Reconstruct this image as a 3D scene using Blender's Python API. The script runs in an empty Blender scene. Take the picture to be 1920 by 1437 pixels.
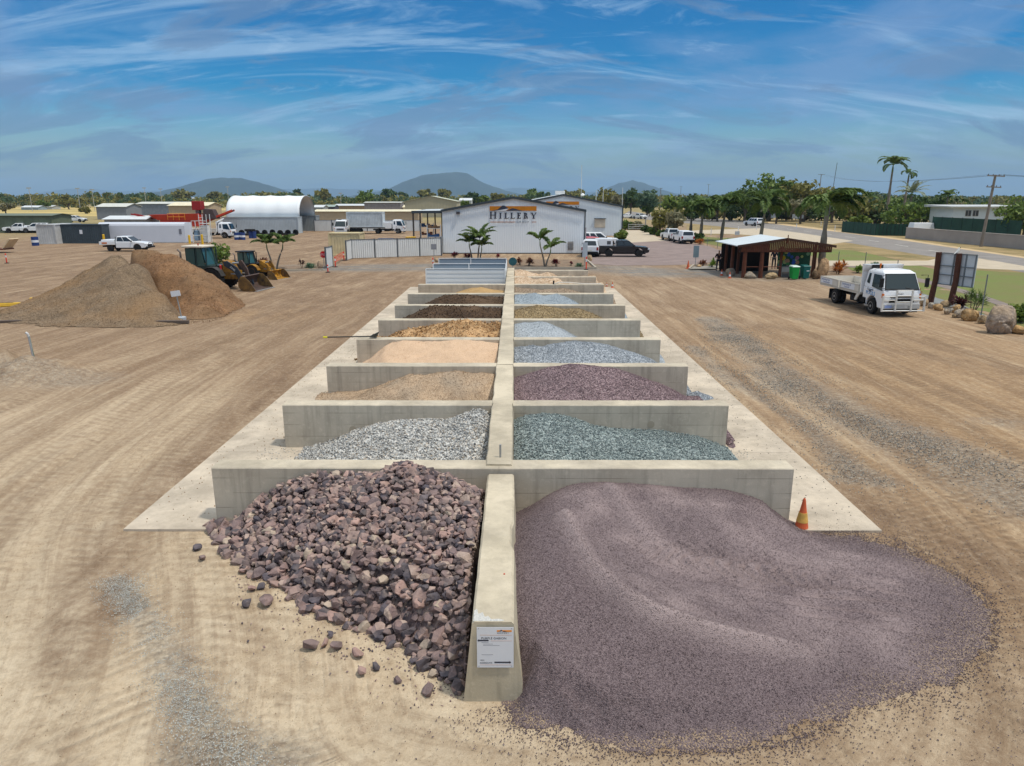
import bpy, bmesh, math, random
import numpy as np
from mathutils import Vector, Matrix, Euler
R = math.radians
random.seed(7); rng = np.random.default_rng(7)
scene = bpy.context.scene; COL = scene.collection
# ---------------------------------------------------------------- camera
F, CX, CY, CAMH = 1333.0, 960.0, 718.5, 6.0
PITCH = math.atan(345.5 / F); YAW = R(0.236)
cam = bpy.data.cameras.new('camera'); cam.sensor_width = 36; cam.lens = 36 * F / 1920
cam.clip_start = .1; cam.clip_end = 60000
co = bpy.data.objects.new('camera', cam); COL.objects.link(co)
co.location = (0, 0, CAMH); co.rotation_euler = (math.pi / 2 - PITCH, 0, YAW)
scene.camera = co
ROT = Euler(co.rotation_euler).to_matrix()
def ray(px, py): return ROT @ Vector(((px - CX) / F, -(py - CY) / F, -1))
def G(px, py, z=0.0):                      # the ground point seen at a place of the photograph (design aid)
    d = ray(px, py); t = (z - CAMH) / d.z
    return Vector((d.x * t, d.y * t, z))
def AY(px, py, Y):                          # the point at northing Y
    d = ray(px, py); t = Y / d.y
    return Vector((d.x * t, Y, CAMH + d.z * t))
# ---------------------------------------------------------------- light
SUN_EL, SUN_AZ = R(66), R(112)               # azimuth clockwise from +Y
sd = Vector((math.sin(SUN_AZ) * math.cos(SUN_EL), math.cos(SUN_AZ) * math.cos(SUN_EL), math.sin(SUN_EL)))
sl = bpy.data.lights.new('sun', 'SUN'); sl.energy = 2.4; sl.angle = R(4.0); sl.color = (1, .94, .84)
so = bpy.data.objects.new('sun', sl); COL.objects.link(so)
so.rotation_euler = (-sd).to_track_quat('-Z', 'Y').to_euler()
scene.view_settings.view_transform = 'Standard'; scene.view_settings.look = 'None'
scene.view_settings.exposure = 0.28; scene.view_settings.gamma = 1
w = bpy.data.worlds.new('World'); scene.world = w; w.use_nodes = True
nt = w.node_tree; N = nt.nodes; L = nt.links; N.clear()
def nd(t, **k):
    n = N.new(t)
    for a, b in k.items(): setattr(n, a, b)
    return n
def mth(op, a, b=None, clamp=False):
    n = nd('ShaderNodeMath', operation=op, use_clamp=clamp)
    for i, v in enumerate((a, b)):
        if v is None: continue
        if isinstance(v, (int, float)): n.inputs[i].default_value = v
        else: L.new(v, n.inputs[i])
    return n.outputs[0]
sky = nd('ShaderNodeTexSky'); sky.sky_type = 'NISHITA'; sky.sun_disc = False
sky.sun_elevation = SUN_EL; sky.sun_rotation = SUN_AZ; sky.altitude = 10; sky.air_density = 1.0; sky.dust_density = .25; sky.ozone_density = 2.5
hs = nd('ShaderNodeHueSaturation'); hs.inputs['Hue'].default_value = .505; hs.inputs['Saturation'].default_value = 2.0; hs.inputs['Value'].default_value = .50
L.new(sky.outputs[0], hs.inputs['Color'])
tc = nd('ShaderNodeTexCoord'); sp = nd('ShaderNodeSeparateXYZ'); L.new(tc.outputs['Generated'], sp.inputs[0])
zz = mth('ADD', mth('MAXIMUM', sp.outputs[2], 0.0), .34)
u = mth('DIVIDE', sp.outputs[0], zz); v = mth('DIVIDE', sp.outputs[1], zz)
cb = nd('ShaderNodeCombineXYZ'); L.new(u, cb.inputs[0]); L.new(v, cb.inputs[1])
def cloud(loc, rot, sc, nscale, det, dist, lo, hi, rough=.55):
    mp = nd('ShaderNodeMapping'); L.new(cb.outputs[0], mp.inputs[0])
    mp.inputs['Location'].default_value = loc; mp.inputs['Rotation'].default_value = (0, 0, R(rot)); mp.inputs['Scale'].default_value = sc
    n = nd('ShaderNodeTexNoise'); L.new(mp.outputs[0], n.inputs['Vector'])
    n.inputs['Scale'].default_value = nscale; n.inputs['Detail'].default_value = det; n.inputs['Distortion'].default_value = dist; n.inputs['Roughness'].default_value = rough
    r = nd('ShaderNodeMapRange', clamp=True); r.interpolation_type = 'SMOOTHSTEP'
    L.new(n.outputs[0], r.inputs[0]); r.inputs[1].default_value = lo; r.inputs[2].default_value = hi
    return r.outputs[0]
def mixc(f, a, b):
    m = nd('ShaderNodeMix', data_type='RGBA'); L.new(f, m.inputs[0])
    for i, v_ in ((6, a), (7, b)):
        if isinstance(v_, tuple): m.inputs[i].default_value = v_
        else: L.new(v_, m.inputs[i])
    return m.outputs[2]
broad = cloud((3.1, 1.7, 0), 25, (1.0, 1.15, 1), 1.15, 12, .7, .47, .66, .60)
bands = cloud((6.1, 2.9, 0), 4, (.8, 1.8, 1), 2.0, 11, .9, .49, .60, .64)
wisp1 = cloud((1.3, 4.1, 0), -20, (.5, 1.9, 1), 1.7, 13, 1.5, .50, .66, .62)
wisp2 = cloud((9.3, 0.4, 0), -34, (.7, 2.6, 1), 2.6, 13, 1.8, .52, .70, .68)
c1 = mixc(mth('MULTIPLY', broad, .70), hs.outputs[0], (1.05, 1.85, 3.3, 1))
c3 = mixc(mth('MULTIPLY', wisp1, .50), c1, (2.5, 3.6, 4.8, 1))
c4 = mixc(mth('MULTIPLY', wisp2, .40), c3, (2.5, 3.6, 4.8, 1))
c2 = mixc(mth('MULTIPLY', bands, .62), c4, (.80, 1.40, 2.45, 1))
lp = mth('SUBTRACT', 1.0, mth('MULTIPLY', mth('ABSOLUTE', sp.outputs[2]), 11.0), clamp=True)
c5 = mixc(mth('MULTIPLY', lp, .85), c2, (.28, .92, 1.55, 1))
hi = nd('ShaderNodeMapRange', clamp=True); hi.interpolation_type = 'SMOOTHSTEP'; L.new(sp.outputs[2], hi.inputs[0]); hi.inputs[1].default_value = .30; hi.inputs[2].default_value = .62
c5 = mixc(mth('MULTIPLY', hi.outputs[0], .85), c5, (5.6, 6.0, 6.3, 1))       # bright white cover added overhead, out of view, for soft fill light
bg = nd('ShaderNodeBackground'); bg.inputs[1].default_value = .15; L.new(c5, bg.inputs[0])
wo = nd('ShaderNodeOutputWorld'); L.new(bg.outputs[0], wo.inputs[0])
# ---------------------------------------------------------------- helpers
def lin(c): 
    return tuple(((x / 255) / 12.92 if x / 255 <= .04045 else ((x / 255 + .055) / 1.055) ** 2.4) for x in c)
MATS = {}
def newmat(name):
    m = bpy.data.materials.new(name); m.use_nodes = True; t = m.node_tree
    return m, t, t.nodes['Principled BSDF']
def mat(name, col, rough=.7, metal=0.0, var=.18, vscale=1.2, bump=0.0, bscale=30, k=1.0, tint=None, spec=.3, emit=0):
    """plain coloured material with uneven tone, optional bump; col in sRGB 0-255"""
    if name in MATS: return MATS[name]
    m, t, b = newmat(name); c = tuple(x * k for x in lin(col))
    b.inputs['Roughness'].default_value = rough; b.inputs['Metallic'].default_value = metal
    b.inputs['Specular IOR Level'].default_value = spec
    g = t.nodes.new('ShaderNodeNewGeometry')
    n = t.nodes.new('ShaderNodeTexNoise'); n.inputs['Scale'].default_value = vscale; n.inputs['Detail'].default_value = 6; n.inputs['Roughness'].default_value = .6
    t.links.new(g.outputs['Position'], n.inputs['Vector'])
    mx = t.nodes.new('ShaderNodeMix'); mx.data_type = 'RGBA'
    mr = t.nodes.new('ShaderNodeMapRange'); mr.inputs[1].default_value = .3; mr.inputs[2].default_value = .7
    t.links.new(n.outputs[0], mr.inputs[0]); t.links.new(mr.outputs[0], mx.inputs[0])
    c2 = tuple(x * (1 - var) for x in (lin(tint) if tint else c))
    mx.inputs[6].default_value = (*c2, 1); mx.inputs[7].default_value = (*[min(1, x * (1 + var * .5)) for x in c], 1)
    t.links.new(mx.outputs[2], b.inputs['Base Color'])
    if bump:
        n2 = t.nodes.new('ShaderNodeTexNoise'); n2.inputs['Scale'].default_value = bscale; n2.inputs['Detail'].default_value = 5
        t.links.new(g.outputs['Position'], n2.inputs['Vector'])
        bp = t.nodes.new('ShaderNodeBump'); bp.inputs['Strength'].default_value = bump; bp.inputs['Distance'].default_value = .05
        t.links.new(n2.outputs[0], bp.inputs['Height']); t.links.new(bp.outputs[0], b.inputs['Normal'])
    if emit: pass
    MATS[name] = m; return m
def glass(name, col=(40, 55, 62), rough=.08):
    if name in MATS: return MATS[name]
    m, t, b = newmat(name); b.inputs['Base Color'].default_value = (*lin(col), 1); b.inputs['Roughness'].default_value = rough
    b.inputs['Specular IOR Level'].default_value = .6
    MATS[name] = m; return m
def ramp_nodes(t, cols):
    r = t.nodes.new('ShaderNodeValToRGB'); e = r.color_ramp.elements
    while len(e) < len(cols): e.new(.5)
    for i, c in enumerate(cols):
        e[i].position = i / (len(cols) - 1); e[i].color = (*lin(c), 1)
    return r
def grainmat(name, cols, scale=30, bump=.6, attr=True, dist=.02, lump=.25, rough=.9, k=1.0, lscale=.9, dust=None, fines=None, bare=None):
    """heaped grains: every grain its own tone"""
    if name in MATS: return MATS[name]
    m, t, b = newmat(name); b.inputs['Roughness'].default_value = rough; b.inputs['Specular IOR Level'].default_value = .2
    g = t.nodes.new('ShaderNodeNewGeometry')
    vo = t.nodes.new('ShaderNodeTexVoronoi'); vo.inputs['Scale'].default_value = scale
    t.links.new(g.outputs['Position'], vo.inputs['Vector'])
    se = t.nodes.new('ShaderNodeSeparateColor'); t.links.new(vo.outputs['Color'], se.inputs[0])
    r = ramp_nodes(t, [tuple(x * k for x in c) for c in cols])
    src = se.outputs[0]
    if attr:
        at = t.nodes.new('ShaderNodeAttribute'); at.attribute_name = 'tone'
        oi = t.nodes.new('ShaderNodeObjectInfo')
        a1 = t.nodes.new('ShaderNodeMath'); a1.operation = 'ADD'; t.links.new(at.outputs['Fac'], a1.inputs[0]); t.links.new(oi.outputs['Random'], a1.inputs[1])
        a2 = t.nodes.new('ShaderNodeMath'); a2.operation = 'FRACT'; t.links.new(a1.outputs[0], a2.inputs[0])
        a3 = t.nodes.new('ShaderNodeMath'); a3.operation = 'ADD'; t.links.new(at.outputs['Fac'], a3.inputs[0]); t.links.new(se.outputs[0], a3.inputs[1])
        a4 = t.nodes.new('ShaderNodeMath'); a4.operation = 'FRACT'; t.links.new(a3.outputs[0], a4.inputs[0]); src = a4.outputs[0]
    t.links.new(src, r.inputs[0])
    n = t.nodes.new('ShaderNodeTexNoise'); n.inputs['Scale'].default_value = lscale; n.inputs['Detail'].default_value = 8; n.inputs['Roughness'].default_value = .65
    t.links.new(g.outputs['Position'], n.inputs['Vector'])
    mr = t.nodes.new('ShaderNodeMapRange'); mr.inputs[1].default_value = .3; mr.inputs[2].default_value = .7; mr.inputs[3].default_value = 1 - lump; mr.inputs[4].default_value = 1 + lump * .6
    t.links.new(n.outputs[0], mr.inputs[0])
    mu = t.nodes.new('ShaderNodeVectorMath'); mu.operation = 'SCALE'; t.links.new(r.outputs[0], mu.inputs[0]); t.links.new(mr.outputs[0], mu.inputs['Scale'])
    out = mu.outputs[0]
    if dust:                                   # dust settled in patches
        n3 = t.nodes.new('ShaderNodeTexNoise'); n3.inputs['Scale'].default_value = dust[1]; n3.inputs['Detail'].default_value = 7
        t.links.new(g.outputs['Position'], n3.inputs['Vector'])
        m3 = t.nodes.new('ShaderNodeMapRange'); m3.inputs[1].default_value = .45; m3.inputs[2].default_value = .7; m3.inputs[4].default_value = dust[2]
        t.links.new(n3.outputs[0], m3.inputs[0])
        mm = t.nodes.new('ShaderNodeMix'); mm.data_type = 'RGBA'; t.links.new(m3.outputs[0], mm.inputs[0]); t.links.new(out, mm.inputs[6]); mm.inputs[7].default_value = (*lin(dust[0]), 1)
        out = mm.outputs[2]
    if fines:
        fa = t.nodes.new('ShaderNodeAttribute'); fa.attribute_name = 'fines'
        mm = t.nodes.new('ShaderNodeMix'); mm.data_type = 'RGBA'; t.links.new(fa.outputs['Fac'], mm.inputs[0]); t.links.new(out, mm.inputs[6]); mm.inputs[7].default_value = (*lin(fines), 1)
        out = mm.outputs[2]
    if bare:                                   # the heap thins out: sand shows between the grains
        ba = t.nodes.new('ShaderNodeAttribute'); ba.attribute_name = 'bare'
        b1 = t.nodes.new('ShaderNodeMath'); b1.operation = 'SUBTRACT'; t.links.new(ba.outputs['Fac'], b1.inputs[0]); t.links.new(se.outputs[1], b1.inputs[1])
        b2 = t.nodes.new('ShaderNodeMath'); b2.operation = 'MULTIPLY'; b2.use_clamp = True; t.links.new(b1.outputs[0], b2.inputs[0]); b2.inputs[1].default_value = 3.0
        mm = t.nodes.new('ShaderNodeMix'); mm.data_type = 'RGBA'; t.links.new(b2.outputs[0], mm.inputs[0]); t.links.new(out, mm.inputs[6]); mm.inputs[7].default_value = (*lin(bare), 1)
        out = mm.outputs[2]
    t.links.new(out, b.inputs['Base Color'])
    if bump:
        bp = t.nodes.new('ShaderNodeBump'); bp.inputs['Strength'].default_value = bump; bp.inputs['Distance'].default_value = dist; bp.invert = True
        t.links.new(vo.outputs['Distance'], bp.inputs['Height']); t.links.new(bp.outputs[0], b.inputs['Normal'])
    MATS[name] = m; return m
def leafmat(name, cols, scale=1.2, transl=.25, rough=.55):
    if name in MATS: return MATS[name]
    m, t, b = newmat(name); b.inputs['Roughness'].default_value = rough; b.inputs['Specular IOR Level'].default_value = .25
    g = t.nodes.new('ShaderNodeNewGeometry')
    n = t.nodes.new('ShaderNodeTexNoise'); n.inputs['Scale'].default_value = scale; n.inputs['Detail'].default_value = 8; n.inputs['Roughness'].default_value = .8
    t.links.new(g.outputs['Position'], n.inputs['Vector'])
    mr = t.nodes.new('ShaderNodeMapRange'); mr.inputs[1].default_value = .32; mr.inputs[2].default_value = .68
    r = ramp_nodes(t, cols)
    t.links.new(n.outputs[0], mr.inputs[0]); t.links.new(mr.outputs[0], r.inputs[0])
    t.links.new(r.outputs[0], b.inputs['Base Color'])
    tr = t.nodes.new('ShaderNodeBsdfTranslucent'); t.links.new(r.outputs[0], tr.inputs[0])
    ms = t.nodes.new('ShaderNodeMixShader'); ms.inputs[0].default_value = transl
    o = t.nodes['Material Output']
    t.links.new(b.outputs[0], ms.inputs[1]); t.links.new(tr.outputs[0], ms.inputs[2]); t.links.new(ms.outputs[0], o.inputs[0])
    MATS[name] = m; return m
def tag(o, label=None, cat=None, group=None, kind=None):
    if label: o['label'] = label
    if cat: o['category'] = cat
    if group: o['group'] = group
    if kind: o['kind'] = kind
    return o
def T(name, label, cat, loc=(0, 0, 0), rz=0.0, group=None, kind=None):
    o = bpy.data.objects.new(name, None); COL.objects.link(o); o.empty_display_size = .2
    o.location = loc; o.rotation_euler = (0, 0, rz)
    return tag(o, label, cat, group, kind)
class MB:
    """collects faces, builds ONE mesh"""
    def __init__(s): s.v = []; s.f = []
    def add(s, vs, fs, M=None):
        o = len(s.v)
        s.v += [tuple(M @ Vector(p)) for p in vs] if M else [tuple(p) for p in vs]
        s.f += [tuple(i + o for i in f) for f in fs]; return s
    def box(s, x0, x1, y0, y1, z0, z1, M=None):
        return s.add([(x0,y0,z0),(x1,y0,z0),(x1,y1,z0),(x0,y1,z0),(x0,y0,z1),(x1,y0,z1),(x1,y1,z1),(x0,y1,z1)],
                     [(0,3,2,1),(4,5,6,7),(0,1,5,4),(1,2,6,5),(2,3,7,6),(3,0,4,7)], M)
    def hexa(s, b, t, M=None):      # bottom and top quads, each 4 points counter-clockwise
        return s.add(list(b) + list(t), [(3,2,1,0),(4,5,6,7),(0,1,5,4),(1,2,6,5),(2,3,7,6),(3,0,4,7)], M)
    def prism(s, poly, y0, y1, M=None, axis='y'):   # poly of (x,z) pushed along y
        n = len(poly); 
        if axis == 'y': vs = [(x, y0, z) for x, z in poly] + [(x, y1, z) for x, z in poly]
        elif axis == 'x': vs = [(y0, x, z) for x, z in poly] + [(y1, x, z) for x, z in poly]
        else: vs = [(x, z, y0) for x, z in poly] + [(x, z, y1) for x, z in poly]
        return s.add(vs, [tuple(range(n)), tuple(range(2*n-1, n-1, -1))] + [(i, i+n, (i+1) % n + n, (i+1) % n) for i in range(n)], M)
    def tube(s, pts, r, n=8, cap=True):
        pts = [Vector(p) for p in pts]; rs = r if isinstance(r, (list, tuple)) else [r] * len(pts)
        o = len(s.v); up = None
        for i, p in enumerate(pts):
            d = (pts[min(i+1, len(pts)-1)] - pts[max(i-1, 0)]).normalized()
            a = Vector((0, 0, 1)) if abs(d.z) < .9 else Vector((1, 0, 0))
            x = d.cross(a).normalized(); y = d.cross(x)
            for j in range(n):
                t = 2 * math.pi * j / n
                s.v.append(tuple(p + x * math.cos(t) * rs[i] + y * math.sin(t) * rs[i]))
        for i in range(len(pts) - 1):
            for j in range(n):
                a = o + i * n + j; b = o + i * n + (j + 1) % n
                s.f.append((a, b, b + n, a + n))
        if cap:
            s.f.append(tuple(o + j for j in range(n))); s.f.append(tuple(o + (len(pts) - 1) * n + j for j in reversed(range(n))))
        return s
    def lathe(s, prof, n=16, M=None):     # (r,z)
        vs = []; fs = []
        for r, z in prof:
            for j in range(n):
                t = 2 * math.pi * j / n; vs.append((r * math.cos(t), r * math.sin(t), z))
        for i in range(len(prof) - 1):
            for j in range(n):
                a = i * n + j; b = i * n + (j + 1) % n; fs.append((a, b, b + n, a + n))
        fs.append(tuple(reversed(range(n)))); fs.append(tuple((len(prof) - 1) * n + j for j in range(n)))
        return s.add(vs, fs, M)
    def quad(s, a, b, c, d): return s.add([a, b, c, d], [(0, 1, 2, 3)])
    def build(s, name, m, parent=None, bevel=0, smooth=False, label=None, **k):
        me = bpy.data.meshes.new(name); me.from_pydata(s.v, [], s.f); me.validate()
        bm = bmesh.new(); bm.from_mesh(me); bmesh.ops.recalc_face_normals(bm, faces=bm.faces); bm.to_mesh(me); bm.free()
        if smooth: me.shade_smooth()
        me.materials.append(m)
        o = bpy.data.objects.new(name, me); COL.objects.link(o)
        if parent: o.parent = parent
        if bevel:
            b = o.modifiers.new('bevel', 'BEVEL'); b.width = bevel; b.segments = 2; b.limit_method = 'ANGLE'; b.angle_limit = R(35)
        tag(o, label, **k) if (label or k) else None
        return o
def npmesh(name, V, Fa, m, parent=None, tone=None, smooth=False, mats=None, mi=None):
    me = bpy.data.meshes.new(name); V = np.asarray(V, np.float32); Fa = np.asarray(Fa, np.int32); k = Fa.shape[1]
    me.vertices.add(len(V)); me.vertices.foreach_set('co', V.ravel())
    me.loops.add(Fa.size); me.loops.foreach_set('vertex_index', Fa.ravel())
    me.polygons.add(len(Fa)); me.polygons.foreach_set('loop_start', np.arange(0, Fa.size, k, dtype=np.int32))
    try: me.polygons.foreach_set('loop_total', np.full(len(Fa), k, np.int32))
    except Exception: pass
    if tone is not None:
        a = me.attributes.new('tone', 'FLOAT', 'FACE'); a.data.foreach_set('value', np.asarray(tone, np.float32))
    me.update(calc_edges=True)
    me.polygons.foreach_set('use_smooth', np.full(len(Fa), bool(smooth)))
    me.materials.append(m)
    if mats: 
        for q in mats: me.materials.append(q)
        me.polygons.foreach_set('material_index', np.asarray(mi, np.int32))
    o = bpy.data.objects.new(name, me); COL.objects.link(o)
    if parent: o.parent = parent
    return o
def copy_tree(o, parent=None):
    c = o.copy(); COL.objects.link(c)
    if parent: c.parent = parent
    for ch in list(o.children): copy_tree(ch, c)
    return c
# noise in numpy
def _h(ix, iy, s):
    n = (ix.astype(np.int64) * 374761393 + iy.astype(np.int64) * 668265263 + s * 974711) & 0x7fffffff
    n = ((n ^ (n >> 13)) * 1274126177) & 0x7fffffff
    return ((n ^ (n >> 16)) & 0xffff) / 65535.0
def vnoise(x, y, s=0):
    ix = np.floor(x); iy = np.floor(y); fx = x - ix; fy = y - iy
    fx = fx * fx * (3 - 2 * fx); fy = fy * fy * (3 - 2 * fy)
    ix = ix.astype(np.int64); iy = iy.astype(np.int64)
    return (_h(ix, iy, s) * (1 - fx) + _h(ix + 1, iy, s) * fx) * (1 - fy) + (_h(ix, iy + 1, s) * (1 - fx) + _h(ix + 1, iy + 1, s) * fx) * fy
def fbm(x, y, o=4, s=0):
    r = 0; a = .5
    for i in range(o): r = r + a * vnoise(x * 2 ** i, y * 2 ** i, s + i); a *= .5
    return r * 2 - 1 + .06
def tps(P, lam=1e-4):
    P = np.array(P, float); n = len(P); X = P[:, :2]
    def U(d2): return np.where(d2 > 1e-12, d2 * np.log(d2 + 1e-12) * .5, 0)
    K = U(((X[:, None] - X[None]) ** 2).sum(-1)) + lam * np.eye(n)
    Q = np.c_[np.ones(n), X]; A = np.block([[K, Q], [Q.T, np.zeros((3, 3))]])
    sol = np.linalg.solve(A, np.r_[P[:, 2], 0, 0, 0])
    def f(x, y):
        sh = x.shape; x = x.ravel(); y = y.ravel(); r = sol[n] + sol[n+1] * x + sol[n+2] * y
        for i in range(n): r = r + sol[i] * U((x - X[i, 0]) ** 2 + (y - X[i, 1]) ** 2)
        return r.reshape(sh)
    return f
def inpoly(x, y, P):
    r = np.zeros(x.shape, bool); n = len(P)
    for i in range(n):
        x1, y1 = P[i][:2]; x2, y2 = P[(i + 1) % n][:2]
        c = ((y1 > y) != (y2 > y)) & (x < (x2 - x1) * (y - y1) / ((y2 - y1) if y2 != y1 else 1e-9) + x1)
        r ^= c
    return r
def pdist(x, y, P, closed=True):
    d = np.full(x.shape, 1e9); n = len(P)
    for i in range(n if closed else n - 1):
        ax, ay = P[i][:2]; bx, by = P[(i + 1) % n][:2]; vx, vy = bx - ax, by - ay
        t = np.clip(((x - ax) * vx + (y - ay) * vy) / (vx * vx + vy * vy + 1e-12), 0, 1)
        d = np.minimum(d, np.hypot(x - ax - t * vx, y - ay - t * vy))
    return d
# stones
def hull(n, seed, flat=.75):
    rr = random.Random(seed); bm = bmesh.new()
    for _ in range(n):
        p = Vector((rr.gauss(0, 1), rr.gauss(0, 1), rr.gauss(0, 1))).normalized() * rr.uniform(.8, 1.0); bm.verts.new((p.x, p.y * .85, p.z * flat))
    r = bmesh.ops.convex_hull(bm, input=bm.verts)
    for v in [v for v in bm.verts if not v.link_faces]: bm.verts.remove(v)
    bmesh.ops.triangulate(bm, faces=bm.faces); bm.verts.index_update()
    V = np.array([v.co[:] for v in bm.verts]); Fa = np.array([[v.index for v in f.verts] for f in bm.faces]); bm.free()
    return V, Fa
BIGS = [hull(15, i) for i in range(12)]; SMALL = [hull(8, 50 + i) for i in range(8)]
def scatter(P, S, shapes, seed=1, tone=None, flat=1.0):
    """stones at points P (n,3) with radii S -> V, F, tone"""
    r = np.random.default_rng(seed); n = len(P); Vs = []; Fs = []; Ts = []; off = 0
    which = r.integers(0, len(shapes), n); q = r.normal(size=(n, 4)); q /= np.linalg.norm(q, axis=1)[:, None]
    if tone is None: tone = r.random(n)
    for k, (V, Fa) in enumerate(shapes):
        idx = np.where(which == k)[0]
        if not len(idx): continue
        w_, x, y, z = q[idx].T
        M = np.stack([1-2*(y*y+z*z), 2*(x*y-z*w_), 2*(x*z+y*w_), 2*(x*y+z*w_), 1-2*(x*x+z*z), 2*(y*z-x*w_), 2*(x*z-y*w_), 2*(y*z+x*w_), 1-2*(x*x+y*y)], -1).reshape(-1, 3, 3)
        sc = r.uniform(.8, 1.2, (len(idx), 1, 3)) * S[idx][:, None, None]
        W = np.einsum('nij,nvj->nvi', M, V[None] * sc); W[..., 2] *= flat; W += P[idx][:, None]
        nv = len(V); Vs.append(W.reshape(-1, 3)); Fs.append((Fa[None] + (np.arange(len(idx)) * nv)[:, None, None] + off).reshape(-1, 3)); Ts.append(np.repeat(tone[idx], len(Fa)))
        off += len(idx) * nv
    return np.concatenate(Vs), np.concatenate(Fs), np.concatenate(Ts)
def grid(x0, x1, y0, y1, st):
    xs = np.linspace(x0, x1, max(2, int((x1 - x0) / st) + 1)); ys = np.linspace(y0, y1, max(2, int((y1 - y0) / st) + 1))
    return np.meshgrid(xs, ys)
def heap(name, label, box, st, hf, m, n=0, size=(.02, .03), cat='gravel pile', seed=3, shapes=None, smooth=True, tonef=None, group=None, sink=.35, cut=.012, thin=None, fines=None, bare=None):
    """a heap: height field over the box plus n single stones lying on it, all ONE mesh"""
    X, Y = grid(*box, st); H = hf(X, Y); ny, nx = X.shape
    V = np.stack([X, Y, np.maximum(H, -.03)], -1).reshape(-1, 3)
    idx = np.arange(nx * ny).reshape(ny, nx); a = idx[:-1, :-1].ravel(); b = idx[:-1, 1:].ravel(); c = idx[1:, 1:].ravel(); d = idx[1:, :-1].ravel()
    hm = np.maximum.reduce([H.ravel()[a], H.ravel()[b], H.ravel()[c], H.ravel()[d]]) > cut
    Fa = np.concatenate([np.stack([a, b, c], -1)[hm], np.stack([a, c, d], -1)[hm]])
    r = np.random.default_rng(seed); tone = np.zeros(len(Fa))
    if n:
        hh = H.ravel(); ok = np.where(hh > .0)[0]; per = r.choice(ok, n)
        px = V[per, 0] + r.uniform(-st, st, n) * .5; py = V[per, 1] + r.uniform(-st, st, n) * .5
        px = np.clip(px, box[0] + .01, box[1] - .01); py = np.clip(py, box[2] + .01, box[3] - .01)
        hz = hf(px, py); k = hz > -.01; 
        if thin is not None: k &= thin(px, py, hz, r)
        px, py, hz = px[k], py[k], hz[k]
        S = r.uniform(size[0], size[1], len(px)) * .5
        SV, SF, ST = scatter(np.stack([px, py, np.maximum(hz, 0) + S * sink], -1), S, shapes or SMALL, seed)
        Fa = np.concatenate([Fa, SF + len(V)]); V = np.concatenate([V, SV]); tone = np.concatenate([tone, ST])
    o = npmesh(name, V, Fa, m, tone=tone)
    if fines is not None:
        c = V[Fa].mean(1); a_ = o.data.attributes.new('fines', 'FLOAT', 'FACE'); a_.data.foreach_set('value', fines(c[:, 0], c[:, 1]).astype(np.float32))
    if bare is not None:
        c = V[Fa].mean(1); a_ = o.data.attributes.new('bare', 'FLOAT', 'FACE'); bv_ = bare(c[:, 0], c[:, 1]); bv_[hm.sum() * 2:] = 0; a_.data.foreach_set('value', bv_.astype(np.float32))
    if smooth:
        s = np.zeros(len(Fa), bool); s[:hm.sum() * 2] = True; o.data.polygons.foreach_set('use_smooth', s)
    return tag(o, label, cat, group)
def text(name, s, size, m, parent, loc, rot, ext=.004, sx=1.0, align='LEFT'):
    cu = bpy.data.curves.new(name, 'FONT'); cu.body = s; cu.size = size; cu.extrude = ext; cu.align_x = align; cu.resolution_u = 3
    ob = bpy.data.objects.new(name, cu); COL.objects.link(ob); bpy.context.view_layer.update()
    me = bpy.data.meshes.new_from_object(ob.evaluated_get(bpy.context.evaluated_depsgraph_get())); bpy.data.objects.remove(ob)
    me.materials.clear(); me.materials.append(m)
    o = bpy.data.objects.new(name, me); COL.objects.link(o); o.parent = parent; o.location = loc; o.rotation_euler = rot; o.scale = (sx, 1, 1)
    return o
def corr(mb, a, b, z0, z1, pitch=.25, depth=.03, flip=1):
    """upright ribbed sheet from a to b (x,y); z0/z1 numbers or functions of t"""
    a = Vector(a[:2]); b = Vector(b[:2]); d = b - a; Ln = d.length; nrm = Vector((d.y, -d.x)).normalized() * depth * flip
    n = max(1, int(Ln / pitch)); ts = []
    for i in range(n):
        for f_, o_ in ((0, 0), (.60, 0), (.70, 1), (.90, 1)): ts.append(((i + f_) / n, o_))
    ts.append((1, 0)); vs = []; fs = []
    z0f = z0 if callable(z0) else (lambda t: z0); z1f = z1 if callable(z1) else (lambda t: z1)
    for t, o_ in ts:
        p = a + d * t + nrm * o_; vs += [(p.x, p.y, z0f(t)), (p.x, p.y, z1f(t))]
    for i in range(len(ts) - 1): fs.append((2*i, 2*i+2, 2*i+3, 2*i+1))
    return mb.add(vs, fs)
def slab_roof(mb, pts, th=.12):     # pts: 4 corners of the upper side
    return mb.hexa([(p[0], p[1], p[2] - th) for p in pts], pts)
# ================================================================ GROUND
def P2(*pts): return [tuple(G(*p)[:2]) for p in pts]
def band(X, Y, pts, w0, w1, soft=.6):
    P = P2(*pts); n = len(P); best = np.full(X.shape, -9.)
    for i in range(n - 1):
        ax, ay = P[i]; bx, by = P[i+1]; vx, vy = bx - ax, by - ay; t = np.clip(((X-ax)*vx + (Y-ay)*vy) / (vx*vx+vy*vy), 0, 1)
        d = np.hypot(X-ax-t*vx, Y-ay-t*vy); g = (i + t) / (n - 1); wd = w0 + (w1 - w0) * g
        best = np.maximum(best, 1 - (d - wd * (1 - soft)) / (wd * soft * 2))
    return np.clip(best, 0, 1)
def blob(X, Y, px, py, rx, ry, ang=0):
    c = G(px, py); dx = X - c.x; dy = Y - c.y; a = R(ang); x = dx*math.cos(a)+dy*math.sin(a); y = -dx*math.sin(a)+dy*math.cos(a)
    return np.clip(1.35 - np.hypot(x/rx, y/ry), 0, 1)
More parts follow.
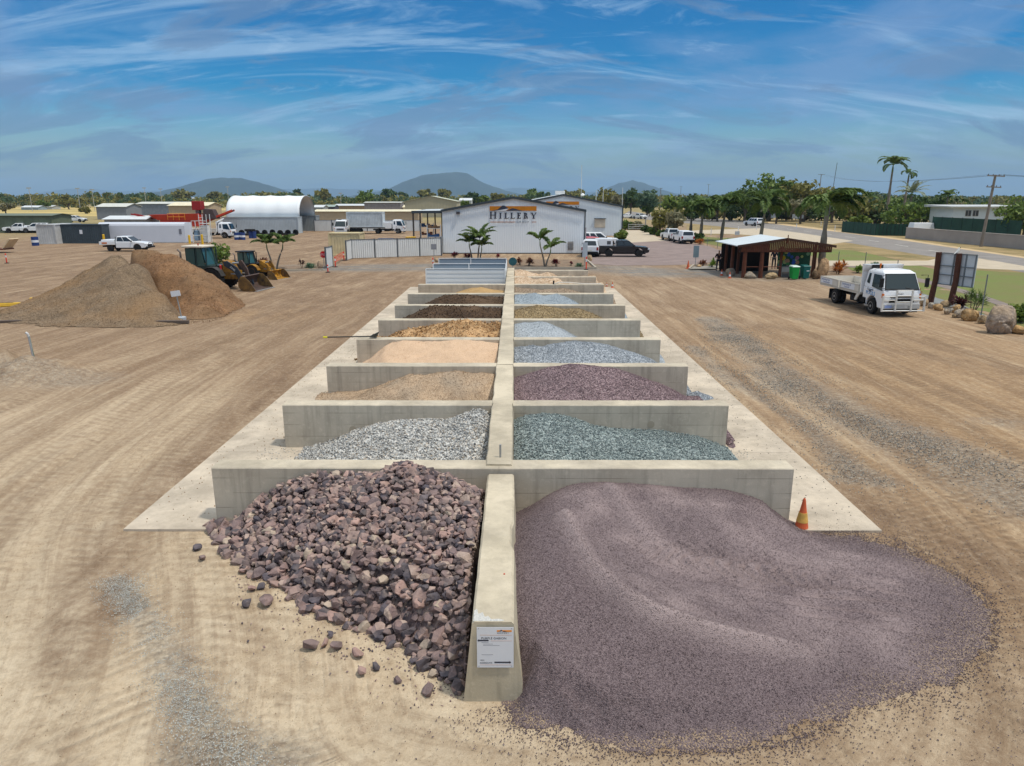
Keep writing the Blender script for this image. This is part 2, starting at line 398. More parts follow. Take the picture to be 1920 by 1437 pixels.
TRACKS = [  # tyre tracks driven over the yard: photo points, half width
    [(150,1437),(90,1250),(95,1120),(170,980),(300,860),(430,760),(560,680),(700,600),(790,540)],
    [(-120,1300),(0,1150),(90,1010),(250,870),(400,740),(560,650),(680,575),(760,530)],
    [(-200,1010),(60,900),(240,800),(380,700),(480,650),(600,590),(700,545)],
    [(-200,820),(0,770),(200,700),(420,650),(560,600),(700,540)],
    [(-100,700),(100,660),(300,640),(500,640),(640,580)],
    [(1180,540),(1260,620),(1380,700),(1500,800),(1680,1000),(1800,1200),(1900,1437)],
    [(1250,540),(1400,620),(1600,740),(1920,920)], [(1300,560),(1500,600),(1700,680),(1920,760)],
    [(1160,530),(1300,560),(1560,640),(1920,700)], [(330,1000),(420,1130),(560,1260),(760,1380),(1000,1437)]]
def chaikin(P, n=3):
    P = [tuple(p) for p in P]
    for _ in range(n): P = [P[0]] + [q for a, b in zip(P[:-1], P[1:]) for q in ((.75*a[0]+.25*b[0], .75*a[1]+.25*b[1]), (.25*a[0]+.75*b[0], .25*a[1]+.75*b[1]))] + [P[-1]]
    return P
def flowco(X, Y, P):
    S_ = np.zeros_like(X); bd = np.full(X.shape, 1e9); U_ = np.zeros_like(X); acc = 0.0
    for q in range(len(P) - 1):
        ax, ay = P[q]; vx, vy = P[q+1][0] - ax, P[q+1][1] - ay; ln_ = math.hypot(vx, vy); tr_ = ((X-ax)*vx + (Y-ay)*vy) / ln_ ** 2; t_ = np.clip(tr_, 0, 1); dd_ = np.hypot(X-ax-t_*vx, Y-ay-t_*vy); k_ = dd_ < bd
        tt = np.where((q == 0) & (tr_ < 0) | (q == len(P) - 2) & (tr_ > 1), tr_, t_); S_ = np.where(k_, acc + tt * ln_, S_); U_ = np.where(k_, ((X-ax)*vy - (Y-ay)*vx) / ln_, U_); bd = np.minimum(bd, dd_); acc += ln_
    return U_, S_
PO = [(948,1322),(960,1348),(995,1375),(1080,1400),(1180,1418),(1290,1418),(1390,1412),(1470,1402),(1530,1380),(1600,1350),(1690,1325),(1770,1310),(1825,1275),(1862,1235),(1880,1180),(1865,1125),(1815,1080),(1745,1040),(1680,1008),(1600,990),(1530,985)]
POg = [tuple(G(*p)[:2]) for p in PO]
RO = [(392,985),(400,1010),(425,1040),(455,1075),(520,1105),(560,1140),(620,1165),(690,1195),(760,1220),(800,1260),(850,1300),(872,1316)]
ROg = [tuple(G(*p)[:2]) for p in RO] + [(-.62, 7.6), (-.5, 12.4), (-5.6, 12.45)]
def build_ground():
    xs = list(np.arange(-46, -13, .22)) + list(np.arange(-13, 13, .115)) + list(np.arange(13, 46.01, .22)); s = .22
    while xs[-1] < 16000: s *= 1.16; xs.append(xs[-1] + s); xs.insert(0, xs[0] - s)
    ys = [2.5]
    while ys[-1] < 200: ys.append(ys[-1] + max(.085, .0062 * ys[-1]))
    s = 2
    while ys[-1] < 20000: s *= 1.2; ys.append(ys[-1] + s)
    s = .3
    while ys[0] > -300: s *= 1.5; ys.insert(0, ys[0] - s)
    xs = np.array(xs); ys = np.array(ys); X, Y = np.meshgrid(xs, ys)
    near = (np.abs(X) < 50) & (Y < 150)
    fade = np.clip((70 - Y) / 50, 0, 1) * near
    H = (fbm(X*.35, Y*.35, 3, 5) * .05 + fbm(X*1.7, Y*1.7, 3, 9) * .022) * fade
    trk = np.zeros_like(X); 
    for i, tr in enumerate(TRACKS):
        P = P2(*[(a, b) for a, b in tr])
        d = pdist(X, Y, P, False); S_ = np.zeros_like(X); bd = np.full(X.shape, 1e9); acc = 0.0
        for q in range(len(P) - 1):
            ax, ay = P[q]; vx, vy = P[q+1][0] - ax, P[q+1][1] - ay; ln_ = math.hypot(vx, vy); t_ = np.clip(((X-ax)*vx + (Y-ay)*vy) / ln_ ** 2, 0, 1); dd_ = np.hypot(X-ax-t_*vx, Y-ay-t_*vy); k_ = dd_ < bd; S_ = np.where(k_, acc + t_ * ln_, S_); bd = np.minimum(bd, dd_); acc += ln_
        for off in (0.0, 1.5 + .2 * (i % 3)):
            rip = np.sin(2 * math.pi * (S_ + .25 * np.abs(d - off)) / .30) * np.clip((26 - Y) / 8, 0, 1); r = np.exp(-((d - off) / .28) ** 2) * (.5 + .5 * fbm(X*.4, Y*.4, 2, 20 + i)).clip(0, 1)
            trk = np.maximum(trk, r); H -= r * .025 * fade; H += r * rip * .022; trk = np.maximum(trk, r * (.5 - .5 * rip) * 1.2); H += np.exp(-((d - off - .42) / .14) ** 2) * .012 * fade
    nr = (Y < 14) & (Y > 4) & (np.abs(X) < 12); fl0 = np.zeros_like(X)
    for Pg in (POg + [(4.95, 12.7), (-.3, 12.7), (-.3, 7.3)], ROg): e_ = np.where(inpoly(X[nr], Y[nr], Pg), 1.0, np.clip(1.15 - pdist(X[nr], Y[nr], Pg) / .9, 0, 1)); fl0[nr] = np.maximum(fl0[nr], e_)
    H = H * (1 - fl0) + .004 * fl0
    slab = (X > -7.4) & (X < 6.9) & (Y > 11.9) & (Y < 50)
    H = np.where(slab, np.minimum(H, -.03), H); H = np.where(near, H - .006, H)
    # dirt mound round the white post on the left
    c = G(75, 700); H += .75 * np.clip(1 - np.hypot((X - c.x + .9) / 3.6, (Y - c.y) / 2.2), 0, 1) ** 1.3 * (1 + .9 * fbm(X*1.8, Y*1.8, 4, 77))
    n1 = fbm(X*.5, Y*.5, 4, 31); n2 = fbm(X*.12, Y*.12, 3, 41)
    brown = np.zeros_like(X); grey = np.zeros_like(X); pale = np.zeros_like(X); orange = np.zeros_like(X)
    brown = np.maximum(brown, .95 * band(X, Y, [(130,1230),(150,1150),(215,1030),(300,930),(420,810),(520,720),(640,620),(740,548)], .45, .9))
    brown = np.maximum(brown, .85 * blob(X, Y, 185, 1150, .8, .42, 30)); brown = np.maximum(brown, .75 * blob(X, Y, 210, 1060, .5, .5))
    brown = np.maximum(brown, .55 * band(X, Y, [(690,640),(740,590),(790,545)], .9, 1.6))
    brown = np.maximum(brown, np.clip((Y - 20) / 22, 0, 1) * np.clip((-X - 2) / 6, 0, 1) * .85)
    brown = np.maximum(brown, np.clip((Y - 36) / 20, 0, 1) * .62 * (X > 6))
    for p in ([(1210,560),(1330,600),(1500,720)], [(1150,545),(1230,610),(1290,660)], [(1480,700),(1650,790),(1760,840)], [(1200,560),(1500,625),(1920,700)], [(1560,920),(1700,990),(1900,1080)]):
        brown = np.maximum(brown, .6 * band(X, Y, p, .6, .8))
    grey = np.maximum(grey, .9 * band(X, Y, [(1330,598),(1400,650),(1480,720),(1600,780),(1760,850),(2000,960)], .8, 1.5, .5))
    grey = np.maximum(grey, .8 * band(X, Y, [(1300,650),(1370,715),(1520,800),(1580,870),(1640,900)], .35, .5, .7))
    grey = np.maximum(grey, .8 * blob(X, Y, 1590, 895, .8, .5)); grey = np.maximum(grey, .7 * blob(X, Y, 1500, 598, .8, .5)); grey = np.maximum(grey, .5 * blob(X, Y, 1860, 790, 1.5, .8))
    grey = np.maximum(grey, .85 * band(X, Y, [(215,1085),(265,1150),(300,1210),(340,1290),(380,1380),(440,1460)], .16, .55, .7))
    grey = np.maximum(grey, .9 * band(X, Y, [(380,1400),(480,1450)], .5, .7, .6)); grey = np.maximum(grey, .35 * band(X, Y, [(330,870),(300,930)], .5, .6))
    bl = band(X, Y, [(560,503),(700,502),(860,500),(1130,503),(1210,510),(1330,512),(1420,516)], 3.2, 3.6, .45)
    brown = brown * (1 - bl * .9)
    pale = np.clip((26 - Y) / 16, 0, 1) * np.clip((-X + 2) / 3, 0, 1) * .9 + .35 * np.clip((10 - Y) / 5, 0, 1)
    orange = np.clip((X - 6) / 3, 0, 1) * np.clip((45 - Y) / 20, 0, 1) * .8
    orange = np.maximum(orange, .8 * blob(X, Y, 470, 590, 4.2, 2.6)); orange = np.maximum(orange, .45 * band(X, Y, [(300,1040),(420,1160),(560,1280),(760,1390)], .5, .7))
    grey = np.maximum(grey, .75 * blob(X, Y, 70, 712, 3.2, 1.9)); brown = brown * (1 - .8 * blob(X, Y, 70, 712, 3.2, 1.9))
    idx = np.arange(X.size).reshape(X.shape); Fa = np.stack([idx[:-1,:-1].ravel(), idx[:-1,1:].ravel(), idx[1:,1:].ravel(), idx[1:,:-1].ravel()], -1)
    o = npmesh('ground', np.stack([X, Y, H], -1).reshape(-1, 3), Fa, GROUND, smooth=True)
    me = o.data
    for nm, ch in (('za', (brown * (1 + .5 * n1), grey * (1 + .6 * n1), pale, orange)), ('zb', (bl, trk, np.clip((Y - 150) / 60, 0, 1) + np.clip((np.abs(X + 10) - 60) / 30, 0, 1) * (Y > 70), np.zeros_like(X)))):
        at = me.attributes.new(nm, 'FLOAT_COLOR', 'POINT'); at.data.foreach_set('color', np.stack([np.clip(c_, 0, 1) for c_ in ch], -1).astype(np.float32).ravel())
    LP = chaikin(P2((900, 480), (790, 530), (700, 570), (560, 650), (400, 770), (230, 930)) + [(-5.1, 8.2), (-4.6, 6.0), (-3.2, 4.2), (0, 3.4), (3.6, 4.0), (6.2, 6.2), (7.4, 9.0)] + P2((1700, 920), (1500, 770), (1330, 640), (1200, 560), (1110, 500)))
    ul, sl_ = flowco(X, Y, LP); k_ = X < 1e9; ur = ul; sr_ = sl_
    fl_ = np.stack([np.where(k_, ul, ur + 40), np.where(k_, sl_, sr_ + 60), np.zeros_like(X)], -1).astype(np.float32)
    at = me.attributes.new('flow', 'FLOAT_VECTOR', 'POINT'); at.data.foreach_set('vector', fl_.ravel())
    tag(o, kind='structure', label='sandy brown dirt ground of the landscape yard, cut by tyre tracks')
    return o
def ground_mat():
    m, t, b = newmat('yard dirt'); nn = t.nodes; ll = t.links
    b.inputs['Roughness'].default_value = .95; b.inputs['Specular IOR Level'].default_value = .15
    g = nn.new('ShaderNodeNewGeometry'); pos = g.outputs['Position']
    def attr(n):
        a = nn.new('ShaderNodeAttribute'); a.attribute_name = n; s = nn.new('ShaderNodeSeparateColor'); ll.new(a.outputs['Color'], s.inputs[0]); return s.outputs[0], s.outputs[1], s.outputs[2], a.outputs['Alpha']
    br, gr, pa, orr = attr('za'); bl, tk, fg, _ = attr('zb')
    def noise(sc, det=6, rough=.6, dist=0, map_=None):
        n = nn.new('ShaderNodeTexNoise'); n.inputs['Scale'].default_value = sc; n.inputs['Detail'].default_value = det; n.inputs['Roughness'].default_value = rough; n.inputs['Distortion'].default_value = dist
        if map_:
            mp = nn.new('ShaderNodeMapping'); mp.inputs['Scale'].default_value = map_[0]; mp.inputs['Rotation'].default_value = (0, 0, R(map_[1])); ll.new(pos, mp.inputs[0]); ll.new(mp.outputs[0], n.inputs['Vector'])
        else: ll.new(pos, n.inputs['Vector'])
        return n.outputs[0]
    def mr(x, a, b_, c=0, d=1):
        n = nn.new('ShaderNodeMapRange'); ll.new(x, n.inputs[0]); n.inputs[1].default_value = a; n.inputs[2].default_value = b_; n.inputs[3].default_value = c; n.inputs[4].default_value = d; return n.outputs[0]
    def mul(a, b_, op='MULTIPLY', cl=False):
        n = nn.new('ShaderNodeMath'); n.operation = op; n.use_clamp = cl
        for i, v_ in enumerate((a, b_)):
            if isinstance(v_, (int, float)): n.inputs[i].default_value = v_
            else: ll.new(v_, n.inputs[i])
        return n.outputs[0]
    def mix(f, a, b_):
        n = nn.new('ShaderNodeMix'); n.data_type = 'RGBA'
        if isinstance(f, float): n.inputs[0].default_value = f
        else: ll.new(f, n.inputs[0])
        for i, v_ in ((6, a), (7, b_)):
            if isinstance(v_, tuple): n.inputs[i].default_value = (*lin(v_), 1)
            else: ll.new(v_, n.inputs[i])
        return n.outputs[2]
    fa_ = nn.new('ShaderNodeAttribute'); fa_.attribute_name = 'flow'; FLOW = fa_.outputs['Vector']
    def fnoise(sc, scale, det=7, rough=.6, dist=.4, off=(0, 0, 0)):
        mp = nn.new('ShaderNodeMapping'); mp.inputs['Scale'].default_value = scale; mp.inputs['Location'].default_value = off; ll.new(FLOW, mp.inputs[0]); n = nn.new('ShaderNodeTexNoise'); n.inputs['Scale'].default_value = sc; n.inputs['Detail'].default_value = det; n.inputs['Roughness'].default_value = rough; n.inputs['Distortion'].default_value = dist; ll.new(mp.outputs[0], n.inputs['Vector']); return n.outputs[0]
    big = noise(.35, 8, .65); mid = noise(1.6, 8, .7); fine = noise(22, 4, .7); streak = fnoise(1.0, (.95, .07, 1)); fstreak = fnoise(1.0, (4.5, .22, 1), 6, .65, .3, (3, 7, 0)); mid2 = noise(6.5, 8, .75); streak2 = fnoise(1.0, (.7, .09, 1), 8, .65, .8, (11, 5, 0))
    col = mix(mr(big, .3, .7), (140, 117, 93), (172, 148, 121))
    col = mix(orr, col, mix(mr(mid, .3, .7), (146, 117, 86), (180, 149, 112)))
    col = mix(pa, col, mix(mr(mid, .3, .7), (192, 171, 142), (216, 199, 172)))
    col = mix(mul(mr(streak, .47, .60), mr(pa, 0, 1, .62, .34)), col, (124, 100, 77)); col = mix(mul(mr(streak2, .50, .64), .40), col, (204, 182, 152))
    col = mix(mul(mr(fstreak, .50, .64), .40), col, (128, 104, 82)); col = mix(mul(mr(fstreak, .34, .46, 1, 0), .30), col, (208, 188, 158))
    brm = mul(mul(br, mr(noise(.9, 8, .7, .8, ((1, .35, 1), -15)), .32, .58)), .92, cl=True)
    col = mix(brm, col, mix(mr(mid, .35, .65), (106, 84, 66), (134, 110, 88)))
    vo = nn.new('ShaderNodeTexVoronoi'); vo.inputs['Scale'].default_value = 17; ll.new(pos, vo.inputs['Vector']); vs = nn.new('ShaderNodeSeparateColor'); ll.new(vo.outputs['Color'], vs.inputs[0])
    peb = mix(vs.outputs[0], (112, 105, 96), (168, 160, 147))
    grm = mul(mul(mr(mul(gr, mul(mr(noise(2.3, 8, .75), .3, .7), .6), 'ADD'), .55, .95), gr, cl=True), mr(noise(11, 6, .8), .36, .56, .15, 1))
    col = mix(mul(grm, .85), col, peb)
    col = mix(mul(bl, mul(mr(noise(.5, 8, .7, .5, ((.4, 1.2, 1), 0)), .3, .55), .9), cl=True), col, mix(mr(mid, .3, .7), (98, 102, 104), (124, 126, 124)))
    col = mix(mul(tk, mul(mr(mid, .3, .6), .6)), col, (128, 104, 80))
    dry = mix(mr(noise(.05, 6, .6), .35, .65), (160, 142, 100), (132, 124, 84))
    col = mix(mul(fg, 1.0, cl=True), col, dry)
    col = mix(mul(mr(mid2, .48, .66), .42), col, (132, 108, 84)); col = mix(mul(mr(mid2, .36, .5, 1, 0), .22), col, (214, 196, 168)); sp_ = mul(mr(fine, .60, .72), .32); col = mix(sp_, col, (110, 92, 74)); sp2 = mul(mr(fine, .28, .40, 1, 0), .30); col = mix(sp2, col, (222, 204, 176))
    # tread marks: short ridges across the way the wheels went
    def wave(ang, sc):
        wv = nn.new('ShaderNodeTexWave'); wv.inputs['Scale'].default_value = sc; wv.inputs['Distortion'].default_value = 1.6; wv.inputs['Detail'].default_value = 2; wv.bands_direction = 'Y'
        mp = nn.new('ShaderNodeMapping'); mp.inputs['Rotation'].default_value = (0, 0, R(ang)); ll.new(FLOW, mp.inputs[0]); ll.new(mp.outputs[0], wv.inputs['Vector']); return wv.outputs[0]
    ma = mr(fnoise(1.0, (.55, .035, 1), 2, .5, 0, (2, 9, 0)), .50, .56); mb_ = mr(fnoise(1.0, (.50, .03, 1), 2, .5, 0, (21, 3, 0)), .52, .58)
    tread = mul(mul(wave(28, 1.3), ma), mul(wave(-26, 1.5), mb_), 'ADD'); tread = mul(tread, mr(noise(1.3, 4, .6), .38, .55))
    h = mul(mul(tread, .62), mul(fine, .5), 'ADD'); h = mul(h, mul(fstreak, .9), 'ADD'); h = mul(h, mul(mid, 1.4), 'ADD'); h = mul(h, mul(mid2, .9), 'ADD'); h = mul(h, mul(vo.outputs['Distance'], mul(grm, -.6)), 'ADD')
    col = mix(mul(tread, .30), col, (122, 99, 77)); ll.new(col, b.inputs['Base Color'])
    bp = nn.new('ShaderNodeBump'); bp.inputs['Strength'].default_value = .85; bp.inputs['Distance'].default_value = .06; ll.new(h, bp.inputs['Height']); ll.new(bp.outputs[0], b.inputs['Normal'])
    return m
GROUND = ground_mat(); build_ground()
def sheet(name, label, pts, z, m, jit=0.0, step=1.0, seed=1, photo=True, kind='structure'):
    P = [G(*p, z) if photo else Vector((*p, z)) for p in pts]; out = []; rr = random.Random(seed)
    for i, p in enumerate(P):
        q = P[(i + 1) % len(P)]; n = max(1, int((q - p).length / step)) if jit else 1
        for k in range(n):
            c = p.lerp(q, k / n); out.append((c.x + rr.uniform(-jit, jit), c.y + rr.uniform(-jit, jit), z))
    mb = MB(); mb.add(out, [tuple(range(len(out)))]); return mb.build(name, m, label=label, kind=kind)
# ---- concrete
def concmat(name, c1, c2, boards=True, k=1.0, top=(194, 182, 160)):
    m, t, b = newmat(name); nn = t.nodes; ll = t.links; b.inputs['Roughness'].default_value = .85; b.inputs['Specular IOR Level'].default_value = .2
    g = nn.new('ShaderNodeNewGeometry')
    def noise(sc, scale, det=8, rough=.6):
        mp = nn.new('ShaderNodeMapping'); mp.inputs['Scale'].default_value = scale; ll.new(g.outputs['Position'], mp.inputs[0])
        n = nn.new('ShaderNodeTexNoise'); n.inputs['Scale'].default_value = sc; n.inputs['Detail'].default_value = det; n.inputs['Roughness'].default_value = rough; ll.new(mp.outputs[0], n.inputs['Vector']); return n.outputs[0]
    def mr(x, a, b_, c=0, d=1):
        n = nn.new('ShaderNodeMapRange'); ll.new(x, n.inputs[0]); n.inputs[1].default_value = a; n.inputs[2].default_value = b_; n.inputs[3].default_value = c; n.inputs[4].default_value = d; return n.outputs[0]
    def mix(f, a, b_):
        n = nn.new('ShaderNodeMix'); n.data_type = 'RGBA'; ll.new(f, n.inputs[0])
        for i, v_ in ((6, a), (7, b_)):
            if isinstance(v_, tuple): n.inputs[i].default_value = (*[x * k for x in lin(v_)[:3]], 1)
            else: ll.new(v_, n.inputs[i])
        return n.outputs[2]
    col = mix(mr(noise(1.1, (1, 1, 1)), .3, .7), c1, c2)
    col = mix(mr(noise(1.0, (7, 7, .5)), .5, .75, 0, .5), col, tuple(x * .72 for x in c1))          # rain streaks
    col = mix(mr(noise(9, (1, 1, 1)), .55, .8, 0, .35), col, tuple(min(255, x * 1.18) for x in c2))
    if boards:
        s = nn.new('ShaderNodeSeparateXYZ'); ll.new(g.outputs['Position'], s.inputs[0])
        a = nn.new('ShaderNodeMath'); a.operation = 'DIVIDE'; ll.new(s.outputs[2], a.inputs[0]); a.inputs[1].default_value = .30
        f_ = nn.new('ShaderNodeMath'); f_.operation = 'FRACT'; ll.new(a.outputs[0], f_.inputs[0])
        c = nn.new('ShaderNodeMath'); c.operation = 'LESS_THAN'; ll.new(f_.outputs[0], c.inputs[0]); c.inputs[1].default_value = .035
        d = nn.new('ShaderNodeMath'); d.operation = 'MULTIPLY'; ll.new(c.outputs[0], d.inputs[0]); ll.new(mr(noise(.9, (1, 1, 4)), .45, .55, 0, .5), d.inputs[1])
        z9 = nn.new('ShaderNodeMath'); z9.operation = 'LESS_THAN'; ll.new(s.outputs[2], z9.inputs[0]); z9.inputs[1].default_value = 1.0
        e = nn.new('ShaderNodeMath'); e.operation = 'MULTIPLY'; ll.new(d.outputs[0], e.inputs[0]); ll.new(z9.outputs[0], e.inputs[1])
        col = mix(e.outputs[0], col, (70, 66, 58))
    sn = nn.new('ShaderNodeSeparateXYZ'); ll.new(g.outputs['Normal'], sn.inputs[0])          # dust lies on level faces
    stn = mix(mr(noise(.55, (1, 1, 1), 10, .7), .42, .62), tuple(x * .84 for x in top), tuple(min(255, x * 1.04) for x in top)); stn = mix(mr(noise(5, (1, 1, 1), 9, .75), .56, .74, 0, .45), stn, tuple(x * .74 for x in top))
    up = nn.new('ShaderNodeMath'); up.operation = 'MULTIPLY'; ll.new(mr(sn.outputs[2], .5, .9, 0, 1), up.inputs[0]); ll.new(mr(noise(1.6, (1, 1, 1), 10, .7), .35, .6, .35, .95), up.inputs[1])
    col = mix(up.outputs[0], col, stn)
    ll.new(col, b.inputs['Base Color'])
    bp = nn.new('ShaderNodeBump'); bp.inputs['Strength'].default_value = .35; bp.inputs['Distance'].default_value = .012; ll.new(noise(26, (1, 1, 1), 6, .7), bp.inputs['Height']); ll.new(bp.outputs[0], b.inputs['Normal'])
    return m
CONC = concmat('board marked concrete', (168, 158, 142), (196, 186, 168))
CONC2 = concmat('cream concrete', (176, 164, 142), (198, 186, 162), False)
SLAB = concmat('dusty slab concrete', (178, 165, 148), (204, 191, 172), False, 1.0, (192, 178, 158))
XL, XR = -5.70, 5.23; DY = 4.2; YW = [12.5 + DY * i for i in range(10)]; TH = .45; HW = 1.11
mb = MB(); x0, x1 = -7.33, 6.85
for i in range(9): mb.box(x0, x1, 12.17 + i * 4.2, 12.17 + (i + 1) * 4.2 - .012, -.12, .012)
mb.build('yard_slab', SLAB, label='pale concrete slab under the rows of storage bays', kind='structure')
def rough_box(mb, x0, x1, y0, y1, z0, z1, jx=.012, n=18, seed=0, base=0.0, axis='x'):
    """wall with a slightly wavering worn upper edge"""
    rr = random.Random(seed); L_ = (x1 - x0) if axis == 'x' else (y1 - y0); vs = []; fs = []
    for i in range(n + 1):
        t = i / n; j = rr.uniform(-jx, jx); k_ = rr.uniform(-jx, jx); c = .018
        if axis == 'x':
            x = x0 + L_ * t; sec = [(y0 - base, z0), (y0, z1 - c + j * .3), (y0 + c, z1 + j * .4), (y1 - c, z1 + k_ * .4), (y1, z1 - c + k_ * .3), (y1 + base, z0)]
            vs += [(x, a, b_) for a, b_ in sec]
        else:
            y = y0 + L_ * t; sec = [(x0 - base, z0), (x0 + j, z1 - c), (x0 + c + j, z1 + j * .4), (x1 - c + k_, z1 + k_ * .4), (x1 + k_, z1 - c), (x1 + base, z0)]
            vs += [(a, y, b_) for a, b_ in sec]
    for i in range(n):
        for s in range(6): a = i * 6 + s; b_ = i * 6 + (s + 1) % 6; fs.append((a, b_, b_ + 6, a + 6))
    fs.append(tuple(range(6))); fs.append(tuple(n * 6 + s for s in reversed(range(6))))
    return mb.add(vs, fs)
LW = ['behind the purple rock heap, front left', 'behind the pale grey stone heap', 'behind the tan sand heap', 'behind the flat heap of pinkish sand', 'behind the orange clay heap',
      'behind the nearer dark soil heap', 'behind the farther dark soil heap', 'just in front of the ribbed metal bays']
RW = ['behind the big purple aggregate heap, front right', 'behind the green crushed stone heap', 'behind the purple gravel heap', 'behind the twin blue-grey gravel heap', 'behind the low pale blue gravel heap',
      'behind the yellow pebble heap', 'behind the pale blue-grey gravel mound', 'carrying a white hose on its top', 'behind the first lumpy beige sand heap', 'farthest back, nearest the garden kerb']
for i, Y in enumerate(YW):
    if i < 8:
        mb = MB(); rough_box(mb, XL, -.56 if i else -.30, Y, Y + TH, -.02, HW + .0, n=22, seed=i)
        mb.build('bay_wall', CONC, label='grey concrete cross wall, left half, ' + LW[i], cat='wall', group='concrete walls of the storage bays')
    mb = MB(); rough_box(mb, -.045 if i else -.295, XR - .1 * (i == 9), Y, Y + TH, -.02, HW + .002, n=22, seed=30 + i)
    mb.build('bay_wall', CONC, label='grey concrete cross wall, right half, ' + RW[i], cat='wall', group='concrete walls of the storage bays')
# round tie-bolt patches on the near walls
for x, z, i in ((-4.0, .48, 1), (3.35, .62, 1), (3.0, .6, 2), (-2.9, .6, 2)):
    mb = MB(); mb.lathe([(.09, -.001), (.09, .004)], 20, Matrix.Translation((x, YW[i], z)) @ Matrix.Rotation(math.pi / 2, 4, 'X'))
    mb.build('mortar_patch', mat('mortar patch', (160, 150, 132), .9), label='round mortar patch on the second or third cross wall', cat='patch', group='mortar patches on the bay walls')
sp_t = T('spine_wall', 'long pale concrete centre wall running away between the left and right bays', 'wall', (-.3, 12.7, 0))
ycuts = [12.62] + [YW[i] + .1 for i in range(1, 10)] + [52.2]
for i in range(len(ycuts) - 1):
    mb = MB(); a, b_ = ycuts[i] - 12.7, ycuts[i+1] - 12.7 - .012
    rough_box(mb, -.25, .25, a, b_, HW + .006 if i == 0 and False else .9, HW + .035 - .012 * (i % 2), n=10, seed=70 + i, base=.02, axis='y', jx=.014)
    if i == 0: mb.box(-.27, .27, .47, b_, -.02, .9)
    else: mb.box(-.27, .27, a, b_, -.02, .9)
    mb.build('wall_segment', CONC2, sp_t)
fd = T('front_divider', 'stout cream concrete dividing wall with battered sides, nearest the camera, carrying the sign', 'wall', (-.26, 7.5, 0))
mb = MB(); sec = lambda y, zt, tw, bw: [(-bw/2, y, -.02), (bw/2 - .02, y, -.02), (bw/2 - .01, y, .25), (tw/2 + .0, y, zt - .03), (tw/2 - .03, y, zt), (-tw/2 + .03, y, zt), (-tw/2, y, zt - .03)]
vs = []; fs = []; n = 26; rr = random.Random(5)
for i in range(n + 1):
    t = i / n; y = 4.93 * t; wv = rr.uniform(-.008, .008); ch = -.035 if .42 < t < .55 else 0
    s = sec(y, 1.11 - .09 * t, .50 + wv, .74 - .16 * t); s[3] = (s[3][0] + ch, y, s[3][2] - (.02 if ch else 0)); s[4] = (s[4][0] + ch, y, s[4][2]); vs += s
for i in range(n):
    for s in range(7): a = i * 7 + s; b_ = i * 7 + (s + 1) % 7; fs.append((a, a + 7, b_ + 7, b_))
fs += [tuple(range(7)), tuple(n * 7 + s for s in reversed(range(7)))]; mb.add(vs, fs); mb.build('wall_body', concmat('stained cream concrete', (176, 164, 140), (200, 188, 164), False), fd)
mb = MB(); pp_ = [(-.235, .012), (.10, .012), (.14, .03), (.07, .06), (-.02, .05), (-.06, .12), (-.10, .10), (-.13, .20), (-.18, .16), (-.20, .27), (-.235, .24)]
mb.prism([(x, y) for x, y in pp_], 1.100, 1.1145, axis='z'); mb.build('mortar_splash', mat('white mortar', (205, 203, 196), .9, bump=.8, bscale=40), fd)
MB().lathe([(.014, 0), (.01, .01)], 10, Matrix.Translation((.12, 1.15, 1.09))).build('red_cap', mat('red plastic', (190, 70, 45), .5), fd)
# the sign on its end
SW, SHT = .335, .42
sg = T('product_sign', 'white product sign screwed to the end of the front dividing wall', 'sign', (-.232, 7.478, .50))
sg.scale = (1.32, 1, 1.32)
WHT = mat('sign white', (214, 216, 220), .35, var=.04); INK = mat('sign ink', (52, 54, 66), .5, var=.05); ORG = mat('logo orange', (226, 140, 40), .5, var=.05); GRYI = mat('sign grey ink', (150, 150, 155), .5, var=.05)
MB().box(-SW/2, SW/2, -.004, 0, 0, SHT).build('panel', WHT, sg, bevel=.001)
def flat(mb, x0, x1, z0, z1, y=-.0055): mb.box(x0, x1, y, y + .0015, z0, z1)
XF = (R(90), 0, 0)
def hill_logo(parent, x0, x1, z0, z1, y, t=.0015, mo=None, mi=None):
    w_ = x1 - x0; h_ = z1 - z0
    MB().box(x0, x1, y, y + t, z0, z1 - h_ * .1).build('logo_band', mo or ORG, parent)
    p1 = [(.06, 0), (.12, .12), (.18, .3), (.22, .62), (.26, .95), (.29, 1.05), (.33, .95), (.37, .68), (.40, .45), (.33, .3), (.22, .12)]
    p2 = [(.35, 0), (.41, .2), (.46, .42), (.50, .48), (.56, .36), (.62, .18), (.70, 0)]
    p3 = [(.10, 0), (.22, .13), (.33, .31), (.405, .46), (.38, .24), (.345, 0)]
    for p, m_, nm, o_ in ((p1, mi or INK, 'logo_mountain', 1.2), (p2, mi or INK, 'logo_hill', 1.2), (p3, WHT, 'logo_river', 2.2)):
        MB().prism([(x0 + a * w_, z0 + b_ * h_) for a, b_ in p], y - t * o_, y - t * .05 if o_ < 2 else y - t * 1.25).build(nm, m_, parent)
hill_logo(sg, .015, .150, .373, .392, -.0055)
text('lettering', 'H I L L E R Y', .020, INK, sg, (.017, -.0045, .352), XF, .0008)
for a_ in ((-.14, .152, .338, .340), (-.04, .152, .279, .281), (-.14, .152, .028, .030)): mb = MB(); flat(mb, *a_); mb.build('rule', mat('thin orange rule', (200, 150, 120), .5), sg)
text('lettering', 'PURPLE GABION', .031, INK, sg, (-.128, -.0045, .296), XF, .0008)
for x, z, s, st in ((-.12, .262, .011, 'A blend of'), (-.105, .245, .010, 'Purple rock'), (-.105, .231, .010, 'Gabion and feature stone'), (-.12, .135, .010, 'Ask our staff')): pass
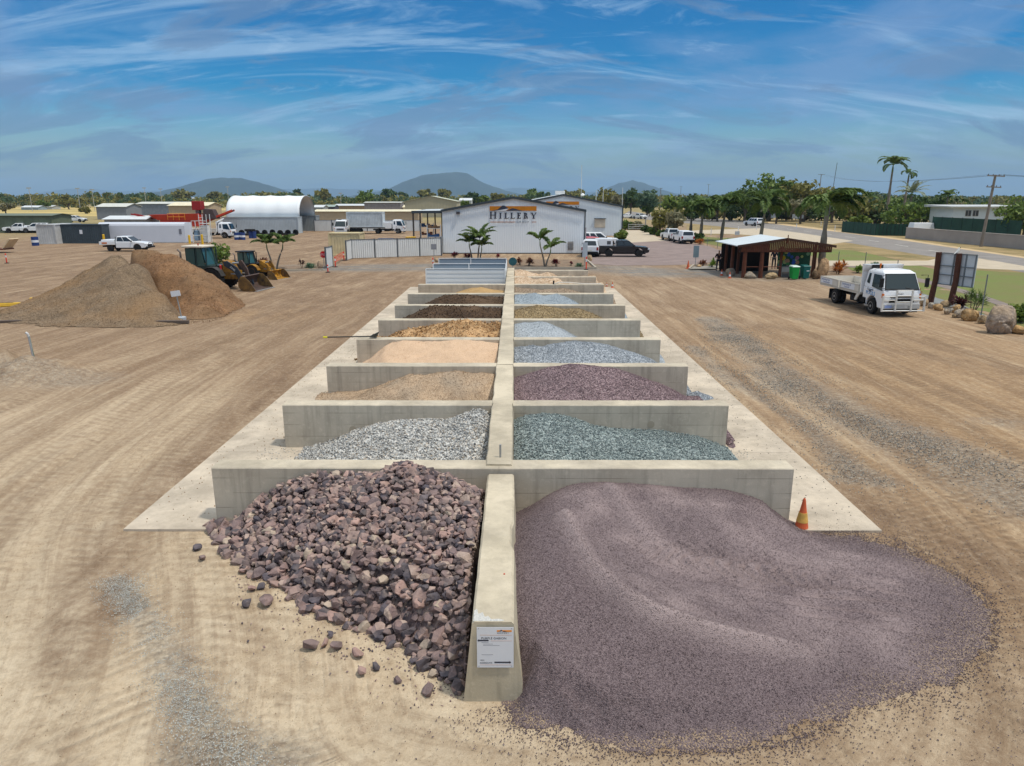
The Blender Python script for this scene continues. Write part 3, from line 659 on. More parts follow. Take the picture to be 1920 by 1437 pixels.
for z, a, b_ in ((.262, -.125, -.06), (.246, -.11, -.02), (.232, -.11, .04), (.135, -.125, -.02)): mb = MB(); flat(mb, a, b_, z, z + .0035); mb.build('fine_print', GRYI, sg)
text('lettering', '14MM', .017, INK, sg, (-.143, -.0045, .072), XF, .0008); text('lettering', 'AGGREGATE', .020, INK, sg, (-.143, -.0045, .043), XF, .0008)
def arrow(x0, x1, z, h, d):
    p = [(x0, z-h/2), (x1-h*1.1, z-h/2), (x1-h*1.1, z-h), (x1, z), (x1-h*1.1, z+h), (x1-h*1.1, z+h/2), (x0, z+h/2)]
    if d < 0: c = x0 + x1; p = [(c - a, b_) for a, b_ in p]
    MB().prism(p, -.0062, -.0045).build('arrow', INK, sg)
arrow(-.162, -.06, .284, .014, -1); arrow(-.008, .145, .056, .014, 1)
for x in (-.15, .15):
    for z in (.015, .405): MB().lathe([(.004, 0), (.003, .003)], 8, Matrix.Translation((x, -.004, z)) @ Matrix.Rotation(R(90), 4, 'X')).build('screw', mat('zinc', (130, 130, 128), .4, .6), sg)
# ================================================================ HEAPS
def prof_field(px, Yr, y0, y1, seed, rough=.05, fr=.30, pw=1.0, nsc=1.0):
    """heap in a bay: the crest height along x read at northing Yr, falling towards the camera side"""
    pts = sorted([(AY(a, b, Yr).x, max(0, AY(a, b, Yr).z)) for a, b in px]); xs = np.array([p[0] for p in pts]); hs_ = np.array([p[1] for p in pts])
    def f(X, Y):
        wob = fbm(Y*.9, Y*0 + seed, 2, seed) * .35
        h = np.interp(X + wob * np.clip((Yr - Y), 0, 9) * .8, xs, hs_); t = (Yr - Y) / (Yr - y0)
        g_ = np.where(t > 0, 1 - (1 - fr) * np.clip(t, 0, 1) ** 1.25, 1 - .12 * (Y - Yr) / (y1 - Yr))
        e = np.clip(h / .35, 0, 1)
        return h * g_ + e * rough * (fbm(X*1.6*nsc, Y*1.6*nsc, 4, seed) + .5 * fbm(X*6*nsc, Y*6*nsc, 3, seed + 3))
    return f
def bay(i, side): return ((-5.9 if side < 0 else -.02), (-.58 if side < 0 else 5.6), YW[i] + TH + .0, YW[i+1] - .0)
def bay_heap(i, side, label, px, m, n, size, seed, name='gravel_heap', cat='gravel heap', rough=.05, fr=.3, st=.09, nsc=1.0, yb=.62):
    b = bay(i, side); Yr = YW[i+1] - yb
    return heap(name, label, b, st, prof_field(px, Yr, b[2], b[3], seed, rough, fr, 1, nsc), m, n, size, cat, seed, group='heaps of stone, sand and soil in the bays')
g1 = grainmat('pale grey stone', [(120,120,120),(160,160,157),(186,186,182),(210,208,202),(166,152,134)], 16, .9, True, .04, .15)
bay_heap(0, -1, 'heap of pale grey broken stone in the first left bay', [(545,866),(560,860),(600,845),(650,822),(700,803),(750,795),(790,792),(830,795),(850,790),(875,778),(895,773),(912,780),(922,790)], g1, 9000, (.05,.095), 11, rough=.06)
g2 = grainmat('green grey crushed stone', [(84,94,96),(116,128,128),(142,154,152),(166,176,172),(98,102,104)], 26, .9, True, .03, .15)
bay_heap(0, 1, 'heap of greenish grey crushed stone in the first right bay', [(955,800),(966,795),(985,785),(1020,779),(1060,785),(1090,795),(1120,805),(1160,812),(1200,816),(1250,820),(1300,828),(1340,838),(1364,850),(1380,862)], g2, 14000, (.035,.065), 12, rough=.05)
g3 = grainmat('tan screened sand', [(130,108,86),(156,132,106),(176,152,126),(190,168,142)], 60, .6, True, .01, .3, dust=((146,134,118), .8, .6))
bay_heap(1, -1, 'heap of tan gravelly sand in the second left bay', [(600,745),(640,744),(680,738),(720,722),(760,708),(790,706),(820,700),(850,698),(880,703),(900,700),(935,706)], g3, 7000, (.02,.035), 13, 'sand_heap', 'sand heap', .09, nsc=1.3)
g4 = grainmat('purple gravel', [(104,86,90),(126,106,110),(146,124,126),(166,146,146),(90,78,82)], 40, .8, True, .02, .2)
bay_heap(1, 1, 'heap of purple gravel piled above the third cross wall', [(955,715),(968,712),(1000,700),(1030,690),(1070,684),(1110,686),(1150,692),(1190,703),(1220,715),(1250,728),(1275,740),(1295,752)], g4, 17000, (.03,.05), 14, rough=.05)
g5 = grainmat('pinkish sand', [(184,152,122),(198,168,138),(208,180,152)], 70, .3, True, .01, .12)
bay_heap(2, -1, 'wide flat-topped heap of pinkish washed sand', [(668,688),(690,676),(705,662),(725,645),(750,640),(790,641),(820,640),(850,637),(900,640),(945,645)], g5, 1500, (.02,.03), 15, 'sand_heap', 'sand heap', .07, fr=.5)
g6 = grainmat('blue grey gravel', [(112,118,124),(142,148,154),(166,172,178),(188,192,196)], 34, .8, True, .02, .2)
bay_heap(2, 1, 'double-peaked heap of blue-grey gravel in the third right bay', [(955,655),(968,655),(1000,650),(1018,653),(1040,645),(1070,640),(1110,642),(1150,650),(1190,663),(1225,679),(1245,690)], g6, 15000, (.03,.05), 16, rough=.07)
g7 = grainmat('orange clay', [(126,92,58),(156,118,78),(178,142,100),(196,164,124)], 16, .9, True, .05, .35, dust=((205,168,124), .9, .85))
bay_heap(3, -1, 'lumpy heap of orange clay and pale sand', [(720,636),(735,630),(760,620),(790,617),(820,610),(850,603),(870,600),(900,604),(920,608),(945,607)], g7, 1500, (.04,.14), 17, 'clay_heap', 'clay heap', .16, nsc=1.5)
g8 = grainmat('pale blue gravel', [(140,146,152),(160,166,170),(180,186,190)], 60, .6, True, .015, .15)
bay_heap(3, 1, 'low heap of pale blue-grey gravel against the centre wall', [(955,610),(968,608),(985,604),(1010,603),(1030,606),(1060,620),(1085,635),(1100,642)], g8, 8000, (.025,.04), 18)
g9 = grainmat('dark soil', [(58,44,32),(78,60,44),(96,76,58)], 20, .9, True, .05, .35, dust=((122,100,78), .8, .5))
bay_heap(4, -1, 'nearer heap of dark brown soil in the left bays', [(745,604),(765,595),(790,582),(810,575),(840,574),(870,572),(900,576),(950,577)], g9, 1200, (.04,.1), 19, 'soil_heap', 'soil heap', .14)
g10 = grainmat('yellow pebble', [(124,106,78),(150,130,96),(172,150,112),(108,98,84)], 24, .9, True, .03, .25)
bay_heap(4, 1, 'double heap of yellow-brown river pebbles', [(955,584),(968,582),(985,576),(1010,573),(1040,577),(1060,581),(1085,579),(1110,588),(1130,598),(1140,604)], g10, 7000, (.04,.065), 20, rough=.05)
bay_heap(5, -1, 'farther heap of dark brown soil with a weed patch', [(775,580),(795,570),(820,558),(850,551),(880,552),(910,556),(950,556)], g9, 800, (.04,.1), 21, 'soil_heap', 'soil heap', .12)
g11 = grainmat('fine blue metal', [(118,128,136),(140,150,156),(162,170,176)], 60, .5, True, .01, .2)
bay_heap(5, 1, 'two-peaked mound of pale blue-grey crushed rock', [(955,555),(968,553),(985,552),(1003,549),(1020,554),(1045,551),(1060,556),(1085,570),(1095,577)], g11, 4000, (.03,.05), 22, rough=.04)
bay_heap(6, -1, 'small heap of yellowish sand before the metal bays', [(840,553),(855,549),(880,541),(900,538),(925,543),(955,547)], grainmat('yellow sand', [(160,128,84),(178,148,104)], 50, .4, True, .01, .2), 300, (.03,.05), 23, 'sand_heap', 'sand heap', .05)
bay_heap(6, 1, 'low brownish heap of mixed gravel in front of the hose', [(955,540),(985,540),(1010,544),(1040,543),(1060,541),(1080,547),(1095,551)], grainmat('brown gravel', [(120,102,84),(146,128,108),(166,148,128)], 30, .7, True, .02, .25), 3000, (.03,.06), 24, rough=.08)
g12 = grainmat('beige lumpy sand', [(168,140,112),(186,160,132),(204,184,160)], 12, .7, True, .04, .25)
bay_heap(7, 1, 'first lumpy heap of beige sand near the far end', [(955,520),(985,519),(1000,523),(1030,522),(1047,521),(1053,526),(1058,532)], g12, 500, (.03,.09), 25, 'sand_heap', 'sand heap', .12)
bay_heap(8, 1, 'last lumpy heap of beige sand before the garden kerb', [(955,509),(975,506),(985,508),(1010,513),(1025,511),(1035,512),(1045,518)], g12, 500, (.03,.09), 26, 'sand_heap', 'sand heap', .12)
def spill(name, label, px, py, rx, ry, h, m, n, size, seed):
    c = G(px, py)
    return heap(name, label, (c.x - rx, c.x + rx, c.y - ry, c.y + ry), .06, lambda X, Y: h * (1 - np.hypot((X - c.x) / rx, (Y - c.y) / ry) ** .9 * 1.05 + .2 * fbm(X*3, Y*3, 2, seed)) + .012, m, n, size, 'spilled gravel', seed, cut=.02)
spill('spilled_gravel', 'small spill of blue-grey gravel at the open end of a right wall', 1306, 746, .55, .45, .22, g6, 900, (.03,.05), 31)
spill('spilled_gravel', 'small spill of purple gravel at the end of the second right wall', 1368, 833, .12, .35, .2, g4, 160, (.03,.05), 32)
spill('spilled_gravel', 'small spill of tan sand at the end of a left wall', 606, 745, .25, .4, .16, g3, 200, (.02,.04), 33)
# ---- the big purple aggregate heap, front right
pts = [(*p, .0) for p in POg]
def gp(px, py, z): g_ = G(px, py, z); return (g_.x, g_.y, z)
for a in ((985,958,.72),(1040,925,.82),(1090,908,.92),(1140,903,.95),(1200,912,.86),(1280,920,.74),(1370,925,.63),(1420,940,.5),(1470,962,.30),(1505,985,.12)): 
    z = AY(a[0], a[1], 12.35); pts.append((z.x, 12.35, max(0.02, z.z)))
for a in ((1060,960,.93),(1085,1010,.92),(1115,1060,.90),(1165,1105,.86),(1230,1143,.76),(1310,1172,.62),(1400,1192,.47),(1500,1215,.31),(1600,1240,.17),(1700,1262,.08),
          (1110,960,.86),(1150,1010,.76),(1200,1060,.66),(1280,1095,.52),(1400,1105,.38),(1520,1110,.27),(1650,1125,.19),(1780,1150,.10),
          (1130,930,.92),(1200,970,.80),(1260,1020,.66),(1340,1060,.5),(1450,1060,.40),(1600,1060,.22),(1700,1080,.12),
          (1300,965,.72),(1380,1000,.58),(1450,1010,.42),(1520,1030,.28),(1600,1150,.2),(1700,1180,.13),(1480,1150,.33),(1350,1130,.5),
          (975,1030,.78),(985,1100,.80),(990,1170,.70),(1000,1240,.52),(985,1300,.2),(1060,1120,.78),(1060,1200,.6),(1080,1290,.36),(1150,1180,.66),(1180,1280,.40),(1150,1350,.17),
          (1300,1240,.46),(1300,1330,.22),(1420,1260,.32),(1440,1340,.14),(1560,1280,.18),(1680,1290,.06),(1800,1230,.05),(1800,1170,.08)): pts.append(gp(*a))
tf = tps(pts, 3e-3)
RIDGE = [tuple(G(px, py, z)[:2]) for px, py, z in ((1060,960,.93),(1085,1010,.92),(1115,1060,.90),(1165,1105,.86),(1230,1143,.76),(1310,1172,.62),(1400,1192,.47),(1500,1215,.31))]
R2 = [tuple(G(px, py, z)[:2]) for px, py, z in ((1145,905,.95),(1180,960,.86),(1230,1010,.74),(1300,1050,.58),(1400,1066,.44),(1520,1075,.3))]
R3 = [tuple(G(px, py, z)[:2]) for px, py, z in ((1240,905,.9),(1330,960,.7),(1400,1020,.5),(1500,1048,.35),(1640,1060,.2))]
def purple(X, Y):
    ins = inpoly(X, Y, POg + [(4.95, 12.7), (-.3, 12.7), (-.3, 7.3)]); d = pdist(X, Y, POg, False); edge = np.where(ins, d, -d)
    h = tf(X, Y)
    d1 = pdist(X, Y, RIDGE, False); h = h + .07 * np.exp(-(d1 / .09) ** 2) - .045 * np.exp(-((d1 - .32) / .16) ** 2)
    d2 = pdist(X, Y, R2, False); h = h + .03 * np.exp(-(d2 / .14) ** 2) - .05 * np.exp(-((d2 - .3) / .2) ** 2)
    d3 = pdist(X, Y, R3, False); h = h + .02 * np.exp(-(d3 / .12) ** 2)
    # scrape lines and tyre prints across the low right part
    c = G(1600, 1130, .2); low = np.exp(-((X - c.x) / 1.5) ** 2 - ((Y - c.y) / .8) ** 2)
    h = h + low * .045 * np.sin(Y * 21 + X * 1.3 + 2 * fbm(X*1.5, Y*1.5, 2, 8)) 
    c = G(1400, 1065, .42); tread = np.exp(-((X - c.x) / 1.4) ** 2 - ((Y - c.y + .1 * (X - c.x)) / .32) ** 2)
    h = h + tread * .045 * np.sign(np.sin((X + .6 * np.abs(((Y * 2) % 1) - .5)) * 26))
    h = h + .025 * fbm(X*1.4, Y*1.4, 4, 71) + .012 * fbm(X*6, Y*6, 3, 72)
    en = edge - .10 + .22 * fbm(X*1.8, Y*1.8, 4, 73) + .12 * fbm(X*8, Y*8, 3, 75)
    e = np.clip(en / (.42 + .7 * np.clip((X - 2.5) / 3, 0, 1)), 0, 1); steep = np.where(X < 4, 1.0, .6)
    out = np.maximum(h, .03 * e) * np.minimum(1, e ** .9)
    rx = (Y < 12.5); lw = -.28 + .60 * 0  # stays right of the dividing wall
    xdiv = .12 - (Y - 7.5) * .014
    out = np.where((Y > 7.45) & (X < xdiv - .03), np.minimum(out, .96), out)
    return np.where(en < 0, -.05, np.where(Y > 12.5, -.05, out))
g0 = grainmat('purple aggregate', [(92,79,81),(108,94,96),(122,107,108),(136,121,121),(88,76,79)], 78, .8, True, .02, .12, lscale=.7, fines=(176,158,155), bare=(166,144,117))
def bare0(x, y):
    ed_ = pdist(x, y, POg, False); n_ = fbm(x*1.6, y*1.6, 4, 95); w_ = .12 + .75 * np.clip((x - 2.2) / 3.5, 0, 1)
    return np.clip(1.0 - (ed_ - .16 + .22 * n_) / w_, 0, 1) * .5
def fines0(x, y):
    v_ = np.zeros(len(x)); n_ = .5 + .5 * fbm(x*2.2, y*2.2, 4, 90)
    for P_, w_, a_ in ((RIDGE, .20, .62), (R2, .30, .5), (R3, .30, .42)): v_ = np.maximum(v_, a_ * np.exp(-(pdist(x, y, P_, False) / w_) ** 2))
    TP_ = RIDGE + [(G(1700,1250).x, G(1700,1250).y), (7.0, 10.5), (4.6, 12.2), (.6, 12.4)]; tin = np.where(inpoly(x, y, TP_), 1.0, -1.0) * pdist(x, y, TP_); top_ = np.clip(.5 + tin / .7, 0, 1)
    v_ = np.maximum(v_, top_ * .55 * n_); return np.clip(v_ * (.55 + .9 * n_), 0, .85)
heap('aggregate_heap', 'huge heap of fine purple aggregate with a crescent ridge, front right', (-.16, 9.2, 5.2, 12.5), .045, purple, g0, 60000, (.014, .028), 'gravel heap', 41, sink=.1, fines=fines0, bare=bare0, cut=.003,
     thin=lambda px, py, hz, r: ~((px < .03) & (py > 7.45)))
# thin scatter of purple grains over the sand round it
rs = np.random.default_rng(5); n = 10000; k_ = rs.integers(0, len(POg), n); t_ = rs.random(n)
PA = np.array(POg); A_ = PA[k_]; B_ = PA[(k_ + 1) % len(PA)]; ok = k_ < len(PA) - 1
Q = A_ + (B_ - A_) * t_[:, None]; cen = PA.mean(0); dv = (Q - cen) / np.linalg.norm(Q - cen, axis=1)[:, None]
Q = Q + dv * (np.where(rs.random(n) < .45, -rs.random(n) * .55, rs.exponential(.28, n) * np.where(Q[:, 0] > 4.0, 2.4, 1.1) - .12))[:, None]; Q = Q[ok & ~((Q[:, 0] < .2) & (Q[:, 1] > 7.4))]
V_, F_, T_ = scatter(np.c_[Q, np.full(len(Q), .006)], rs.uniform(.007, .014, len(Q)), SMALL, 6)
tag(npmesh('loose_gravel', V_, F_, g0, tone=T_), 'stray purple grains scattered over the sand round the aggregate heap', 'loose gravel', kind='stuff')
# ---- the gabion rock heap, front left
rp = [(*p, 0.0) for p in ROg[:len(RO)]]
for a in ((430,975),(480,935),(540,905),(600,890),(650,882),(700,876),(760,868),(810,872),(850,882),(895,905)):
    z = AY(a[0], a[1], 12.1); rp.append((z.x, 12.1, z.z - .26))
for a in ((760,880,1.40),(700,905,1.22),(820,900,1.32),(880,930,1.15),(600,930,.95),(520,960,.62),(450,1000,.30),(780,960,1.20),(680,980,1.0),(860,1000,1.08),(580,1010,.65),(500,1040,.35),(880,1080,.92),(760,1060,.88),(660,1080,.62),(570,1090,.32),
          (870,1160,.66),(780,1150,.52),(700,1150,.30),(870,1230,.38),(800,1210,.26),(880,1290,.15)): rp.append(gp(a[0], a[1], a[2] - .15))
rtf = tps(rp, 2e-3)
def rockh(X, Y):
    ins = inpoly(X, Y, ROg); d = pdist(X, Y, ROg[:len(RO)], False); e = np.where(ins, d, -d) + .12 * fbm(X*3, Y*3, 2, 55)
    return np.where(e < 0, -.05, np.maximum(rtf(X, Y), .01) * np.clip(e / .35, .1, 1))
cols = [(80,75,80),(102,90,91),(126,108,106),(146,122,116),(158,134,126),(174,154,140)]
grock = grainmat('gabion rock', cols, 4, 0, True, .03, .35, lscale=6, dust=((158,142,128), 3.0, .35))
gm = [grainmat('slate dark gabion rock', [(80,76,82),(100,92,97)], 3, 0, False, lump=.35, lscale=7, dust=((156,140,126), 4, .28)), grainmat('purple brown gabion rock', [(116,100,99),(140,119,114)], 3, 0, False, lump=.35, lscale=7, dust=((156,140,126), 4, .28)),
      grainmat('pinkish gabion rock', [(154,126,118),(174,144,133)], 3, 0, False, lump=.3, lscale=7, dust=((156,140,126), 4, .28)), grainmat('tan gabion rock', [(162,146,130),(182,164,146)], 3, 0, False, lump=.3, lscale=7, dust=((156,140,126), 4, .28))]
for m_ in [grock] + gm:                       # chipped, rough faces
    t = m_.node_tree; n_ = t.nodes.new('ShaderNodeTexNoise'); n_.inputs['Scale'].default_value = 26; n_.inputs['Detail'].default_value = 5
    g_ = t.nodes.new('ShaderNodeNewGeometry'); t.links.new(g_.outputs['Position'], n_.inputs['Vector']); bp = t.nodes.new('ShaderNodeBump'); bp.inputs['Strength'].default_value = .55; bp.inputs['Distance'].default_value = .03
    t.links.new(n_.outputs[0], bp.inputs['Height']); t.links.new(bp.outputs[0], t.nodes['Principled BSDF'].inputs['Normal'])
X, Y = grid(-6.0, -.55, 7.3, 12.5, .07); H = rockh(X, Y); ins = H > 0.0
cand = np.c_[X[ins], Y[ins]]; rs = np.random.default_rng(12); rs.shuffle(cand)
rocks = []
def try_place(target, rmin, rmax, gap, lift, tries):
    for i in rs.integers(0, len(cand), tries):
        x, y = cand[i] + rs.uniform(-.03, .03, 2); r = rs.uniform(rmin, rmax) if rs.random() > .25 else rs.uniform(rmin, (rmin + rmax) / 2)
        if y > 12.5 - r * .8 or x > -.56 - r * .55 - (12.4 - y) * .016: continue
        ok = True
        for q in rocks:
            dx = q[0] - x; dy = q[1] - y
            if dx * dx + dy * dy < ((q[3] + r) * gap) ** 2 and abs(q[4] - lift) < .06: ok = False; break
        if ok: rocks.append([x, y, 0, r, lift])
        if len(rocks) >= target: break
try_place(620, .12, .19, .70, 0.0, 12000); try_place(1100, .09, .14, .66, .08, 14000); try_place(1700, .045, .085, .75, .17, 9000)
ra = np.array(rocks); hz = rockh(ra[:, 0], ra[:, 1]); ra[:, 2] = np.maximum(hz, 0) + ra[:, 3] * .25 + ra[:, 4] * np.clip(hz / .4, 0, 1) * .5
appar = ra[:, 3] / np.hypot(ra[:, 1], 6 - ra[:, 2]) * (1 + 1.2 * (ra[:, 4] > .03)); order = np.argsort(-appar); sel = order[:292]; rest = order[292:]
NAMES = ['dark slate-coloured rock on the gabion rock heap', 'purple-brown angular rock on the gabion rock heap', 'pinkish angular rock on the gabion rock heap', 'pale tan rock on the gabion rock heap']
RM = {}
def rockmesh(v, c):
    if (v, c) not in RM:
        V, Fa = BIGS[v]; me = bpy.data.meshes.new('gabion_rock'); me.from_pydata([tuple(p) for p in V], [], [tuple(map(int, f)) for f in Fa])
        bm = bmesh.new(); bm.from_mesh(me); bmesh.ops.dissolve_limit(bm, angle_limit=R(9), verts=bm.verts, edges=bm.edges); bmesh.ops.bevel(bm, geom=list(bm.edges), offset=.045, segments=1, affect='EDGES', profile=.5); bm.to_mesh(me); bm.free()
        me.materials.append(gm[c]); RM[(v, c)] = me
    return RM[(v, c)]
def one_rock(x, y, z, r, c, label, group='rocks of the gabion heap', cat='rock', name='gabion_rock'):
    o = bpy.data.objects.new(name, rockmesh(int(rs.integers(0, 12)), c)); COL.objects.link(o); o.location = (x, y, z)
    o.rotation_euler = (rs.uniform(-.5, .5), rs.uniform(-.5, .5), rs.uniform(0, 6.28)); o.scale = (r * rs.uniform(1.0, 1.35), r * rs.uniform(.9, 1.15), r * rs.uniform(.75, 1.05)); return tag(o, label, cat, group)
for i in sel:
    c = int(rs.choice(4, p=[.27, .42, .22, .09])); one_rock(*ra[i, :4], c, NAMES[c])
V_, F_, T_ = scatter(ra[rest, :3], ra[rest, 3] * 1.08, BIGS[:10], 9, flat=.9)
X, Y = grid(-6.0, -.56, 7.3, 12.48, .08); H = rockh(X, Y); nx = X.shape[1]; idx = np.arange(X.size).reshape(X.shape)
qs = np.stack([idx[:-1,:-1].ravel(), idx[:-1,1:].ravel(), idx[1:,1:].ravel(), idx[1:,:-1].ravel()], -1); hm = (H.ravel()[qs] > 0).any(1); qs = qs[hm]
Vb = np.stack([X, Y, np.maximum(H - .06, -.03)], -1).reshape(-1, 3); Fb = np.concatenate([qs[:, :3], qs[:, [0, 2, 3]]])
cr = rs.choice(len(cand), 5000); cz = rockh(cand[cr, 0], cand[cr, 1]); V2, F2, T2 = scatter(np.c_[cand[cr], np.maximum(cz, 0) - .01], rs.uniform(.015, .04, 5000), SMALL, 10)
o = npmesh('rock_rubble', np.concatenate([Vb, V_, V2]), np.concatenate([Fb, F_ + len(Vb), F2 + len(Vb) + len(V_)]), grock, tone=np.concatenate([rs.random(len(Fb)) * .6, T_, T2]))
tag(o, 'mass of smaller purple-brown rocks packed in the gabion rock heap', 'rubble', kind='stuff')
for px, py, r, c, lb in ((370, 1027, .10, 0, 'dark slate rock lying alone on the sand left of the rock heap'), (379, 1046, .085, 1, 'brown rock lying just below the lone dark slate rock'), (463, 1131, .10, 0, 'grey-purple rock lying alone in front of the heap, left side'),
    (500, 1125, .15, 1, 'large grey-brown rock at the lower left foot of the heap'), (472, 1103, .09, 2, 'pinkish rock beside a grey one at the left foot of the heap'), (490, 1100, .09, 0, 'small bluish rock at the left foot of the heap'), (582, 1208, .12, 1, 'purplish rock lying clear of the front of the heap'),
    (606, 1205, .09, 2, 'pink-brown rock next to the purplish outlier'), (630, 1210, .11, 1, 'brown rock third in the row of outliers'), (678, 1258, .09, 2, 'small pink rock out on the sand before the heap'), (705, 1250, .07, 0, 'small dark rock out on the sand before the heap'),
    (745, 1275, .07, 1, 'small brown rock near the front tip of the heap'), (620, 1190, .07, 0, 'small dark rock behind the row of outliers'), (670, 1225, .10, 2, 'flat pink rock above the small outliers'), (803, 1295, .11, 1, 'grey rock at the front tip of the heap beside the wall')):
    g_ = G(px, py, r * .5); one_rock(g_.x, g_.y, r * .55, r, c, lb, 'single rocks lying round the gabion heap')
n = 2600; Q = np.array([(*G(rs.uniform(420, 870), rs.uniform(1080, 1330))[:2],) for _ in range(n)]); dd = pdist(Q[:, 0], Q[:, 1], ROg[:len(RO)], False); Q = Q[(dd < rs.exponential(.30, n)) & (Q[:, 0] < -.7)]
V_, F_, T_ = scatter(np.c_[Q, np.full(len(Q), .004)], rs.uniform(.006, .026, len(Q)), SMALL, 16)
tag(npmesh('rock_chips', V_, F_, grock, tone=T_), 'small rock chips strewn on the sand in front of the rock heap', 'rock chips', kind='stuff')
# ---- gravel lying loose on the yard, right-hand side and by the lower left
def strew(label, pts, wd, n, size, m, seed, name='loose_gravel'):
    r = np.random.default_rng(seed); P = np.array(P2(*pts)); s = np.r_[0, np.cumsum(np.linalg.norm(np.diff(P, axis=0), axis=1))]; t = r.random(n) * s[-1]
    x = np.interp(t, s, P[:, 0]) + r.normal(0, wd, n); y = np.interp(t, s, P[:, 1]) + r.normal(0, wd * .8, n)
    k = fbm(x*.8, y*.8, 4, seed) + r.normal(0, .25, n) > -.05; k &= ~((x < 6.9) & (x > -7.4) & (y > 12.1)); x = x[k]; y = y[k]
    V, Fa, T_ = scatter(np.c_[x, y, np.full(len(x), .003)], r.uniform(*size, len(x)) * .5, SMALL, seed, flat=.8)
    tag(npmesh(name, V, Fa, m, tone=T_), label, 'loose gravel', kind='stuff')
gdk = grainmat('dark clods', [(128,104,80),(152,128,100),(172,148,118)], 20, 0, True)
gl = grainmat('mixed loose gravel', [(92,88,84),(128,122,114),(158,152,142),(186,180,168)], 20, 0, True)
strew('long strip of grey gravel strewn over the dirt right of the bays', [(1330,598),(1400,650),(1480,720),(1600,780),(1760,850),(2000,960)], .75, 26000, (.02, .055), gl, 61)
strew('thinner strip of grey gravel near the slab edge on the right', [(1300,650),(1370,715),(1520,800),(1590,890),(1700,930)], .5, 7000, (.02, .05), gl, 62)
strew('pale fine gravel strewn on the sand at the lower left', [(215,1085),(265,1150),(300,1210),(340,1290),(380,1380),(480,1470)], .22, 14000, (.012, .022), grainmat('pale fine gravel', [(140,142,138),(176,178,172),(200,200,192)], 20, 0, True), 63)
gdk = grainmat('dark clods', [(128,104,80),(152,128,100),(172,148,118)], 20, 0, True)
strew('few small stones spilled along the slab on the right of the bays', [(1400,880),(1330,760),(1260,680),(1215,620)], .35, 0, (.02, .05), gl, 67) if False else None
for nm_, bx_, m_, sd_ in (('pale stones', (XL - .5, -1.5, YW[1] - 1.0, YW[1] - .1), g1, 70), ('green stones', (1.0, XR + .5, YW[1] - 1.4, YW[1] - .1), g2, 71), ('purple stones', (1.0, XR + .6, YW[2] - 1.4, YW[2] - .1), g4, 72), ('blue grey stones', (1.0, XR + .8, YW[3] - 1.2, YW[3] - .1), g6, 73), ('sand clods', (XL - .9, -1.0, YW[2] - 1.4, YW[2] - .1), g3, 74), ('mixed stones', (XR + .05, 6.8, 12.3, 34), gl, 75), ('mixed grit', (-7.3, XL - .05, 12.3, 34), gdk, 76)):
    r_ = np.random.default_rng(sd_); n_ = 500; V_, F_, T_ = scatter(np.c_[r_.uniform(bx_[0], bx_[1], n_), r_.uniform(bx_[2], bx_[3], n_), np.full(n_, .02)], r_.uniform(.008, .022, n_), SMALL, sd_)
    tag(npmesh('spilled_stones', V_, F_, m_, tone=T_), nm_ + ' scattered thinly over the concrete slab', 'spilled stones', kind='stuff')
strew('clods of dirt and grit scattered over the right part of the yard', [(1620,1000),(1760,1000),(1900,1060),(1900,900),(1500,700),(1300,620)], 1.6, 9000, (.010, .03), gdk, 64)
strew('grit and clods scattered over the left part of the yard', [(60,1400),(60,1100),(240,950),(350,850),(500,720)], 1.3, 8000, (.010, .026), gdk, 65)
strew('grit scattered over the sand in the foreground', [(250,1150),(420,1200),(560,1320),(800,1400),(1100,1430),(1500,1437)], .6, 5000, (.008, .018), gdk, 66)
# ================================================================ FAR COUNTRY
M_forest = leafmat('forested hill', [(26,36,28),(40,52,38),(56,66,48)], .004, 0, 1)
def hillr(label, prof, D, depth, seed, name='hill'):
    Q = [(AY(a, b, D).x, AY(a, b, D).z) for a, b in prof]; xs = np.array([q[0] for q in Q]); zs = np.array([q[1] for q in Q])
    X, Yg = np.meshgrid(np.linspace(xs[0], xs[-1], 140), np.linspace(-1, 1, 26)); z = np.interp(X, xs, zs)
    z = z * (1 - np.abs(Yg) ** 1.6) * (1 + .12 * fbm(X / 260, Yg * 4, 4, seed) * np.clip(1 - np.abs(Yg) * .2, 0, 1)) + 10 * fbm(X / 90, Yg * 9, 3, seed)
    idx = np.arange(X.size).reshape(X.shape); Fa = np.stack([idx[:-1,:-1].ravel(), idx[:-1,1:].ravel(), idx[1:,1:].ravel(), idx[1:,:-1].ravel()], -1)
    tag(npmesh(name, np.stack([X, D + Yg * depth, z - 12], -1).reshape(-1, 3), Fa, M_forest, smooth=True), label, kind='structure')
hillr('broad hazy hill on the left horizon', [(260,366),(300,360),(340,350),(370,341),(395,333),(420,331),(450,333),(480,341),(505,348),(530,356),(560,364)], 7000, 800, 1)
hillr('tallest rounded blue hill near the middle of the horizon', [(660,366),(700,360),(735,351),(760,338),(785,328),(815,322),(850,320),(875,325),(900,338),(925,348),(950,357),(1000,366)], 8000, 900, 2)
hillr('small pointed blue hill right of the sheds', [(1110,362),(1140,350),(1160,342),(1185,338),(1205,343),(1225,350),(1260,361)], 9000, 700, 3)
hillr('low far blue range', [(0,369),(60,364),(100,357),(140,352),(165,354),(200,356),(240,358),(300,357),(420,356),(560,354),(620,352),(700,356),(800,358),(930,356),(965,350),(1000,354),(1100,358),(1300,362),(1500,366),(1920,368)], 15000, 900, 4)
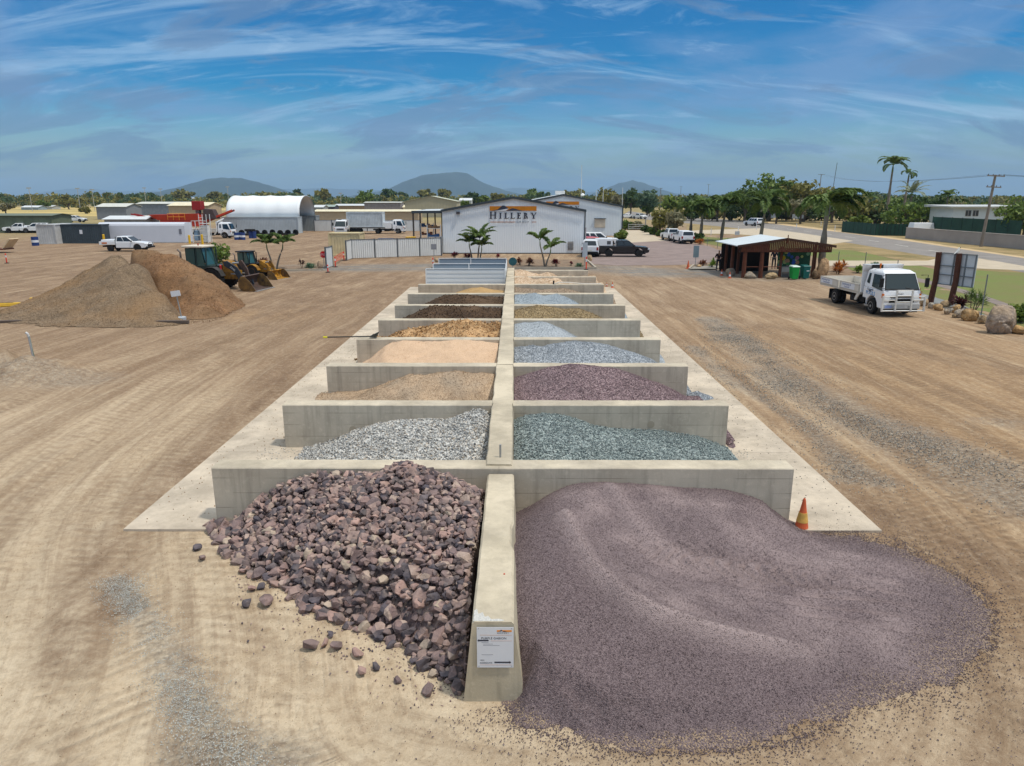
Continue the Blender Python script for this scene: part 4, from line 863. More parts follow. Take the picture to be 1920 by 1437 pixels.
LEAF = {'green': [(41,58,26),(75,97,41),(117,136,58),(146,158,75)], 'dark': [(31,46,26),(53,73,39),(80,100,51),(102,119,65)], 'olive': [(58,61,34),(102,102,51),(143,136,70),(168,153,87)],
        'bright': [(50,66,26),(84,104,38),(118,132,52),(146,150,70)], 'dusty': [(75,78,58),(117,117,90),(153,146,112),(170,158,126)], 'blue': [(36,56,43),(63,85,63),(92,114,85),(117,134,102)]}
for k_, v_ in LEAF.items(): leafmat('foliage ' + k_, v_, 1.1, .3)
BARK = mat('bark', (104, 92, 78), .95, bump=.5, bscale=14)
def leafcloud(n, cen, rad, size, r, up=.35, droop=0):
    """n leaf-sized quads over clumps"""
    k = r.integers(0, len(cen), n); d = r.normal(size=(n, 3)); d[:, 2] += up; d /= np.linalg.norm(d, axis=1)[:, None]
    rr = rad[k] * r.uniform(.45, 1.05, n) ** .6; P = cen[k] + d * rr[:, None] * np.array([1, 1, .8]); P[:, 2] -= droop * rr * r.random(n)
    nrm = d + r.normal(size=(n, 3)) * .6; nrm /= np.linalg.norm(nrm, axis=1)[:, None]
    a = np.cross(nrm, r.normal(size=(n, 3))); a /= np.linalg.norm(a, axis=1)[:, None] + 1e-9; b = np.cross(nrm, a)
    s = size * r.uniform(.6, 1.3, n)[:, None]
    return np.stack([P - a * s, P - b * s * .55, P + a * s, P + b * s * .55], 1).reshape(-1, 3)
def zc_of(p): return p.y * math.cos(PITCH) + (CAMH - p.z) * math.sin(PITCH)
def tree(label, px, by, ty, wpx, kind='green', name='tree', trunk=.35, dens=1.0, group=None, cat='tree', seed=None, base=None, flatt=.5, multi=False):
    p = G(px, by) if base is None else base; zc = zc_of(p); h = AY(px, ty, p.y).z; W = wpx * zc / F / 2 * 1.1; r = np.random.default_rng(seed or int(px * 7 + ty))
    o = T(name, label, cat, p, r.uniform(0, 6), group)
    c0 = h * trunk; ch = h - c0; nC = int(np.clip(10 + wpx / 3, 12, 46)); d = r.normal(size=(nC, 3)); d /= np.linalg.norm(d, axis=1)[:, None]; q = r.uniform(.25, .88, nC)[:, None]
    cen = d * q * np.array([W, W, ch / 2]) + np.array([0, 0, c0 + ch * .5]); rad = r.uniform(.30, .50, nC) * min(W, ch * .6)
    top = cen[:, 2] + rad * .8; cen[:, 2] -= max(0, top.max() - h)
    leaf = max(.10, .0032 * zc); area = 2 * W * ch; n = int(np.clip(area / (leaf * leaf * 1.1) * 3.2 * dens, 500, 16000))
    V = leafcloud(n, cen, rad, leaf, r); npmesh('crown', V, np.arange(n * 4).reshape(-1, 4), MATS['foliage ' + kind], o)
    mb = MB(); tr = max(.07, W * .07)
    starts = [(0, 0)] if not multi else [(0, 0), (.25, .1), (-.2, .15)]
    for sx, sy in starts: mb.tube([(sx, sy, -.1), (sx * 2 + r.uniform(-.1, .1) * W, sy * 2, c0 * .6), (sx * 3, sy * 2, c0 * 1.15), (0, 0, h * .75)], [tr, tr * .8, tr * .6, tr * .15], 7)
    for i in range(min(8, nC)): c = cen[i]; mb.tube([(0, 0, c0 * r.uniform(.6, 1.1)), tuple((c * np.array([.5, .5, .85]))), tuple(c)], [tr * .5, tr * .3, tr * .12], 5)
    mb.build('trunk', BARK, o); return o
# far treeline: reads as one mass
r = np.random.default_rng(3); cen = []; rad = []
for i in range(2400):
    px = r.uniform(-250, 2150); D = r.uniform(480, 800); p = AY(px, 380, D); s = r.uniform(2.2, 5.0); hh = r.uniform(.5, 7.0) * (.65 + .7 * vnoise(np.array([px / 60.]), np.array([1.]), 5)[0])
    cen.append((p.x, D, hh)); rad.append(s)
cen = np.array(cen); rad = np.array(rad); n = 120000
V = leafcloud(n, cen, rad, 1.15, r); V[:, 2] = np.maximum(V[:, 2], 0)
k_ = 0
mt = [MATS['foliage dark'], MATS['foliage olive'], MATS['foliage blue']]
tag(npmesh('far_woodland', V, np.arange(n * 4).reshape(-1, 4), mt[0], mats=mt[1:], mi=(vnoise(V[::4, 0] / 14, V[::4, 1] / 14, 3) * 3).astype(int).clip(0, 2)), 'continuous dark belt of trees along the horizon', 'woodland', kind='stuff')
TG = 'trees beyond the yard'
for a in [('bushy brown-green tree alone before the far left treeline', 130, 393, 366, 36, 'olive'), ('small pale green tree at the edge of the dry field, far left', 80, 393, 377, 24, 'bright'), ('bare-looking greyish tree at the far left edge', 12, 402, 380, 34, 'dusty'),
          ('low bush standing alone in the dry field', 160, 401, 390, 18, 'olive'), ('dark dome-shaped tree above the first grey shed', 222, 385, 366, 22, 'dark'), ('light green low tree left of the dark one above the grey sheds', 208, 385, 373, 22, 'bright'),
          ('dark pine-like tree above the second grey shed', 282, 384, 362, 18, 'dark'), ('large mid green tree above the tan shed', 345, 386, 357, 42, 'olive'), ('dark green tree behind the left end of the dome shelter', 412, 386, 360, 36, 'olive'), ('tree showing just over the dome shelter roof', 500, 386, 359, 34, 'olive'), ('narrow dark tree right of the dome shelter ridge', 559, 386, 354, 14, 'dark'),
          ('olive tree pair behind the dome opening', 608, 388, 355, 34, 'olive'), ('full bright green tree above the tan warehouse', 686, 392, 356, 46, 'green'), ('dark gum tree left of the khaki warehouse', 728, 388, 355, 30, 'dark'), ('small dark tree above the warehouse roof', 757, 386, 360, 18, 'dark'),
          ('reddish olive tree behind the khaki warehouse ridge', 798, 386, 355, 36, 'olive'), ('brown-green tree right of the khaki warehouse ridge', 834, 386, 354, 30, 'olive'), ('dark tree left of the main shed roof', 883, 392, 361, 30, 'dark'), ('low yellow-green bush left of the main shed roof', 868, 398, 378, 28, 'bright'), ('yellow-green tree rising behind the main shed roof', 902, 392, 367, 30, 'bright'),
          ('green tree behind the ridge of the main shed', 933, 390, 363, 26, 'olive'), ('round dark green tree right of the main shed ridge', 1000, 388, 354, 44, 'green'), ('dark pine-like tree between the two shed ridges', 1026, 388, 362, 14, 'dark'), ('wide low tree behind the second shed roof', 1075, 386, 356, 56, 'olive'),
          ('tall olive tree above the right side of the second shed', 1136, 402, 351, 42, 'olive'), ('greyish half-bare tree right of the second shed', 1156, 404, 366, 26, 'dusty'), ('dark gum behind the gate, left', 1182, 404, 353, 44, 'dark'), ('dark gum behind the gate, right', 1212, 406, 355, 50, 'blue'), ('low dark green shrub right of the distant gate track', 1218, 406, 382, 26, 'green'), ('light green tree behind the brown shrub', 1258, 412, 364, 46, 'bright'),
          ('low dark tree behind the first palms', 1290, 410, 362, 60, 'dark'), ('dusty grey tree over the road, left', 1345, 416, 366, 60, 'dark')]:
    tree(*a, group=TG)
tree('tall spreading gum, highest tree of the right-hand grove', 1440, 415, 320, 112, 'green', group=TG, trunk=.3, dens=1.1)
for i_, (px_, tp__, w__, kd_) in enumerate(((1300,384,50,'dark'),(1335,388,50,'olive'),(1372,384,56,'dark'),(1408,380,56,'green'),(1440,386,60,'dark'),(1474,388,56,'dusty'),(1506,382,60,'dark'),(1540,380,56,'green'),(1574,382,56,'dark'),(1270,388,44,'olive'))):
    tree('shrubby tree ' + ('at the left end', 'second from the left', 'behind the pair of palms', 'left of the car on the road', 'just under the tallest gum', 'grey one left of the sign boards', 'right under the yellow-green tree', 'behind the wide sign board', 'behind the leaning palm trunk', 'at the far left end')[i_] + ' of the grove understorey', px_, 414, tp__, w__, kd_, 'shrub', .05, group='shrubby understorey of the grove', cat='shrub')
tree('broad yellow-green tree right of the tallest gum', 1505, 416, 335, 112, 'olive', group=TG, trunk=.3, dens=1.1)
tree('dusty grey-leaved tree in front of the tallest gum', 1455, 420, 366, 56, 'dusty', group=TG, trunk=.35, dens=.6)
tree('dusty grey-leaved tree beneath the yellow-green tree', 1500, 420, 372, 60, 'dusty', group=TG, trunk=.4, dens=.6)
tree('dark tree at the left of the right-hand grove', 1395, 416, 345, 76, 'dark', group=TG, trunk=.25)
tree('green tree behind the leaning foxtail palm', 1560, 418, 352, 76, 'green', group=TG, trunk=.25)
tree('small twisted tree between road and grove', 1586, 426, 384, 34, 'dusty', group=TG, trunk=.55, dens=.5, multi=True)
for a in [('olive tree left of the tall royal palm', 1612, 428, 364, 76, 'olive'), ('dense dark tree behind the green fence, left', 1640, 428, 376, 96, 'dark'), ('dense bright-edged tree behind the green fence, middle', 1700, 434, 376, 110, 'green'), ('dark tree at the foot of the fan palm', 1752, 432, 360, 90, 'dark'),
          ('olive tree in front of the left end of the white house', 1785, 434, 376, 44, 'dusty'), ('slender green shrub before the white house windows', 1822, 430, 393, 22, 'green'), ('bright low shrub behind the green fence', 1615, 430, 402, 40, 'bright')]:
    tree(*a, group='garden trees behind the green fence', trunk=.12)
for i_, (px_, tp__, w__, kd_) in enumerate(((1600,358,80,'dark'),(1668,366,90,'green'),(1722,358,84,'dark'),(1770,370,70,'olive'))): tree('tall dense tree of the back row of the garden grove, ' + ('leftmost', 'behind the royal palm trunk', 'behind the grey fan palm', 'nearest the white house')[i_], px_, 422, tp__, w__, kd_, group='garden trees behind the green fence', trunk=.08)
tree('large green tree leaning in at the right edge of the photo', 1918, 452, 364, 96, 'green', trunk=.2, dens=1.1)
tree('low pale hedge of trees beyond the white house', 1850, 420, 378, 120, 'bright', trunk=.1)
BG_ = 'shrubs by the driveway gate'
tree('tall brownish weeping shrub by the driveway', 1237, 441, 390, 38, 'olive', 'shrub', .2, group=BG_, cat='shrub', multi=True)
tree('tall pale feathery shrub right of the brownish one', 1262, 443, 394, 36, 'dusty', 'shrub', .15, group=BG_, cat='shrub', multi=True)
for a in [('clipped green hedge left of the driveway gate', 1176, 431, 413, 20, 'green'), ('clipped grey-green hedge right along the gate', 1195, 431, 415, 26, 'dusty'), ('round dark green bush at the left of the driveway kerb', 1213, 436, 422, 18, 'dark'), ('round dark green bush lower on the driveway kerb', 1225, 440, 426, 18, 'green'),
          ('yellowish bush at the corner of the second shed', 1165, 449, 431, 22, 'bright'), ('dark bush beside the parked white utes', 1308, 455, 438, 20, 'dark'), ('low clump of strappy leaves along the driveway kerb', 1240, 443, 433, 18, 'green')]:
    tree(*a[:6], 'bush', .05, group=BG_, cat='bush')
# ================================================================ ROADS
ASPH = mat('bleached asphalt', (134, 128, 122), .9, var=.22, vscale=.5, bump=.3, bscale=30)
CONP = mat('pale path concrete', (184, 170, 148), .9, var=.15, vscale=.8)
LAWN = mat('mown lawn', (100, 114, 54), .95, var=.35, vscale=.25, bump=.8, bscale=25, tint=(146,136,88))
DRYG = mat('dry verge grass', (158, 134, 96), .95, var=.3, vscale=.3, bump=.8, bscale=25, tint=(130, 120, 74))
PURP = mat('purple brown bitumen', (136, 120, 114), .92, var=.22, vscale=.6, bump=.3, bscale=30)
CREA = mat('pale verge dirt', (188, 164, 126), .95, var=.2, vscale=.5)
sheet('lawn', 'green mown lawn strip beside the yard and road', [(1300,443),(1345,446),(1430,447),(1520,452),(1640,478),(1750,505),(1925,505),(2300,560),(2300,760),(1930,640),(1880,618),(1850,604),(1790,580),(1725,560),(1700,545),(1560,492),(1500,474),(1400,470),(1325,458)], .004, LAWN, .12, 1.5, 2)
sheet('verge', 'brown dry grass verge along the road', [(1290,412),(1330,410),(1430,424),(1520,440),(1660,462),(1790,485),(1925,500),(1925,512),(1800,506),(1700,490),(1600,470),(1500,462),(1440,446),(1370,440),(1285,442)], .008, DRYG, .15, 1.5, 3)
sheet('far_verge', 'dry grass and dirt on the far side of the road', [(1200,409),(1300,407),(1400,404),(1600,402),(2100,400),(2300,470),(1920,488),(1840,474),(1700,452),(1560,437),(1430,419),(1330,411)], .006, DRYG, .15, 3, 4)
sheet('road', 'grey bitumen road curving in from the right', [(1180,396),(1210,401),(1300,409),(1380,413),(1440,419),(1560,434),(1700,452),(1840,473),(1925,485),(2300,530),(2300,590),(1925,512),(1800,490),(1700,474),(1600,457),(1500,443),(1400,430),(1300,420),(1200,411),(1160,408)], .016, ASPH, 0)
sheet('road_shoulder', 'cream shoulder along the far edge of the road', [(1440,416),(1560,431),(1700,449),(1840,470),(1925,482),(1925,487),(1840,475),(1700,454),(1560,436),(1440,421)], .012, CREA, .1, 1.5)
sheet('footpath', 'pale concrete path from the road along the lawn', [(1285,433),(1430,428),(1500,437),(1600,452),(1560,458),(1440,443),(1370,439),(1285,438)], .020, CONP, 0)
sheet('footpath', 'wide pale concrete crossover behind the sign frame', [(1545,489),(1620,489),(1740,489),(1790,476),(1925,500),(2050,512),(2050,530),(1925,507),(1860,505),(1800,502),(1740,498),(1640,499),(1545,499)], .020, CONP, 0)
sheet('cycle_path', 'narrow grey path winding across the lawn', [(1560,499),(1640,505),(1700,523),(1740,533),(1790,545),(1850,565),(1925,592),(2000,620),(2000,605),(1925,582),(1850,556),(1790,538),(1740,526),(1700,516),(1650,499),(1560,494)], .014, mat('grey path', (128, 116, 108), .9), 0)
sheet('car_park', 'purplish bitumen car park right of the main shed', [(1090,494),(1104,474),(1140,462),(1170,452),(1255,449),(1290,455),(1330,462),(1362,474),(1350,490),(1300,496),(1230,498),(1150,498)], .006, PURP, .1, 1.2, 7)
sheet('driveway', 'cream concrete driveway leading to the gate', [(1172,456),(1168,445),(1168,432),(1212,432),(1218,438),(1236,446),(1256,451)], .012, CONP, 0)
sheet('dry_field', 'pale yellow dry grass paddock, far left', [(-700,403),(-700,388),(200,388),(860,388),(860,392),(250,396),(190,406),(60,404)], .012, mat('dry paddock', (190, 166, 104), .95, var=.25, vscale=.02, tint=(168,152,96)), 0)
mb = MB()
for i in range(9):
    a = 1500 + i * 48; y = 438.5 + i * 6.2; g_ = G(a, y); g2_ = G(a + 14, y + 1.8); d = (g2_ - g_); nrm = Vector((-d.y, d.x, 0)).normalized() * .06
mb2 = MB()
for i in range(14):
    t0 = i / 14; p = [G(1300, 414), G(1440, 425), G(1600, 446), G(1925, 500)]
    def cv(t): 
        k = min(2, int(t * 3)); return p[k].lerp(p[k+1], t * 3 - k)
    a_, b_ = cv(t0), cv(t0 + .03); d = (b_ - a_); nn_ = Vector((-d.y, d.x, 0)).normalized() * .06; mb2.add([tuple(q + Vector((0, 0, .02))) for q in (a_ - nn_, b_ - nn_, b_ + nn_, a_ + nn_)], [(0, 1, 2, 3)])
mb2.build('road_marking', mat('road paint', (215, 212, 200), .7), label='white dashed centre line of the road', kind='structure')
# ================================================================ BUILDINGS
ZINC = mat('pale grey steel cladding', (226, 231, 234), .5, var=.05, vscale=.3, spec=.4)
ZINC_S = mat('pale steel cladding second shed', (212, 222, 228), .5, var=.05, vscale=.3)
ROOFW = mat('light steel roof', (205, 208, 208), .4, var=.06); TRIM = mat('slate trim', (62, 70, 76), .5); DARKG = mat('dark shade interior', (46, 46, 46), .9)
TAN = mat('tan cladding', (178, 158, 130), .7, var=.08); CREAM = mat('cream cladding', (214, 198, 168), .7, var=.06); GREYW = mat('grey cladding', (132, 134, 138), .6, var=.06); OLG = mat('olive green cladding', (96, 106, 88), .7, var=.08); KHK = mat('khaki cladding', (168, 160, 136), .7, var=.06)
STEEL = mat('galvanised steel', (166, 168, 168), .4, .5); BLACK = mat('black plastic', (28, 29, 31), .5); RUBBER = mat('tyre rubber', (34, 33, 33), .85); WHITEP = mat('white vehicle paint', (226, 228, 230), .25, var=.04, spec=.5)
def shed(label, x0, x1, y0, y1, ev, rg, axis, wm, rm, pitch=.35, over=.25, name='shed', cat='shed', group=None, door=None, z0=0.0, tm=None):
    o = T(name, label, cat, ((x0 + x1) / 2, y0, 0), 0, group); w_ = (x1 - x0) / 2; d = y1 - y0
    gz = lambda t: ev + (rg - ev) * (1 - abs(2 * t - 1)); fl = lambda t: ev
    mb = MB()
    for (a, b_, f_) in (((-w_, 0), (w_, 0), gz if axis == 'y' else fl), ((w_, 0), (w_, d), fl if axis == 'y' else gz), ((w_, d), (-w_, d), gz if axis == 'y' else fl), ((-w_, d), (-w_, 0), fl if axis == 'y' else gz)):
        corr(mb, a, b_, z0, f_, pitch, .014)
    mb.build('walls', wm, o)
    t = .08; c = over
    if axis == 'y': A_ = [[(-w_-c, -c, ev - c * (rg - ev) / w_ + t), (0, -c, rg + t), (0, d + c, rg + t), (-w_-c, d + c, ev - c * (rg - ev) / w_ + t)], [(0, -c, rg + t), (w_+c, -c, ev - c * (rg - ev) / w_ + t), (w_+c, d + c, ev - c * (rg - ev) / w_ + t), (0, d + c, rg + t)]]
    else: m_ = d / 2; s = (rg - ev) / m_; A_ = [[(-w_-c, -c, ev - c * s + t), (w_+c, -c, ev - c * s + t), (w_+c, m_, rg + t), (-w_-c, m_, rg + t)], [(-w_-c, m_, rg + t), (w_+c, m_, rg + t), (w_+c, d + c, ev - c * s + t), (-w_-c, d + c, ev - c * s + t)]]
    mb = MB(); [slab_roof(mb, a, .07) for a in A_]; mb.build('roof', rm, o)
    return o
# --- main shed with the company sign
MX0, MX1, MY = -8.1, 7.75, 81.3; MC = (MX0 + MX1) / 2
ms = shed('big pale steel shed with the orange mountain sign, nearest in the middle', MX0, MX1, MY, 104, 4.72, 6.12, 'y', ZINC, ROOFW, .20, .12)
mb = MB(); w_ = (MX1 - MX0) / 2
for s in (-1, 1):
    mb.hexa([(s * (w_ + .16), -.26, 4.58), (0, -.26, 6.0), (0, -.18, 6.0), (s * (w_ + .16), -.18, 4.58)][::s], [(s * (w_ + .16), -.26, 4.84), (0, -.26, 6.26), (0, -.18, 6.26), (s * (w_ + .16), -.18, 4.84)][::s])
mb.build('barge_trim', TRIM, ms)
MB().box(w_ - .02, w_ + .12, -.06, .10, 0, 4.6).build('corner_trim', TRIM, ms)
MB().box(w_ + .13, w_ + .22, -.05, .05, 0, 2.9).build('downpipe', mat('pale pipe', (190, 180, 180), .5), ms)
mb = MB(); mb.box(-w_ - .02, w_, -.05, .02, 0, .10); mb.build('base_flashing', TRIM, ms)
gr_ = MB()
for k in range(7): gr_.box(6.1, 6.75, -.07, -.04, .42 + k * .14, .49 + k * .14)
gr_.build('wall_vent', mat('vent slats', (120, 110, 100), .6), ms)
MB().box(-6.35, -5.95, -.3, -.03, 4.35, 4.62).build('flood_lamp', mat('dark lamp', (70, 66, 70), .5), ms)
def serif(ch, x, z, h, wd, st, mb, y0, y1):
    sl_ = st * .55; s_ = st * 1.05; th = st * .42; B = lambda a, b_, c, d: mb.box(x + a, x + b_, y0, y1, z + c, z + d)
    if ch in 'HILER': B(0, st, 0, h); B(-s_ * .45, st + s_ * .45, 0, th * .7); B(-s_ * .45, st + s_ * .45, h - th * .7, h)
    if ch == 'H': B(wd - st, wd, 0, h); B(wd - st - s_ * .45, wd + s_ * .45, 0, th * .7); B(wd - st - s_ * .45, wd + s_ * .45, h - th * .7, h); B(0, wd, h * .48, h * .48 + th)
    if ch in 'LE': B(0, wd, 0, th); B(wd - th, wd, 0, h * .24)
    if ch == 'E': B(0, wd * .9, h - th, h); B(wd * .9 - th, wd * .9, h * .78, h); B(0, wd * .7, h * .5, h * .5 + th); B(wd * .7 - th, wd * .7, h * .42, h * .64)
    def ql(pts): mb.prism([(x + a, z + b_) for a, b_ in pts], y0, y1)
    if ch == 'R':
        n = 8; cxx, cz, ro, ri = st, h * .74, h * .26, h * .26 - st * .8
        for i in range(n):
            a0 = -math.pi / 2 + math.pi * i / n; a1 = -math.pi / 2 + math.pi * (i + 1) / n; kx = 1.15
            ql([(cxx + kx * ro * math.cos(a0), cz + ro * math.sin(a0)), (cxx + kx * ro * math.cos(a1), cz + ro * math.sin(a1)), (cxx + kx * (ri + .02 * 0) * math.cos(a1), cz + (ro - th) * math.sin(a1)), (cxx + kx * ri * math.cos(a0), cz + (ro - th) * math.sin(a0))])
        ql([(st + .1 * wd, h * .5), (st * 1.9 + .1 * wd, h * .5), (wd + st * .35, 0), (wd - st * .55, 0)])
    if ch == 'Y':
        B(wd / 2 - st / 2, wd / 2 + st / 2, 0, h * .46); B(wd / 2 - st, wd / 2 + st, 0, th * .7)
        ql([(0, h), (st * 1.1, h), (wd / 2 + st / 2, h * .44), (wd / 2 - st / 2, h * .44)]); ql([(wd - st * .5, h), (wd, h), (wd / 2 + st / 2, h * .44), (wd / 2, h * .44)]); B(-s_ * .5, st * 1.5, h - th * .6, h); B(wd - st * 1.2, wd + s_ * .4, h - th * .6, h)
def company_sign(parent, x0, x1, ztop, y, full=True):
    w_ = x1 - x0; bh = w_ * .105
    hill_logo(parent, x0, x1, ztop - bh, ztop, y, .02, mat('sign orange', (222, 138, 30), .5), mat('sign slate', (62, 66, 80), .5))
    z = ztop - bh - w_ * .165; lx = x0 + .01 * w_; hs_ = w_ * .13; mb = MB(); 
    for ch, a, wd, big in (('H', 0, .125, 1.12), ('I', .205, .03, .95), ('L', .315, .08, .95), ('L', .445, .08, .95), ('E', .585, .075, .95), ('R', .725, .075, .95), ('Y', .87, .115, .95)):
        serif(ch, lx + a * w_, z, hs_ * big, wd * w_, .030 * w_, mb, y - .02, y)
    mb.build('lettering', mat('sign slate', (62, 66, 80)), parent)
    z2 = z - w_ * .075
    mb = MB(); mb.box(x0 + .01 * w_, x0 + .55 * w_, y - .015, y, z2, z2 + w_ * .012); mb.build('rule', mat('sign brown rule', (190, 128, 88), .5), parent)
    mb = MB(); mb.box(x0 + .90 * w_, x1, y - .015, y, z2, z2 + w_ * .012); mb.build('rule', mat('sign brown rule', (190, 128, 88), .5), parent)
    text('lettering', 'G R O U P', w_ * .058, mat('sign grey', (104, 112, 124), .5), parent, (x0 + .575 * w_, y, z2 - w_ * .014), XF, .01)
a_, b_ = AY(918, 386, MY - .1), AY(1006, 386, MY - .1)
company_sign(ms, a_.x - MC, b_.x - MC, a_.z, -.07)
s2 = shed('second pale steel shed standing behind to the right with the same orange sign', -1.9, 17.9, 122, 150, 4.8, 6.65, 'y', ZINC_S, ROOFW, .25, .12)
mb = MB()
for s in (-1, 1): mb.hexa([(s * 10.06, -.26, 4.6), (0, -.26, 6.5), (0, -.18, 6.5), (s * 10.06, -.18, 4.6)][::s], [(s * 10.06, -.26, 4.88), (0, -.26, 6.78), (0, -.18, 6.78), (s * 10.06, -.18, 4.88)][::s])
mb.build('barge_trim', TRIM, s2); MB().box(9.85, 10.05, -.08, .1, 0, 4.7).build('corner_trim', TRIM, s2)
a_, b_ = AY(1024, 377.5, 121.9), AY(1086, 377.5, 121.9); company_sign(s2, a_.x - 8.0, b_.x - 8.0, a_.z, -.07)
MB().box(5.3, 7.1, -.12, -.04, 1.35, 2.75).build('window', mat('louvre window', (196, 186, 168), .5), s2); MB().box(5.2, 7.2, -.25, -.12, 2.75, 2.85).build('window_hood', TRIM, s2)
MB().lathe([(.02, 0), (.38, .22), (.30, .34), (0.02, .55)], 12, Matrix.Translation((3.5, 3, 6.4))).build('roof_vent', mat('white vent', (225, 225, 222), .5), s2)
MB().box(-1.2, .4, 2, 3.2, 6.7, 7.3).build('roof_unit', mat('white vent', (225, 225, 222), .5), s2)
# antennas
for px, by, ty, lb in ((1089, 394, 310, 'very tall thin antenna mast behind the second shed'), (1117, 395, 357, 'white flagpole-like mast right of the second shed ridge'), (1130, 396, 354, 'second white mast at the right of the second shed'), (1166, 400, 352, 'thin mast at the right end of the second shed')):
    p = AY(px, by, 131); o = MB().tube([(0, 0, 0), (0, 0, AY(px, ty, 131).z)], .05, 5).build('antenna_mast', mat('pale mast', (200, 200, 196), .5), label=lb, cat='mast', group='masts by the second shed'); o.location = (p.x, 131, 0)
# lean-to at the left of the main shed
lt = T('lean_to', 'open steel lean-to with racks of stock on the left side of the main shed', 'lean-to', (-9.8, 82, 0))
MB().hexa([(-1.75, -.2, 4.55), (1.68, -.2, 4.62), (1.68, 14, 4.62), (-1.75, 14, 4.55)], [(-1.75, -.2, 4.67), (1.68, -.2, 4.74), (1.68, 14, 4.74), (-1.75, 14, 4.67)]).build('roof', ROOFW, lt)
MB().box(-1.8, 1.68, -.26, -.2, 4.42, 4.70).build('gutter', TRIM, lt)
for x, y in ((-1.65, 0), (-1.65, 6), (-1.65, 13.5), (-.7, 13.8), (.2, 13.8), (1.1, 13.8)): MB().box(x - .08, x + .08, y - .08, y + .08, 0, 4.6).build('post', mat('dark post', (74, 66, 60), .6), lt)
def rack(label, x, y, cols_):
    o = T('storage_rack', label, 'rack', (x, y, 0))
    for s in (-.75, .75): MB().box(s - .04, s + .04, -.04, .04, 0, 3.2).build('upright', mat('white rack steel', (212, 214, 212), .5), o)
    for k in range(3):
        z = .9 + k * .95; MB().box(-.75, .75, -.03, .5, z - .04, z).build('shelf', mat('white rack steel', (212, 214, 212)), o); mb = MB(); rr = random.Random(k); xx = -.68
        while xx < .6: 
            ww = rr.uniform(.2, .4); mb.box(xx, min(.7, xx + ww), .05, .45, z, z + rr.uniform(.15, .4)); xx += ww + .02
        mb.build('stock', cols_[k % len(cols_)], o)
rack('white storage rack of orange and blue stock under the lean-to', -9.1, 81.4, [mat('orange stock', (150, 88, 52), .7), mat('blue stock', (50, 78, 118), .6), mat('brown stock', (120, 92, 66), .7)])
rack('darker storage rack deeper under the lean-to', -10.4, 86, [mat('blue stock', (50, 78, 118)), mat('orange stock', (150, 88, 52))])
o = MB().box(-.5, .5, -.5, .5, 0, 1.9).box(-.52, .52, -.52, .52, 1.9, 1.98).build('yellow_tote', mat('yellow plastic', (216, 168, 40), .5), label='yellow plastic bin of goods beside the lean-to', cat='bin', bevel=.04); o.location = (-12.3 + .9, 79.2, 0)
for x_, y_, w_, h_, c_, nm_, lb_ in ((-13.6, 80, 2.4, .9, (150, 112, 70), 'timber_stack', 'stack of brown timber behind the ribbed fence'), (-14.9, 84, 2.0, 1.0, (70, 84, 112), 'pallet_stack', 'blue wrapped pallet goods behind the ribbed fence'), (-17.2, 86, 3.0, .7, (60, 58, 56), 'pipe_stack', 'dark pipes stacked behind the cream container')):
    st_ = T(nm_, lb_, 'stack', (x_, y_, 0)); rr = random.Random(int(-x_ * 7))
    for k in range(3): MB().box(-w_/2 + rr.uniform(0, .15), w_/2 - rr.uniform(0, .3), -.5, .5, .6 + k * h_ / 3, .6 + (k + .85) * h_ / 3).build('layer', mat('stack %d %d %d' % c_, c_, .8, var=.35, vscale=4), st_)
    for x in (-w_/2 + .3, w_/2 - .3): MB().box(x - .06, x + .06, -.5, .5, 0, .6).build('bearer', mat('bearer timber', (120, 96, 70), .8), st_)
# fences of white ribbed panels
FW = mat('off white fence sheet', (216, 218, 216), .5, var=.05); FP = mat('grey fence post', (92, 96, 100), .5)
def panel_fence(label, P, h, name='panel_fence', n=4):
    o = T(name, label, 'fence', (*P[0], 0)); P = [Vector(p) - Vector(P[0]) for p in P]
    for i in range(len(P) - 1):
        a, b_ = P[i], P[i+1]; mb = MB(); corr(mb, a, b_, .06, h, .22, .025); corr(mb, b_, a, .06, h, .22, .01); mb.build('panel', FW, o)
        d = (b_ - a).normalized() * .0; mb = MB(); n_ = Vector((-(b_-a).y, (b_-a).x)).normalized() * .04
        mb.hexa([(*(a - n_), h), (*(b_ - n_), h), (*(b_ + n_), h), (*(a + n_), h)], [(*(a - n_), h + .06), (*(b_ - n_), h + .06), (*(b_ + n_), h + .06), (*(a + n_), h + .06)]); mb.build('top_rail', FP, o)
    for p in P: MB().box(p.x - .06, p.x + .06, p.y - .06, p.y + .06, 0, h + .1).build('post', FP, o)
    return o
f0, f1 = G(660, 485.5), G(828, 480); fs_ = [G(650, 489)[:2]] + [tuple(f0.lerp(f1, i / 4)[:2]) for i in range(5)] + [(-8.2, 81.2)]
panel_fence('white ribbed sheet fence running up to the left corner of the main shed', [tuple(p)[:2] for p in fs_], 1.9)
panel_fence('farther white ribbed fence behind the parked trucks', [tuple(G(590 + 33 * i, 434)[:2]) for i in range(7)], 2.05)
o = panel_fence('single white sheet gate panel beside the stop sign', [tuple(G(612, 503.5)[:2]), tuple(G(624, 500)[:2])], 1.78, 'gate_panel')
